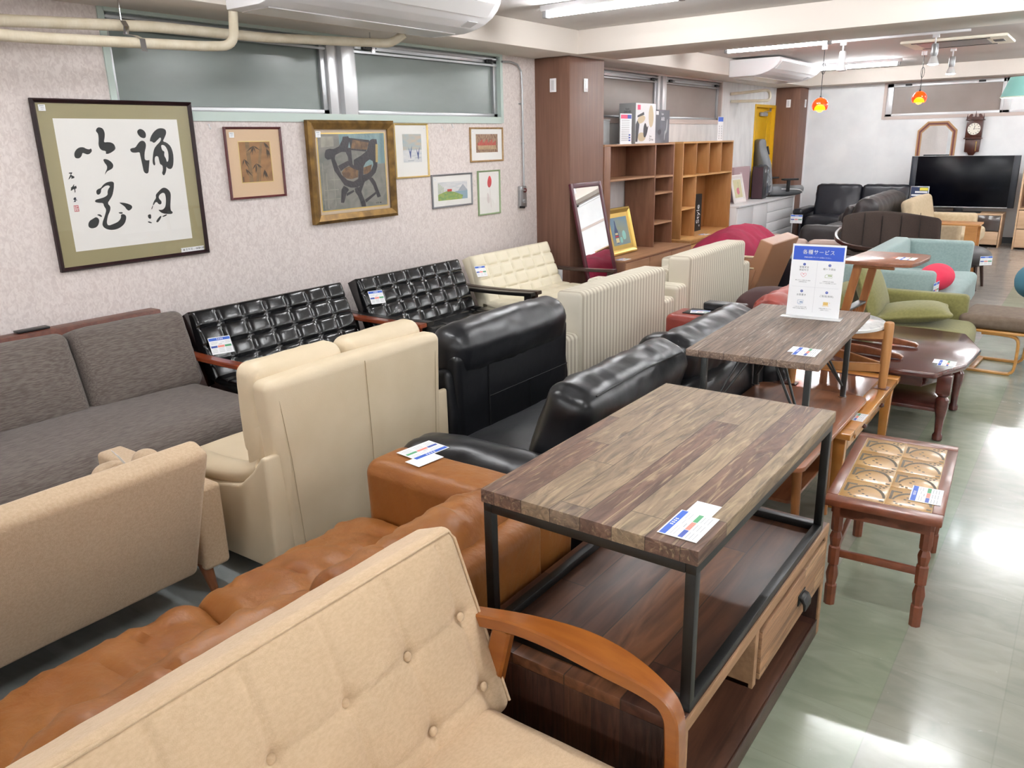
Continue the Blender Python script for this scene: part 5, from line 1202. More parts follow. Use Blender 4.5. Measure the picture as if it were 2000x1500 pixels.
# tiled side table
t = thing('tile_table', 'small reddish wood side table with a patterned tile top and turned legs', 'table', (-0.445, 2.945, 0), rz=4.0)
X, Y = 0.178, 0.365
b = B()
b.box(-X, X, -Y, -Y + 0.055, 0.405, 0.430, 0.005); b.box(-X, X, Y - 0.055, Y, 0.405, 0.430, 0.005); b.box(-X, -X + 0.035, -Y + .055, Y - .055, 0.405, 0.4295, 0.002); b.box(X - 0.035, X, -Y + .055, Y - .055, 0.405, 0.4295, 0.002); b.obj('top_frame', 'tile_wood', t)
b = B(); b.box(-X + .034, X - .034, -Y + .054, Y - .054, 0.41, 0.4275); b.obj('grout_bed', 'grout', t, smooth=False)
TX, TY = (2 * X - .072) / 2, (2 * Y - .114) / 4
for i in range(2):
    for j in range(4):
        cx, cy = -TX / 2 + i * TX, -1.5 * TY + j * TY
        b = B(); b.box(cx - TX / 2 + .0012, cx + TX / 2 - .0012, cy - TY / 2 + .0012, cy + TY / 2 - .0012, 0.415, 0.4290, 0.001); tl = b.obj('tile', 'ceramic', t)
        b = B()
        arc = [(cx + TX * .05 + math.cos(a) * TX * .42, cy - TY * .35 + math.sin(a) * TY * .62) for a in [math.radians(v) for v in range(165, 5, -12)]]
        for q in range(len(arc) - 1):
            p0, p1 = arc[q], arc[q + 1]; d_ = Vector((p1[0] - p0[0], p1[1] - p0[1])).normalized(); n_ = Vector((-d_.y, d_.x)) * (0.0035 + 0.003 * math.sin(q / 13 * math.pi))
            b._add([(p0[0] + n_.x, p0[1] + n_.y, .4293), (p1[0] + n_.x, p1[1] + n_.y, .4293), (p1[0] - n_.x, p1[1] - n_.y, .4293), (p0[0] - n_.x, p0[1] - n_.y, .4293)], [(0, 3, 2, 1)])
        def rc(x0, x1, y0, y1): b._add([(cx + x0 * TX, cy + y0 * TY, .4293), (cx + x1 * TX, cy + y0 * TY, .4293), (cx + x1 * TX, cy + y1 * TY, .4293), (cx + x0 * TX, cy + y1 * TY, .4293)], [(0, 1, 2, 3)])
        rc(-.44, -.38, -.2, .3); rc(-.38, -.2, .22, .3); rc(.38, .48, -.45, -.38)
        for (px_, py_) in ((.2, .36), (.3, .4), (.38, .33), (.3, .28), (.42, .42), (-.1, -.1), (0, -.2), (.1, -.28), (-.05, .02), (-.25, -.38), (-.15, -.42), (-.3, -.3)): rc(px_ - .028, px_ + .028, py_ - .03, py_ + .03)
        o = b.obj('tile_motif', 'ceramic_dark', tl, smooth=False)
b = B(); b.box(-X + .03, X - .03, -Y + .03, -Y + .045, 0.36, 0.405)
for sy in (-1, 1):
    b.prism([(-X + .05, 0.405), (X - .05, 0.405), (X - .05, 0.365), (0.06, 0.365), (0.045, 0.378), (-0.045, 0.378), (-0.06, 0.365), (-X + .05, 0.365)], min(sy * (Y - .03), sy * (Y - .045)), max(sy * (Y - .03), sy * (Y - .045)))
for sx in (-1, 1): b.box(min(sx * (X - .02), sx * (X - .035)), max(sx * (X - .02), sx * (X - .035)), -Y + .05, Y - .05, 0.365, 0.405)
b.obj('apron', 'tile_wood', t)
def turned(b, x, y, top):
    secs = [(0.0, .017), (0.075, .018), (0.08, .014), (0.12, .019), (0.155, .013), (0.16, .017), (0.19, .018), (0.225, .018), (0.23, .014), (0.265, .019), (0.285, .013), (0.29, .017), (0.30, .018), (top, .018)]
    vs = []; n = 8
    for z, r_ in secs:
        for i in range(n):
            a = math.radians(22.5 + 45 * i); vs.append((x + 1.12 * r_ * math.cos(a), y + 1.12 * r_ * math.sin(a), z))
    fs = [(j * n + i, j * n + (i + 1) % n, (j + 1) * n + (i + 1) % n, (j + 1) * n + i) for j in range(len(secs) - 1) for i in range(n)] + [tuple(range(n))[::-1], tuple(range((len(secs) - 1) * n, len(secs) * n))]
    b._add(vs, fs)
for sx in (-1, 1):
    for sy in (-1, 1):
        b = B(); turned(b, sx * (X - .04), sy * (Y - .075), 0.405); b.obj('leg', 'tile_wood', t, auto=20)
for sy in (-1, 1):
    b = B(); b.box(-X + .05, X - .05, sy * (Y - .075) - .008, sy * (Y - .075) + .008, 0.19, 0.215, 0.002); b.obj('stretcher', 'tile_wood', t)
b = B(); 
for sx in (-1, 1):
    b = B(); b.box(sx * (X - .04) - .008, sx * (X - .04) + .008, -Y + .09, Y - .09, 0.19, 0.215, 0.002); b.obj('stretcher', 'tile_wood', t)
price_tag('price tag on the near right corner of the tile-topped table', (-0.318, 2.775, 0.4305), rz=94, s=1.12)

# bentwood footstool
t = thing('footstool', 'taupe cushioned footstool with looped bentwood legs, right edge', 'stool', (-0.42, 6.36, 0), rz=-4)
b = B(); b.soft(0, 0, 0.355, 0.46, 0.46, 0.09, 0.035, puff=(0, 0, 0.012), res=0.05); b.obj('cushion', 'fabric_taupe', t)
b = B(); b.box(-0.23, 0.225, -0.22, 0.22, 0.285, 0.303, 0.004); b.obj('seat_board', 'bentwood', t)
for sy in (-1, 1):
    y = sy * 0.19
    pts = [(-0.08, y, 0.277), (0.04, y, 0.277), (0.11, y, 0.27), (0.14, y, 0.24), (0.145, y, 0.15), (0.14, y, 0.045), (0.12, y, 0.018), (0.08, y, 0.009), (-0.20, y, 0.009)]
    b = B(); b.strip(sweep_pts(pts, 4), 0.035, 0.017); b.obj('leg', 'bentwood', t)
for (y0, y1) in ((-0.19, 0.19),):
    b = B(); b.box(-0.14, -0.10, y0, y1, 0.002, 0.016, 0.002); b.obj('stretcher', 'bentwood', t)
    b = B(); b.strip([(-0.21, -0.15, 0.28), (-0.20, -0.15, 0.15), (-0.22, -0.15, 0.0)], 0.03, 0.02); b.obj('leg', 'bentwood', t)
    b = B(); b.strip([(-0.21, 0.15, 0.28), (-0.20, 0.15, 0.15), (-0.22, 0.15, 0.0)], 0.03, 0.02); b.obj('leg', 'bentwood', t)

# green sofa
t = thing('fabric_sofa', 'olive green sofa with loose pillows behind the octagonal table', 'sofa', (-1.47, 5.93, 0))
b = B(); b.soft(0.08, 0, 0.31, 0.16, 0.60, 0.50, 0.05, res=0.06); b.obj('backrest', 'fabric_green', t)
b = B(); b.soft(0.43, 0.30, 0.29, 0.84, 0.11, 0.46, 0.035, res=0.06); b.obj('arm', 'fabric_green', t)
b = B(); b.soft(0.43, -0.30, 0.22, 0.84, 0.09, 0.30, 0.035, res=0.06); b.obj('arm', 'fabric_green', t)
b = B(); b.soft(0.52, 0.0, 0.27, 0.80, 0.50, 0.17, 0.06, puff=(0.02, 0, 0.02), res=0.05); b.obj('seat_cushion', 'fabric_green', t)
b = B(); b.box(0.08, 0.86, -0.30, 0.30, 0.06, 0.2, 0.01); b.obj('base', 'fabric_green', t)
for x in (0.1, 0.82):
    for sy in (-1, 1):
        b = B(); b.cyl((x, sy * 0.28, 0.09), (x, sy * 0.28, 0), 0.02, 0.014); b.obj('leg', 'leg_wood', t)
def pillow(label, loc, dims, m, rot, cat='cushion', name='pillow'):
    def pw(p):
        k = 1 + 0.10 * (abs(2 * p.y / dims[1]) ** 3) * (abs(2 * p.z / dims[2]) ** 3)
        return (p.x * max(0.12, (1 - abs(2 * p.y / dims[1]) ** 2.5) * (1 - abs(2 * p.z / dims[2]) ** 2.5)) ** 0.5, p.y * k, p.z * k)
    b = B(); b.soft(0, 0, 0, *dims, min(dims) * .45, puff=(0, 0, 0), nz=0.004, nf=6, res=0.03, warp=pw)
    o = b.obj(name, m); o.location = loc; o.rotation_euler = [math.radians(v) for v in rot]
    return tagp(o, label, cat)
pillow('olive green pillow lying flat on the green sofa seat', (-0.92, 5.93, 0.425), (0.13, 0.42, 0.44), 'fabric_green', (0, 84, 12))
pillow('olive green pillow leaning upright against the green sofa back', (-1.20, 5.93, 0.56), (0.14, 0.50, 0.42), 'fabric_green', (0, -22, 0))

# mint sofa
t = thing('fabric_sofa', 'pale mint green sofa with tall angular panels, behind the green one', 'sofa', (-1.50, 7.40, 0))
b = B(); b.soft(0.09, 0, 0.36, 0.16, 1.90, 0.60, 0.04, res=0.08, warp=lambda p: (p.x - 0.10 * (p.z + .3), p.y, p.z)); b.obj('backrest', 'fabric_mint', t)
b = B(); b.soft(0.33, -0.92, 0.345, 0.58, 0.10, 0.57, 0.035, res=0.08); b.obj('arm', 'fabric_mint', t)
b = B(); b.soft(0.335, 0.92, 0.35, 0.60, 0.10, 0.58, 0.035, res=0.08, warp=lambda p: (p.x, p.y + 0.16 * (p.z + .3), p.z)); b.obj('arm', 'fabric_mint', t)
def wr(p): return (p.x + (0.006 * math.sin(p.y * 60) if p.x > .2 else 0), p.y, p.z)
b = B(); b.soft(0.41, 0.0, 0.26, 0.60, 1.76, 0.24, 0.05, puff=(0.0, 0, 0.02), nz=0.004, fold=0.006, nf=7, res=0.05); b.obj('seat_cushion', 'fabric_mint', t)
b = B(); b.box(0.06, 0.64, -0.9, 0.9, 0.05, 0.15, 0.01); b.obj('base', 'fabric_mint', t)
for x in (0.1, 0.6):
    for sy in (-1, 1):
        b = B(); b.cyl((x, sy * 0.85, 0.06), (x, sy * 0.85, 0), 0.02, 0.014); b.obj('leg', 'leg_wood', t)
b = B(); b.sphere((-0.97, 7.15, 0.485), (0.13, 0.26, 0.105), 28); o = tagp(b.obj('round_cushion', 'fabric_pink'), 'bright pink oval cushion on the mint sofa seat', 'cushion')
price_tag('price tag hanging on the corner of the mint sofa arm panel', (-0.872, 6.48, 0.50), rx=90, rz=84, s=1.2)
# ---------------------------------------------------------------- bookcases along the left wall
mat('book_walnut', '8a6148', 0.5, c2='7a523c', ns=(20, 20, 2.5), nd=4, distort=0.5)
mat('book_walnut_light', 'ab8160', 0.5, c2='9c7354', ns=(20, 2, 20))
mat('book_honey', 'b27f4c', 0.45, c2='a5723f', ns=(20, 20, 2.5), nd=4, distort=0.5)
mat('book_honey_light', 'd3a268', 0.45, c2='c69459', ns=(20, 2, 20))
mat('cab_white', 'e4e3e4', 0.25)
mat('cab_line', 'b5b4b6', 0.5)
mat('box_grey', 'a9acad', 0.6); mat('box_white', 'e4e2e4', 0.5); mat('box_slate', '55565f', 0.45, c2='76767f', ns=(3, 3, 5), nd=2, lo=0.4, hi=0.65); mat('box_beige', 'c9b697', 0.6); mat('box_dark', '34343a', 0.5)
mat('box_pink', 'b99ea2', 0.5); mat('box_maroon', '3a1d26', 0.45); mat('box_black', '151619', 0.4)
mat('leaf_pink', 'f0527a', 0.5); mat('text_white', 'f4f4f6', 0.5); mat('text_dark', '3c3c40', 0.6)
mat('gaming_grey', '7d7f82', 0.6, bs=200, bstr=0.2); mat('gaming_dark', '3c3e42', 0.6)
mat('tv_screen', '04050c', 0.22, spec=0.15); mat('tv_side', '1c222c', 0.35); mat('silver', 'aeb0b2', 0.3, 0.6)
mat('oak_pale', 'cfae8d', 0.45, c2='c29f7e', ns=(3, 3, 25)); mat('cab_glass', '4a403c', 0.12, spec=0.7); mat('oak_side', 'b9824a', 0.4, c2='a87440', ns=(4, 30, 30))
mat('leather_navy', '191a22', 0.35, vor=250, bstr=0.15, bd=0.0015); mat('leather_char', '332f30', 0.42, c2='2b2829', ns=(5, 5, 5), vor=250, bstr=0.15)
mat('fabric_cream', 'cdbb9d', 0.9, c2='c3b091', ns=(30, 30, 30)); mat('leather_rose', 'b39b8e', 0.4, bs=100, bstr=0.1); mat('fabric_umber', '35271f', 0.9, c2='2d211b', ns=(60, 60, 60)); mat('wood_umber', '3a2218', 0.3)
mat('leather_red', '9c4034', 0.38, c2='87342a', ns=(6, 6, 6), vor=250, bstr=0.15); mat('red_side', '8a3d2e', 0.5); mat('fabric_maroon', '3f2524', 0.8)
mat('clock_wood', '3b1d16', 0.3, c2='4c271c', ns=(20, 20, 4)); mat('clock_face', 'ece8da', 0.4); mat('brass', 'b89a58', 0.3, 0.7)
mat('mirror_oak', 'b38a5e', 0.4); mat('mirror_red', '6a2f28', 0.35); mat('mirror_wine', '4a1220', 0.35)
mat('pendant_glass', 'ff4a14', 0.18, emit='ff2a08', estr=0.55, coat=0.5, trans=0.75); mat('pendant_glow', 'ffb020', 0.3, emit='ff9a18', estr=14); mat('spot_glow', 'ffffff', 0.3, emit='f2f8ff', estr=60)
mat('shade_teal', '8ec6be', 0.6); mat('shade_rim', 'efe9d8', 0.6)
mat('info_blue', '2d3a5c', 0.4); mat('info_yellow', 'e9dc52', 0.5); mat('art_pinkflower', 'd6697f', 0.7); mat('art_cream', 'd9cf9e', 0.7); mat('bottle_blue', '33466e', 0.5); mat('still_bg', '6d8a9e', 0.6, c2='9a9a66', ns=(2, 2, 3.2), nd=2, lo=0.4, hi=0.6)

FX, BX = -4.10, -4.475
t = thing('bookcase', 'walnut-brown open bookcase with wide drawer base, holding the boxes on its top', 'bookcase', (BX, 7.23, 0)); D = FX - BX; W_, H_ = 1.65, 1.565
def shelfpart(name, m, *bx, **k):
    b = B(); b.box(*bx, 0.0015); return b.obj(name, m, t if 'par' not in k else k['par'])
shelfpart('side_panel', 'book_walnut', 0, D, 0.0, 0.13, 0.41, H_ - .02)
shelfpart('side_panel', 'book_walnut', 0, D, W_ - 0.022, W_, 0.41, H_ - .02)
shelfpart('top_board', 'book_walnut_light', 0, D + .002, 0, W_, H_ - 0.02, H_)
shelfpart('divider', 'book_walnut', 0, D, 1.145, 1.17, 0.41, H_ - .02)
shelfpart('back_board', 'book_walnut', 0, 0.008, 0.13, W_ - .022, 1.215, H_ - .02)
shelfpart('back_board', 'book_walnut', 0, 0.008, 1.17, W_ - .022, 0.41, 1.195)
shelfpart('shelf', 'book_walnut_light', 0, D, 0.13, 1.145, 1.195, 1.215)
for z in (1.205, 1.02, 0.68): shelfpart('shelf', 'book_walnut_light', 0, D, 1.17, W_ - .022, z - .02, z)
shelfpart('base_cabinet', 'book_walnut', 0, D + 0.25, 0.0, W_, 0.02, 0.405)
b = B(); b.box(0, D + .255, -.002, W_ + .002, 0.398, 0.412, 0.002); b.obj('base_top', 'book_walnut_light', t)
for i in range(3): shelfpart('drawer', 'book_walnut_light', D + .25, D + .262, 0.01 + i * .547, 0.545 + i * .547, 0.03, 0.385)
price_tag('price tag on the base of the walnut bookcase, under the golden painting', (-3.93, 7.35, 0.4125), rz=90, s=1.3)

t = thing('bookcase', 'honey-coloured open bookcase with four cells across its top', 'bookcase', (BX, 9.12, 0)); W_, H_ = 1.61, 1.57
for y in (0.0, W_ - 0.022): shelfpart('side_panel', 'book_honey', 0, D, y, y + .022, 0.42, H_ - .02)
shelfpart('top_board', 'book_honey_light', 0, D + .002, 0, W_, H_ - 0.02, H_)
shelfpart('back_board', 'book_honey', 0, 0.008, 0.02, W_ - .02, 0.42, H_ - .02)
shelfpart('shelf', 'book_honey_light', 0, D, 0.022, W_ - .022, 1.155, 1.175)
for y in (0.40, 0.80, 1.20): shelfpart('divider', 'book_honey', 0, D, y - .01, y + .01, 1.175, H_ - .02)
shelfpart('divider', 'book_honey', 0, D, 0.41, 0.43, 0.42, 1.155)
shelfpart('shelf', 'book_honey_light', 0, D, 0.022, 0.41, 0.765, 0.785)
shelfpart('base_cabinet', 'book_honey', 0, D + 0.13, 0.0, W_, 0.36, 0.40); shelfpart('side_panel', 'book_honey', 0, D + .13, 0, .022, 0, .36); shelfpart('side_panel', 'book_honey', 0, D + .13, W_ - .022, W_, 0, .36); shelfpart('divider', 'book_honey', 0, D + .12, 0.66, 0.68, 0, .36)
shelfpart('base_back', 'box_black', 0.0, 0.05, 0.68, W_ - .022, 0.0, 0.36)
shelfpart('base_top', 'book_honey_light', 0, D + .135, -.002, W_ + .002, 0.400, 0.42)
for i in range(2):
    dd = shelfpart('door', 'book_honey_light', D + .11, D + .128, 0.025 + i * .32, 0.34 + i * .32, 0.02, 0.35)
    b = B(); b.box(D + .128, D + .14, (0.30 if i == 0 else 0.36) - .006, (0.30 if i == 0 else 0.36) + .006, 0.29, 0.31, .002); b.obj('knob', 'white_plastic', dd)
price_tag('price tag on the base of the honey bookcase', (-4.05, 9.75, 0.4205), rz=90, s=1.3)

# things on and in the bookcases
def carton(label, x1, y0, y1, z0, z1, d, fm, sm, name='product_box'):
    t = thing(name, label, 'box', (x1, (y0 + y1) / 2, z0)); w2 = (y1 - y0) / 2
    b = B(); b.box(-d, 0, -w2, w2, 0, z1 - z0, 0.002); b.obj('carton', sm, t)
    b = B(); b.box(0.0, 0.0008, -w2 + .002, w2 - .002, 0.002, z1 - z0 - .002); b.obj('front_print', fm, t, smooth=False)
    return t
def vtext(par, s_, y, z, size, m, x=0.0012): return text('box_lettering', s_, size, m, par, RT((x, y, z)) @ Euler((math.radians(90), 0, math.radians(90))).to_matrix().to_4x4(), 0.0001)
t = carton('white product box with cream car seat picture on the walnut bookcase', -4.15, 7.98, 8.46, 1.5655, 1.985, 0.2, 'box_white', 'box_grey')
decal('printed_seat', [smooth_poly(p) for p in ([(0.08, 0.2), (0.12, 0.16), (0.18, 0.2), (0.19, 0.3), (0.15, 0.40), (0.09, 0.40), (0.06, 0.3)], [(-0.18, 0.03), (-0.05, 0.02), (0.02, 0.07), (-0.05, 0.12), (-0.18, 0.11)], [(-0.2, 0.2), (-0.05, 0.22), (0.0, 0.28), (-0.1, 0.30), (-0.2, 0.26)])], 'box_beige', t, 0.0011)
decal('printed_backrest', [smooth_poly([(-0.05, 0.06), (0.02, 0.07), (0.07, 0.2), (0.03, 0.16), (-0.01, 0.23), (-0.06, 0.17)])], 'box_dark', t, 0.0014); decal('printed_panel', [[(-0.235, 0.02), (-0.19, 0.02), (-0.15, 0.2), (-0.2, 0.24), (-0.235, 0.2)], [(-0.2, 0.27), (-0.04, 0.30), (-0.05, 0.33), (-0.2, 0.29)]], 'box_dark', t, 0.0012)
vtext(t, 'Style', 0.12, 0.075, 0.028, 'text_dark'); vtext(t, 'Drive', 0.14, 0.04, 0.045, 'text_dark'); decal('printed_sticker', [rect(-0.2, -0.13, 0.35, 0.40)], 'leaf_pink', t, 0.0012)
text('box_lettering', 'Style', 0.025, 'text_dark', t, RT((-0.10, -0.2403, 0.36)) @ Euler((math.radians(90), 0, 0)).to_matrix().to_4x4(), 0.0001); text('box_lettering', 'DRIVE', 0.032, 'text_dark', t, RT((-0.10, -0.2403, 0.33)) @ Euler((math.radians(90), 0, 0)).to_matrix().to_4x4(), 0.0001)
t = carton('dark slate product box lettered AIR on the walnut bookcase', -4.17, 8.49, 8.86, 1.5655, 1.925, 0.16, 'box_slate', 'box_black')
vtext(t, 'Style', 0.0, 0.315, 0.03, 'text_white'); vtext(t, 'AIR', 0.01, 0.26, 0.06, 'text_white'); decal('printed_seat', [smooth_poly([(-0.12, 0.10), (-0.06, 0.085), (-0.02, 0.12), (-0.05, 0.155), (-0.11, 0.14)])], 'box_dark', t, 0.0012)
decal('printed_figure', [smooth_poly([(0.08, 0.1), (0.13, 0.12), (0.14, 0.27), (0.11, 0.25), (0.1, 0.14), (0.06, 0.13), (0.05, 0.03), (0.07, 0.03)])], 'silver', t, 0.0012); decal('printed_sticker', [rect(-0.165, -0.10, 0.305, 0.345)], 'text_white', t, 0.0014)
t = thing('leaflet_stand', 'tall white leaflet with pink and blue heading in front of the car seat box', 'leaflet', (-4.13, 7.73, 1.5655), ry=0)
b = B(); b.box(-0.004, 0, -0.125, 0.125, 0, 0.305, 0.001); b.box(-0.05, 0.01, -0.12, 0.12, 0, 0.004, 0.001); b.obj('leaflet_panel', 'text_white', t)
decal('pink_heading', [rect(-0.115, 0.03, 0.255, 0.295)], 'leaf_pink', t, 0.0006); decal('blue_heading', [rect(0.03, 0.115, 0.255, 0.295)], 'tag_navy', t, 0.0006)
decal('printed_lines', [rect(-0.1, 0.08, 0.235 - i * .018, 0.241 - i * .018) for i in range(12)], 'cab_line', t, 0.0006); decal('blue_squares', [rect(0.06, 0.1, 0.03 + i * .027, 0.045 + i * .027) for i in range(3)], 'tag_navy', t, 0.0009)
t = thing('leaflet_stand', 'narrow white notice with blue heading on the honey bookcase', 'leaflet', (-4.16, 10.39, 1.5705))
b = B(); b.box(-0.003, 0, -0.09, 0.09, 0, 0.30, 0.001); b.box(-0.04, 0.01, -0.085, 0.085, 0, 0.004, 0.001); b.obj('leaflet_panel', 'text_white', t)
decal('blue_heading', [rect(-0.085, 0.085, 0.24, 0.295)], 'tag_blue', t, 0.0006); decal('printed_lines', [rect(-0.05, -0.03, 0.02 + i * .03, 0.04 + i * .03) for i in range(6)] + [rect(0.03, 0.05, 0.02 + i * .03, 0.04 + i * .03) for i in range(6)], 'cab_line', t, 0.0006)
b = B(); b.box(-4.46, -4.24, 7.25, 7.58, 1.5655, 1.80, 0.004); b.box(-4.465, -4.235, 7.245, 7.585, 1.80, 1.815, 0.004); tagp(b.obj('storage_box', 'box_grey'), 'plain grey lidded box beside the brown column on the walnut bookcase', 'box')
# golden still life leaning inside the walnut bookcase
t = frame('framed_still_life', 'bottle and glasses still life in a wide gold frame, leaning inside the walnut bookcase', 'picture', (-4.13, 7.72, 0.4135), 0.56, 0.50, 0.055, 0.04, 'frame_gilt', 'mat_linen', tilt=-14, glass=False)
b = B(); b.box(-0.012, 0.001, -0.285, 0.285, 0.0, 0.505); b.obj('dark_rim', 'frame_dark', t, smooth=False)
decal('gilt_border', [rect(-0.225, 0.225, 0.055, 0.445)], 'frame_gilt', t, 0.0165)
decal('canvas', [rect(-0.19, 0.19, 0.10, 0.40)], 'still_bg', t, 0.0169)
decal('painted_bottle', [smooth_poly([(-0.13, 0.12), (-0.05, 0.12), (-0.045, 0.24), (-0.075, 0.30), (-0.08, 0.37), (-0.1, 0.37), (-0.105, 0.30), (-0.135, 0.24)], 1)], 'bottle_blue', t, 0.0172)
decal('bottle_label', [rect(-0.125, -0.055, 0.13, 0.18), rect(-0.12, -0.06, 0.215, 0.235)], 'art_cream', t, 0.0175); decal('label_band', [rect(-0.125, -0.055, 0.19, 0.205)], 'art_red', t, 0.0175)
decal('painted_glass', [smooth_poly([(0.04, 0.15), (0.1, 0.15), (0.115, 0.21), (0.09, 0.25), (0.05, 0.25), (0.025, 0.21)]), smooth_poly([(-0.03, 0.12), (0.02, 0.12), (0.025, 0.17), (-0.005, 0.19), (-0.035, 0.17)])], 'shade_teal', t, 0.0175)
# black poster box in the honey bookcase
t = carton('slim black box with vertical white lettering inside the honey bookcase', -4.30, 9.93, 10.22, 0.4215, 0.90, 0.05, 'box_black', 'box_black')
text('box_lettering', 'Style', 0.13, 'text_white', t, RT((0.0015, 0.03, 0.22)) @ Euler((math.radians(90), 0, math.radians(90))).to_matrix().to_4x4() @ Matrix.Rotation(math.radians(90), 4, 'Z'), 0.0001)
vtext(t, 'vs', 0.08, 0.07, 0.05, 'text_white', 0.0015)

# white drawer cabinet
t = thing('drawer_cabinet', 'long glossy white cabinet with drawers between honey bookcase and corner column', 'cabinet', (-4.46, 10.79, 0)); W_ = 2.5
b = B(); b.box(0, 0.43, 0, W_, 0.03, 0.675, 0.002); b.obj('body', 'cab_white', t)
b = B(); b.box(0, 0.465, -.003, W_ + .003, 0.675, 0.70, 0.002); b.obj('top', 'cab_white', t)
for i, (y0, y1) in enumerate(((0.01, 0.62), (0.63, 1.23))): 
    b = B(); b.box(0.43, 0.447, y0, y1, 0.05, 0.665, 0.002); b.obj('door', 'cab_white', t)
for j in range(4):
    b = B(); b.box(0.43, 0.447, 1.24, W_ - .03, 0.05 + j * .155, 0.20 + j * .155, 0.002); b.obj('drawer', 'cab_white', t)
b = B(); b.box(0.43, 0.46, W_ - .025, W_, 0, 0.675, 0.002); b.obj('side_edge', 'cab_white', t)
t = frame('framed_flower_picture', 'pink flower picture in white frame, leaning on the white cabinet', 'picture', (-4.20, 11.36, 0.7015), 0.46, 0.40, 0.05, 0.02, 'frame_white', 'paper_white', tilt=-13)
decal('picture_ground', [rect(-0.15, 0.15, 0.075, 0.33)], 'art_cream', t, 0.0065); decal('pink_flowers', [smooth_poly([(-0.06, 0.14), (0.0, 0.11), (0.06, 0.15), (0.03, 0.18), (0.06, 0.21), (-0.01, 0.22), (-0.06, 0.2)])], 'art_pinkflower', t, 0.0068); decal('green_stems', [[(0.0, 0.12), (0.01, 0.12), (-0.01, 0.08), (-0.02, 0.08)], [(0.01, 0.2), (0.02, 0.2), (0.04, 0.3), (0.03, 0.3)]], 'art_green', t, 0.0069)
t = carton('flat dusty pink box standing behind the flower picture', -4.33, 11.42, 12.06, 0.7005, 1.19, 0.08, 'box_pink', 'box_pink'); vtext(t, 'Style', -0.05, 0.40, 0.05, 'text_white')
t = thing('product_box', 'black and maroon product box lettered Drive in clear plastic wrap on the white cabinet', 'box', (-4.18, 12.40, 0.7005), rz=8)
b = B(); b.box(-0.17, 0, -0.26, 0.02, 0, 0.48, 0.003); b.obj('carton', 'box_black', t)
b = B(); b.box(-0.16, -0.01, -0.2615, -0.26, 0.01, 0.47); b.obj('side_print', 'box_maroon', t, smooth=False)
b = B(); b.soft(-0.10, 0.20, 0.25, 0.20, 0.36, 0.46, 0.08, nz=0.02, nf=6, fold=0.03, res=0.03); b.obj('plastic_wrap', mat('plastic_dark', '454951', 0.12, spec=0.9, coat=0.6), t)
vtext(t, 'Style', -0.12, 0.43, 0.03, 'text_white'); vtext(t, 'DRIVE', -0.12, 0.40, 0.045, 'text_white'); vtext(t, 'Drive', 0.16, 0.09, 0.06, 'text_white', 0.014)
# gaming floor chair on the cabinet
t = thing('gaming_chair', 'grey and black gaming seat standing on the far end of the white cabinet', 'chair', (-4.16, 12.98, 0.7005), rz=45)
def gw(p):
    k = 1.0 if p.z < 0.02 else max(0.42, 1.0 - 2.4 * (p.z - 0.02))
    return (p.x, p.y * k, p.z)
b = B(); b.soft(0, 0, 0, 0.11, 0.50, 0.82, 0.05, puff=(0.03, 0, 0), res=0.04, warp=gw, mt=RT((-0.33, 0, 0.47), ry=-8)); b.obj('backrest', 'gaming_grey', t)
for s_ in (-1, 1):
    b = B(); b.soft(0, 0, 0, 0.02, 0.06, 0.13, 0.009, res=0.03, mt=RT((-0.272, s_ * 0.065, 0.70), ry=-8, rx=s_ * 12)); b.obj('belt_slot', 'gaming_dark', t)
    b = B(); b.strip([(-0.02, s_ * 0.31, 0.08), (-0.02, s_ * 0.32, 0.25)], 0.035, 0.05); b.obj('arm_post', 'black_plastic', t)
    b = B(); b.soft(0.0, s_ * 0.32, 0.265, 0.26, 0.09, 0.03, 0.014, res=0.05); b.obj('armrest', 'black_plastic', t)
b = B(); b.soft(0.02, 0, 0.07, 0.56, 0.52, 0.13, 0.06, puff=(0, 0, 0.01), res=0.05, warp=lambda p: (p.x, p.y, p.z + 0.05 * (p.y / .26) ** 2)); b.obj('seat', 'gaming_grey', t)
b = B(); b.tube(sweep_pts([(0.31, -0.2, 0.03), (0.20, -0.262, 0.10), (-0.1, -0.262, 0.12)]), 0.006, 8); b.obj('piping', 'text_white', t)

# standing mirror leaning on the column
t = thing('standing_mirror', 'tall narrow mirror in a wine-red frame leaning on the brown column', 'mirror', (-3.80, 6.80, 0), ry=-12.5)
w2, h2, fw = 0.29, 1.25, 0.045
b = B()
for (y0, y1, z0, z1) in ((-w2, -w2 + fw, 0, h2), (w2 - fw, w2, 0, h2), (-w2 + fw, w2 - fw, 0, fw), (-w2 + fw, w2 - fw, h2 - fw, h2)): b.box(-0.012, 0.014, y0, y1, z0, z1, 0.005)
b.obj('mirror_frame', 'mirror_wine', t)
b = B(); b.box(-0.006, 0.004, -w2 + fw - .005, w2 - fw + .005, fw - .005, h2 - fw + .005); b.obj('mirror_glass', 'mirror', t, smooth=False)
b = B(); b.box(0.0045, 0.005, -w2 + fw, -w2 + fw + .045, h2 - fw - .05, h2 - fw); b.obj('price_sticker', 'tag_white', t, smooth=False)

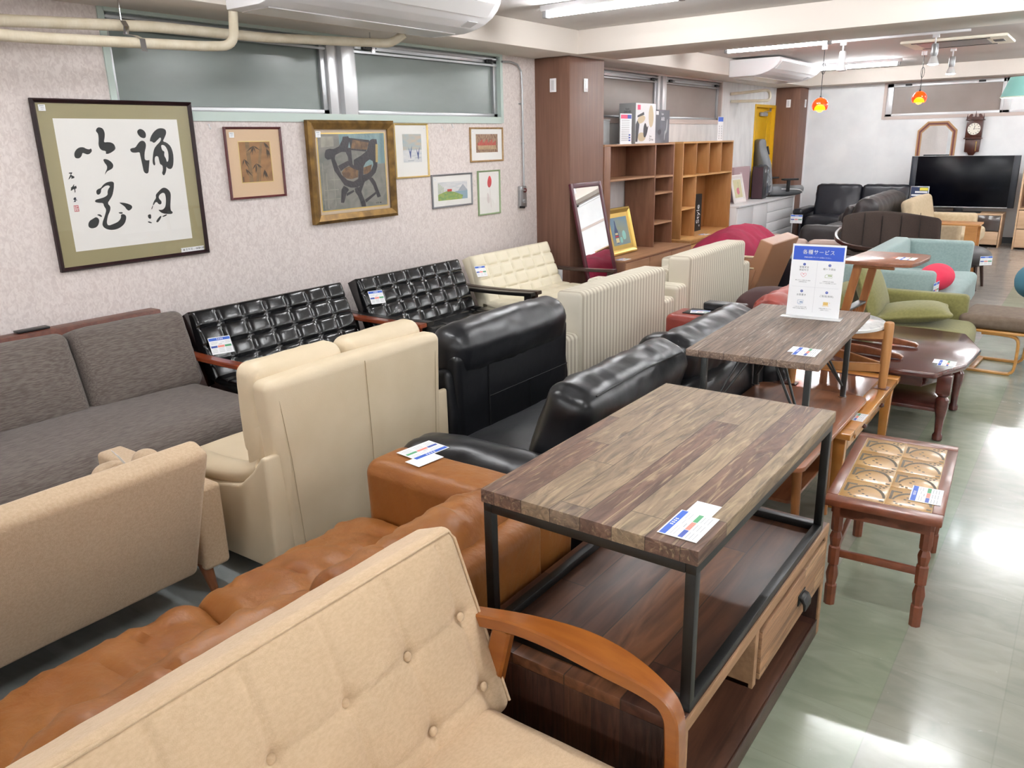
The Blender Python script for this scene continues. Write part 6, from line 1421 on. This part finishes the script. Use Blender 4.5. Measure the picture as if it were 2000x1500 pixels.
# ---------------------------------------------------------------- far end
# octagonal-top mirror, clock
t = thing('wall_mirror', 'wall mirror with clipped upper corners in a striped wooden frame', 'mirror', (-2.14, 13.929, 1.20))
def octop(x, h_, c): return [(-x, 0), (x, 0), (x, h_ - c), (x - c, h_), (-x + c, h_), (-x, h_ - c)]
def ringm(o, i_, y0, y1):
    b = B(); n = len(o); vs = []
    for (P_, y) in ((o, y0), (i_, y0), (i_, y1), (o, y1)): vs += [(p[0], y, p[1]) for p in P_]
    fs = []
    for k_ in range(n):
        q = (k_ + 1) % n
        for a_, c_ in ((0, 1), (1, 2), (2, 3), (3, 0)): fs.append((a_ * n + k_, a_ * n + q, c_ * n + q, c_ * n + k_))
    b._add(vs, fs); return b
sh = lambda P_, d: [(p[0] * (1 - d / 0.27), d + (p[1]) * (1 - 2 * d / 0.57)) for p in P_]
O = octop(0.27, 0.57, 0.13)
ringm(O, sh(O, 0.022), 0, -0.02).obj('outer_frame', 'mirror_oak', t, auto=20); ringm(sh(O, 0.022), sh(O, 0.048), 0, -0.024).obj('middle_frame', 'mirror_red', t, auto=20); ringm(sh(O, 0.048), sh(O, 0.065), 0, -0.018).obj('inner_frame', 'mirror_oak', t, auto=20)
b = B(); b.prism(sh(O, 0.06), -0.012, -0.002); b.obj('mirror_glass', 'mirror', t, smooth=False)
t = thing('wall_clock', 'dark carved wooden wall clock with a white roman dial', 'clock', (-1.645, 13.929, 1.27))
b = B(); b.box(-0.105, 0.105, -0.10, 0, 0.25, 0.50, 0.004); b.box(-0.12, 0.12, -0.11, 0, 0.495, 0.51, 0.003); b.box(-0.12, 0.12, -0.11, 0, 0.235, 0.25, 0.003); b.obj('clock_case', 'clock_wood', t)
b = B(); b.prism(smooth_poly([(-0.10, 0.51), (0.10, 0.51), (0.10, 0.53), (0.075, 0.58), (0.045, 0.59), (0.035, 0.565), (0.05, 0.55), (0.02, 0.54), (0.0, 0.56), (-0.02, 0.54), (-0.05, 0.55), (-0.035, 0.565), (-0.045, 0.59), (-0.075, 0.58), (-0.10, 0.53)], 1), -0.10, -0.08); b.obj('pediment', 'clock_wood', t)
for (x, z) in ((-0.105, 0.51), (0.105, 0.51), (0, 0.545)):
    b = B(); b.lathe([(0.008, 0), (0.01, 0.03), (0.005, 0.05), (0.002, 0.08)], (x, -0.09, z), 10); b.obj('finial', 'clock_wood', t)
b = B(); b.prism([(-0.10, 0.235), (0.10, 0.235), (0.095, 0.05), (0.055, 0.045), (0.03, 0.0), (-0.03, 0.0), (-0.055, 0.045), (-0.095, 0.05)], -0.07, 0, bev=0.003); b.obj('lower_case', 'clock_wood', t)
b = B(); b.cyl((0, -0.101, 0.375), (0, -0.105, 0.375), 0.083, n=36); dl = b.obj('dial', 'clock_face', t)
b = B()
for i in range(12):
    a = math.radians(30 * i); b.box(-0.0035, 0.0035, -0.1062, -0.105, 0.058, 0.076, mt=Matrix.Translation((0, 0, 0.375)) @ Matrix.Rotation(a, 4, 'Y'))
b.obj('hour_marks', 'ink', dl)
for (a, l_, w_) in ((118, 0.05, 0.006), (88, 0.072, 0.004)):
    b = B(); b.box(-w_ / 2, w_ / 2, -0.1075, -0.1065, -0.01, l_, mt=Matrix.Translation((0, 0, 0.375)) @ Matrix.Rotation(math.radians(a if a != 118 else 10), 4, 'Y')); b.obj('clock_hand', 'ink', dl)
b = B(); b.cyl((0.05, -0.075, 0.06), (0.05, -0.075, 0.18), 0.005); b.cyl((0.05, -0.078, 0.17), (0.05, -0.078, 0.20), 0.009); b.obj('weight', 'brass', t)

# TV and stand
t = thing('tv_stand', 'pale oak TV stand with smoked glass door under the big television', 'cabinet', (-1.70, 13.3, 0))
b = B(); b.box(-0.63, 0.63, 0.0, 0.45, 0.455, 0.475, 0.002); b.obj('top', 'oak_pale', t)
for x in (-0.63, 0.61, 0.20, -0.22):
    b = B(); b.box(x, x + .02, 0.0, 0.45, 0.0, 0.455, 0.002); b.obj('side_panel', 'oak_pale', t)
b = B(); b.box(-0.61, 0.61, 0.42, 0.44, 0.03, 0.455); b.obj('back_board', 'oak_pale', t)
for (x0, x1) in ((-0.605, -0.225), (-0.195, 0.195), (0.225, 0.605)):
    b = B(); b.box(x0, x1, 0.002, 0.02, 0.04, 0.225, 0.002); b.obj('drawer', 'oak_pale', t)
    b = B(); b.box(x0, x1, 0.002, 0.012, 0.235, 0.45, 0.002); b.obj('glass_door', 'cab_glass', t)
t = thing('television', 'very large flat television with silver lower edge and dark side speakers', 'television', (-1.665, 13.47, 0.4755), rz=1.5)
b = B(); b.box(-0.695, 0.695, -0.02, 0.04, 0.07, 0.80, 0.004); b.obj('cabinet', 'black_plastic', t)
b = B(); b.box(-0.61, 0.61, -0.0235, -0.019, 0.085, 0.795, 0.001); b.obj('screen', 'tv_screen', t)
for s_ in (-1, 1):
    b = B(); b.box(min(s_ * .615, s_ * .69), max(s_ * .615, s_ * .69), -0.024, -0.019, 0.075, 0.795, 0.002); b.obj('side_speaker', 'tv_side', t)
b = B(); b.box(-0.62, 0.62, -0.028, -0.018, 0.068, 0.08, 0.002); b.obj('lower_edge', 'silver', t)
b = B(); b.box(-0.695, 0.695, -0.023, 0.03, 0.797, 0.803, 0.001); b.obj('top_edge', 'silver', t)
b = B(); b.box(-0.3, 0.3, -0.13, 0.1, 0, 0.012, 0.004); b.box(-0.06, 0.06, -0.02, 0.03, 0.01, 0.09, 0.004); b.obj('tv_foot', 'black_plastic', t)
t = thing('info_card', 'dark blue and white data card standing in front of the television', 'sign', (-2.15, 13.12, 0.60))
b = B(); b.box(-0.125, 0.125, 0, 0.004, -0.16, 0.26, 0.001); b.obj('card', 'silver', t)
b = B(); b.box(-0.115, 0.115, -0.001, 0.0, -0.15, 0.25); b.obj('card_print', 'info_blue', t, smooth=False)
b = B(); b.box(0.0, 0.11, -0.002, -0.001, 0.20, 0.24); b.obj('yellow_block', 'info_yellow', t, smooth=False)
b = B()
for i in range(7): b.box(-0.105 if i else -0.06, 0.105, -0.002, -0.001, 0.165 - i * .045, 0.19 - i * .045)
b.obj('white_rows', 'text_white', t, smooth=False)
b = B(); b.cyl((0, 0.006, -0.6), (0, 0.006, -0.1), 0.006); b.cyl((0, 0.006, -0.6), (0, 0.006, -0.592), 0.09); b.obj('card_post', 'silver', t)
t = thing('shelf_unit', 'tall pale oak shelf with drawers cut off by the right edge', 'shelf', (-0.90, 13.2, 0))
for x in (0.0, 0.78):
    b = B(); b.box(x, x + .022, 0.0, 0.42, 0.0, 1.26, 0.002); b.obj('side_panel', 'oak_pale', t)
for z in (0.55, 0.90, 1.24):
    b = B(); b.box(0.022, 0.78, 0.0, 0.42, z, z + .02, 0.002); b.obj('shelf', 'oak_pale', t)
b = B(); b.box(0.022, 0.78, 0.40, 0.415, 0.03, 1.24); b.obj('back_board', 'book_walnut', t)
for z in (0.03, 0.29):
    b = B(); b.box(0.025, 0.777, 0.002, 0.02, z, z + .25, 0.002); b.obj('drawer', 'oak_pale', t)

# black leather sofa against the far wall
t = thing('leather_sofa', 'black leather sofa with wooden arm fronts against the far wall', 'sofa', (-2.95, 13.35, 0), rz=-90)
for s_ in (-1, 1):
    b = B(); b.soft(0, 0, 0, 0.20, 0.67, 0.52, 0.06, puff=(0.03, 0, 0.01), nz=0.006, nf=6, fold=0.012, res=0.045, mt=RT((0.18, s_ * 0.34, 0.61), ry=-14)); b.obj('back_cushion', 'leather_navy', t)
    b = B(); b.soft(0.52, s_ * 0.34, 0.33, 0.60, 0.67, 0.18, 0.06, puff=(0, 0, 0.02), nz=0.005, fold=0.008, res=0.06); b.obj('seat_cushion', 'leather_navy', t)
    b = B(); b.soft(0.45, s_ * 0.76, 0.49, 0.80, 0.16, 0.10, 0.045, res=0.06); b.obj('arm_pad', 'leather_navy', t)
    b = B(); b.strip([(0.80, s_ * 0.76, 0.45), (0.84, s_ * 0.76, 0.25), (0.80, s_ * 0.76, 0.0)], 0.05, [0.09, 0.06, 0.05]); b.obj('arm_front', 'wood_umber', t)
    b = B(); b.box(0.08, 0.78, s_ * 0.76 - .05, s_ * 0.76 + .05, 0.05, 0.45, 0.01); b.obj('side_panel', 'leather_navy', t)
b = B(); b.box(0.05, 0.78, -0.70, 0.70, 0.05, 0.25, 0.01); b.obj('base', 'leather_navy', t)
price_tag('price tag hanging from the arm of the far black leather sofa', (-3.71, 12.488, 0.39), rx=86, rz=0, s=1.5)

# charcoal leather sofa facing the left wall
t = thing('leather_sofa', 'charcoal leather sofa with high puffy back, in front of the far black sofa', 'sofa', (-2.14, 10.95, 0), rz=180)
b = B(); b.soft(0, 0, 0, 0.24, 1.75, 0.60, 0.10, puff=(0.04, 0, 0.02), nz=0.012, nf=4, fold=0.02, res=0.05, mt=RT((0.12, 0, 0.58), ry=-16)); b.obj('back_cushion', 'leather_char', t)
for s_ in (-1, 1):
    b = B(); b.soft(0, 0, 0, 0.10, 0.80, 0.22, 0.05, puff=(0.04, 0, 0), nz=0.008, fold=0.012, res=0.05, mt=RT((0.27, s_ * .41, 0.68), ry=-18)); b.obj('head_roll', 'leather_char', t)
    b = B(); b.soft(0.50, s_ * 0.41, 0.35, 0.60, 0.80, 0.20, 0.08, puff=(0.02, 0, 0.03), nz=0.008, fold=0.016, nf=6, res=0.05); b.obj('seat_cushion', 'leather_char', t)
    b = B(); b.soft(0.42, s_ * 0.87, 0.32, 0.72, 0.16, 0.48, 0.07, nz=0.008, fold=0.012, res=0.05); b.obj('arm', 'leather_char', t)
b = B(); b.box(0.05, 0.75, -0.8, 0.8, 0.04, 0.26, 0.01); b.obj('base', 'leather_char', t)

# cream fabric sofa facing the aisle
t = thing('fabric_sofa', 'cream fabric sofa with wide low arms in front of the television', 'sofa', (-1.96, 11.55, 0))
b = B(); b.soft(0, 0, 0, 0.16, 1.30, 0.56, 0.06, puff=(0.02, 0, 0.01), res=0.06, mt=RT((0.10, 0, 0.54), ry=-12)); b.obj('backrest', 'fabric_cream', t)
b = B(); b.soft(0.38, 0.73, 0.33, 0.62, 0.14, 0.48, 0.05, res=0.06); b.obj('arm', 'fabric_cream', t)
b = B(); b.soft(0.38, -0.73, 0.33, 0.62, 0.14, 0.48, 0.05, res=0.06); b.obj('arm', 'fabric_cream', t)
b = B(); b.soft(0.48, 0, 0.33, 0.66, 1.30, 0.18, 0.06, puff=(0, 0, 0.02), res=0.06); b.obj('seat_cushion', 'fabric_cream', t)
b = B(); b.box(0.08, 0.76, -0.64, 0.64, 0.05, 0.25, 0.01); b.obj('base', 'fabric_cream', t)

for x in (0.1, 0.74):
    for sy in (-1, 1):
        b = B(); b.cyl((x, sy * 0.6, 0.06), (x, sy * 0.6, 0), 0.025, 0.02); b.obj('leg', 'wood_umber', t)
# oak side table with cubbies
t = thing('side_table', 'small oak C-shaped side table with open cubbies in its upright', 'table', (-1.29, 10.35, 0))
b = B(); b.box(-0.27, 0.27, -0.17, 0.17, 0.60, 0.62, 0.002); b.obj('tabletop', 'oak_side', t)
b = B(); b.box(0.13, 0.25, -0.165, -0.145, 0.0, 0.60); b.obj('side_panel', 'oak_side', t)
b = B(); b.box(0.13, 0.25, 0.145, 0.165, 0.0, 0.60); b.obj('side_panel', 'oak_side', t)
b = B(); b.box(0.13, 0.14, -0.145, 0.145, 0.0, 0.60); b.obj('back_board', 'oak_side', t)
for z in (0.0, 0.16, 0.30):
    b = B(); b.box(0.14, 0.25, -0.145, 0.145, z, z + .02); b.obj('shelf', 'oak_side', t)
b = B(); b.box(-0.25, 0.13, -0.15, 0.15, 0.0, 0.02); b.obj('base', 'oak_side', t)

# dark brown wood-framed loveseat, seen end on
t = thing('armchair', 'dark brown cushioned lounge chair with curved wood rail, before the cream sofa', 'armchair', (-1.72, 9.05, 0), rz=-78)
def arch(p):
    d = (1.15 if p.y < -0.06 else 0.75) * (p.y + 0.06) ** 2
    return (p.x + 0.22 * (p.y / .45) ** 2, p.y, p.z + 0.04 - d * (p.z + 0.25) / 0.5)
b = B(); b.soft(0, 0, 0, 0.13, 0.92, 0.50, 0.05, puff=(0.02, 0, 0.01), res=0.05, warp=arch, mt=RT((-0.02, 0, 0.56), ry=-34)); bk = b.obj('back_cushion', 'fabric_umber', t)
b = B()
for y in (-0.25, -0.08, 0.1, 0.27): b.tube([(0.09 + .22 * (y / .45) ** 2, y, -0.2), (0.09 + .22 * (y / .45) ** 2, y, 0.2)], 0.003, 6, mt=RT((-0.02, 0, 0.56), ry=-34))
b.obj('seam', 'wood_black', bk)
b = B(); b.soft(0.27, 0, 0.36, 0.52, 0.80, 0.13, 0.05, res=0.06); b.obj('seat_cushion', 'fabric_umber', t)
b = B(); b.strip(sweep_pts([(-0.12, -0.48, 0.63), (0.15, -0.51, 0.60), (0.38, -0.47, 0.56), (0.52, -0.30, 0.52), (0.56, 0.0, 0.49), (0.52, 0.30, 0.48), (0.38, 0.46, 0.49), (0.15, 0.50, 0.52)]), 0.04, 0.035, side=(0, 0, 1)); b.obj('curved_rail', 'wood_umber', t)
for (x, y) in ((0.5, -0.36), (0.5, 0.36), (-0.1, -0.42), (-0.1, 0.42)):
    b = B(); b.cyl((x, y, 0.45), (x, y, 0), 0.02, 0.014); b.obj('leg', 'wood_umber', t)
b = B(); b.box(0.10, 0.105, -0.30, -0.24, 0.0, 0.10, mt=RT((-0.02, 0, 0.56), ry=-34)); b.obj('care_label', 'info_yellow', bk)

# rose leather low sofa
t = thing('leather_sofa', 'low rose-beige leather sofa behind the brown armchair', 'sofa', (-2.55, 8.95, 0), rz=90)
for s_ in (-1, 1):
    b = B(); b.soft(0.12, s_ * 0.22, 0.30, 0.20, 0.43, 0.40, 0.06, puff=(0, 0, 0.01), res=0.06); b.obj('back_cushion', 'leather_rose', t)
    b = B(); b.soft(0.45, s_ * 0.22, 0.24, 0.50, 0.43, 0.18, 0.05, res=0.08); b.obj('seat_cushion', 'leather_rose', t)
    b = B(); b.soft(0.38, s_ * 0.52, 0.28, 0.66, 0.15, 0.42, 0.06, res=0.06); b.obj('arm', 'leather_rose', t)
b = B(); b.box(0.05, 0.68, -0.42, 0.42, 0.04, 0.18, 0.01); b.obj('base', 'leather_rose', t)

# black bench with grey rim and folding-frame sofa
t = thing('bench', 'long black upholstered bench with a grey top rim behind the sign stand', 'bench', (-2.05, 8.24, 0))
b = B(); b.box(-0.50, 0.46, -0.16, 0.18, 0.05, 0.42, 0.015); b.obj('bench_body', 'leather_navy', t)
b = B(); b.box(-0.51, 0.47, -0.17, 0.19, 0.42, 0.44, 0.008); b.obj('rim', 'gaming_grey', t)
price_tag('price tag lying on the black bench behind the sign', (-2.32, 8.22, 0.4405), rz=0, s=1.7)
t = thing('frame_sofa', 'brown cushion on a chrome-railed black slatted frame left of the green sofa', 'sofa', (-1.78, 6.62, 0))
b = B(); b.soft(0, 0, 0.33, 0.30, 1.20, 0.12, 0.04, puff=(0, 0, 0.02), res=0.06); b.obj('cushion', 'fabric_maroon', t)
for (x, y) in ((0.19, -0.62), (0.19, 0.62), (-0.19, -0.62), (-0.19, 0.62)):
    b = B(); b.cyl((x, y, 0.43 if x > 0 else 0.25), (x, y, 0), 0.013); b.obj('leg', 'chrome', t)
b = B(); b.tube([(0.19, -0.62, 0.43), (0.19, 0.62, 0.43)], 0.014, 10); b.obj('top_rail', 'chrome', t)
for i in range(14):
    b = B(); b.box(0.186, 0.196, -0.58 + i * .085, -0.53 + i * .085, 0.14, 0.42); b.obj('slat', 'box_black', t)
b = B(); b.box(-0.18, 0.18, -0.60, 0.60, 0.24, 0.265, 0.004); b.obj('seat_board', 'box_black', t)

# red leather recliner
t = thing('leather_sofa', 'red leather recliner with a console tray, behind the trestle-leg table', 'sofa', (-1.50, 5.03, 0), rz=180)
b = B(); b.soft(0, 0, 0, 0.18, 0.72, 0.56, 0.07, puff=(0.03, 0, 0.01), nz=0.012, nf=7, fold=0.022, res=0.04, mt=RT((0.09, -0.12, 0.36), ry=-10)); b.obj('backrest', 'leather_red', t)
b = B(); b.soft(0.40, -0.10, 0.30, 0.48, 0.62, 0.20, 0.06, puff=(0, 0, 0.03), nz=0.012, nf=7, fold=0.02, res=0.04); b.obj('seat_cushion', 'leather_red', t)
b = B(); b.soft(0.36, 0.40, 0.29, 0.50, 0.26, 0.52, 0.04, res=0.06); b.obj('console_arm', 'leather_red', t)
b = B(); b.box(0.18, 0.52, 0.30, 0.46, 0.55, 0.556, 0.002); b.obj('tray', 'black_plastic', t)
b = B(); b.soft(0.30, 0.30, 0.585, 0.26, 0.10, 0.05, 0.012, res=0.06); b.obj('tray_lid', 'black_plastic', t)
b = B(); b.box(0.08, 0.62, -0.42, 0.26, 0.03, 0.2, 0.01); b.obj('base', 'red_side', t)
price_tag('price tag on the red recliner console tray', (-1.92, 4.62, 0.560), rz=20, s=1.0)
t = thing('ottoman', 'dark maroon rounded ottoman beyond the red recliner', 'ottoman', (-1.84, 5.80, 0))
b = B(); b.soft(0, 0, 0.26, 0.50, 0.42, 0.46, 0.10, puff=(0, 0, 0.05), res=0.05); b.obj('cushion', 'fabric_maroon', t)
# dark oval footstool
t = thing('footstool', 'dark brown oval footstool on slim legs beside the mint sofa', 'stool', (-1.04, 9.62, 0))
b = B(); b.sphere((0, 0, 0.34), (0.23, 0.30, 0.115), 24); b.obj('cushion', 'leather_char', t)
for (x, y) in ((0.10, -0.12), (0.12, 0.16), (-0.12, -0.14), (-0.12, 0.16)):
    b = B(); b.cyl((x, y, 0.28), (x * 1.3, y * 1.3, 0), 0.02, 0.014); b.obj('leg', 'wood_umber', t)
price_tag('price tag hanging from the dark oval footstool', (-0.845, 9.43, 0.33), rx=90, rz=40, s=1.1)
# teal chair at the right edge
t = thing('armchair', 'teal fabric armchair mostly cut off by the right edge', 'armchair', (-0.02, 7.15, 0))
b = B(); b.soft(0.0, 0.0, 0.30, 0.60, 0.12, 0.50, 0.05, res=0.08); b.obj('arm', 'fabric_teal', t)
b = B(); b.soft(0.0, 0.75, 0.30, 0.60, 0.12, 0.50, 0.05, res=0.08); b.obj('arm', 'fabric_teal', t)
b = B(); b.soft(0.05, 0.375, 0.26, 0.6, 0.62, 0.16, 0.05, res=0.08); b.obj('seat_cushion', 'fabric_teal', t)
b = B(); b.soft(0.32, 0.375, 0.40, 0.14, 0.85, 0.70, 0.05, res=0.08); b.obj('backrest', 'fabric_teal', t)
b = B(); b.sphere((-0.30, 0.42, 0.44), (0.14, 0.26, 0.14), 20); b.obj('pillow', 'fabric_teal', t)
b = B(); b.box(-0.2, 0.3, 0.02, 0.72, 0.0, 0.2, 0.01); b.obj('base', 'fabric_teal', t)

# ---------------------------------------------------------------- pendants, spots, cassette
def pendant(label, x, y, zc):
    t = thing('pendant_lamp', label, 'lamp', (x, y, CEIL))
    b = B(); b.cyl((0, 0, -0.045), (0, 0, -0.0005), 0.03, 0.032); b.obj('ceiling_cap', 'white_plastic', t)
    b = B(); b.tube([(0, 0, -0.04), (0, 0, zc + 0.095 - CEIL)], 0.0035, 8); b.tube([(0.004 + 0.02 * math.cos(a), 0, -0.24 + 0.06 * math.sin(a)) for a in [i * math.pi / 8 for i in range(17)]], 0.003, 8); b.obj('cord', 'black_plastic', t)
    b = B(); b.cyl((0, 0, zc + 0.075 - CEIL), (0, 0, zc + 0.105 - CEIL), 0.014, 0.008); b.obj('lamp_holder', 'black_plastic', t)
    b = B(); pr = [(0.085 * math.sin(math.radians(a)), 0.085 * math.cos(math.radians(a))) for a in range(4, 132, 8)]
    b.lathe(pr, (0, 0, zc - CEIL), 28)
    for f_ in [f_ for f_ in b.bm.faces if len(f_.verts) > 20 and f_.calc_center_median().z < zc - CEIL]: b.bm.faces.remove(f_)
    b.obj('glass_globe', 'pendant_glass', t)
    b = B(); b.sphere((0, 0, zc - CEIL - 0.030), 0.040, 16); b.obj('bulb', 'pendant_glow', t)
pendant('red-orange glass globe pendant hanging on the left, by the long light', -2.70, 9.63, 1.925)
pendant('red-orange glass globe pendant hanging on the right, above the wall mirror', -1.99, 11.33, 2.015)
b = B(); b.box(-2.95, -1.25, 9.28, 9.31, CEIL - 0.022, CEIL - 0.0005, 0.002); tagp(b.obj('lighting_track', 'white_plastic'), 'white lighting track on the ceiling above the left pendant', 'track')
def spot(label, x, y, on, h_=0.17):
    t = thing('spotlight', label, 'lamp', (x, y, CEIL - 0.022))
    b = B(); b.box(-0.03, 0.03, -0.02, 0.02, -0.03, -0.0005, 0.003); b.cyl((0, 0, -0.09), (0, 0, -0.03), 0.008); b.obj('track_adapter', 'white_plastic', t)
    b = B(); b.lathe([(0.028, -0.20), (0.034, -0.18), (0.034, -0.10), (0.028, -0.085)], n=18); b.obj('lamp_barrel', 'alu' if on else 'white_plastic', t)
    b = B(); b.lathe([(0.052, -0.275), (0.050, -0.262), (0.026, -0.20)], n=20); b.obj('reflector_bulb', 'white_gloss', t)
    b = B(); b.lathe([(0.03, -0.283), (0.049, -0.277), (0.05, -0.272)], n=20); b.obj('bulb_face', 'spot_glow' if on else 'white_gloss', t)
spot('white track spotlight, switched off, next to the left pendant', -2.42, 9.30, False)
spot('bright reflector spotlight between the pendants and the ceiling cassette', -1.55, 9.32, True)
spot('bright reflector spotlight farther back, right of the right pendant', -1.63, 11.0, True)
t = thing('ceiling_cassette', 'flat beige-rimmed air vent cassette set in the far ceiling', 'air conditioner', (-1.5, 10.35, CEIL))
b = B(); b.box(-0.50, 0.50, -0.42, 0.42, -0.03, -0.0005, 0.01); b.obj('panel', 'shade_rim', t)
b = B(); b.box(-0.36, 0.30, -0.26, 0.26, -0.033, -0.03); b.obj('intake_grille', 'grey_plastic', t)
for sy in (-1, 1):
    b = B(); b.box(-0.40, 0.34, sy * 0.34 - .03, sy * 0.34 + .03, -0.034, -0.03); b.obj('outlet_slot', 'box_black', t)
b = B(); b.box(0.34, 0.44, -0.1, 0.1, -0.034, -0.03); b.obj('outlet_slot', 'box_black', t)
t = thing('lamp_shade', 'pale teal conical lamp shade hanging at the right edge', 'lamp', (-0.58, 7.5, 1.85))
b = B(); b.lathe([(0.165, 0.0), (0.115, 0.145)], n=36)
for f_ in [f_ for f_ in b.bm.faces if len(f_.verts) > 20]: b.bm.faces.remove(f_)
b.obj('shade', 'shade_teal', t)
b = B(); b.tube([(0.165 * math.cos(i * math.pi / 18), 0.165 * math.sin(i * math.pi / 18), 0.0) for i in range(37)], 0.004, 8); b.obj('rim', 'shade_rim', t)
b = B(); b.sphere((0, 0, 0.05), 0.03, 12); b.obj('bulb', 'spot_glow', t)
b = B(); b.tube([(0, 0, 0.08), (0, 0, CEIL - 1.85)], 0.004, 8); b.tube([(-0.115, 0, 0.143), (0.115, 0, 0.143)], 0.003, 6); b.obj('cord', 'white_plastic', t)

# price tags hung on the three quilted sofas: card plane follows the leaning back pad
def lean_tag(label, x, y, z, s_):
    a = math.radians(24)
    zl = (z - 0.27 - 0.117 * math.sin(a)) / math.cos(a); x = -4.40 + 0.32 + 0.117 * math.cos(a) - zl * math.sin(a) + 0.004
    nx = Vector((math.cos(a), 0, math.sin(a))); up = Vector((-math.sin(a), 0, math.cos(a)))
    yx = Vector((0, 1, 0)); m = Matrix((yx, up, nx)).transposed()
    m = m @ Matrix.Rotation(math.radians(-4), 3, 'Z')
    price_tag(label, (x, y, z), s=s_, mt=m)
lean_tag('price tag on the backrest of the black sofa with red-brown arms', -4.095, 2.62, 0.505, 1.2)
lean_tag('price tag on the backrest of the black sofa with black arms', -4.125, 3.93, 0.57, 1.15)
lean_tag('price tag on the backrest of the cream quilted sofa', -4.135, 5.15, 0.585, 1.1)
b = B(); b.box(-0.03, 0.03, -0.022, 0.022, 0, 0.0008); o = b.obj('paper_slip', 'tag_white', smooth=False); o.location = (-3.57, 2.455, 0.4775); tagp(o, 'small blank white slip on the red-brown wooden sofa arm', 'paper')
price_tag('price tag and slip on the tan leather sofa arm', (-1.76, 1.86, 0.592), rz=-96, s=1.25, slip=(0.35, 0.62))
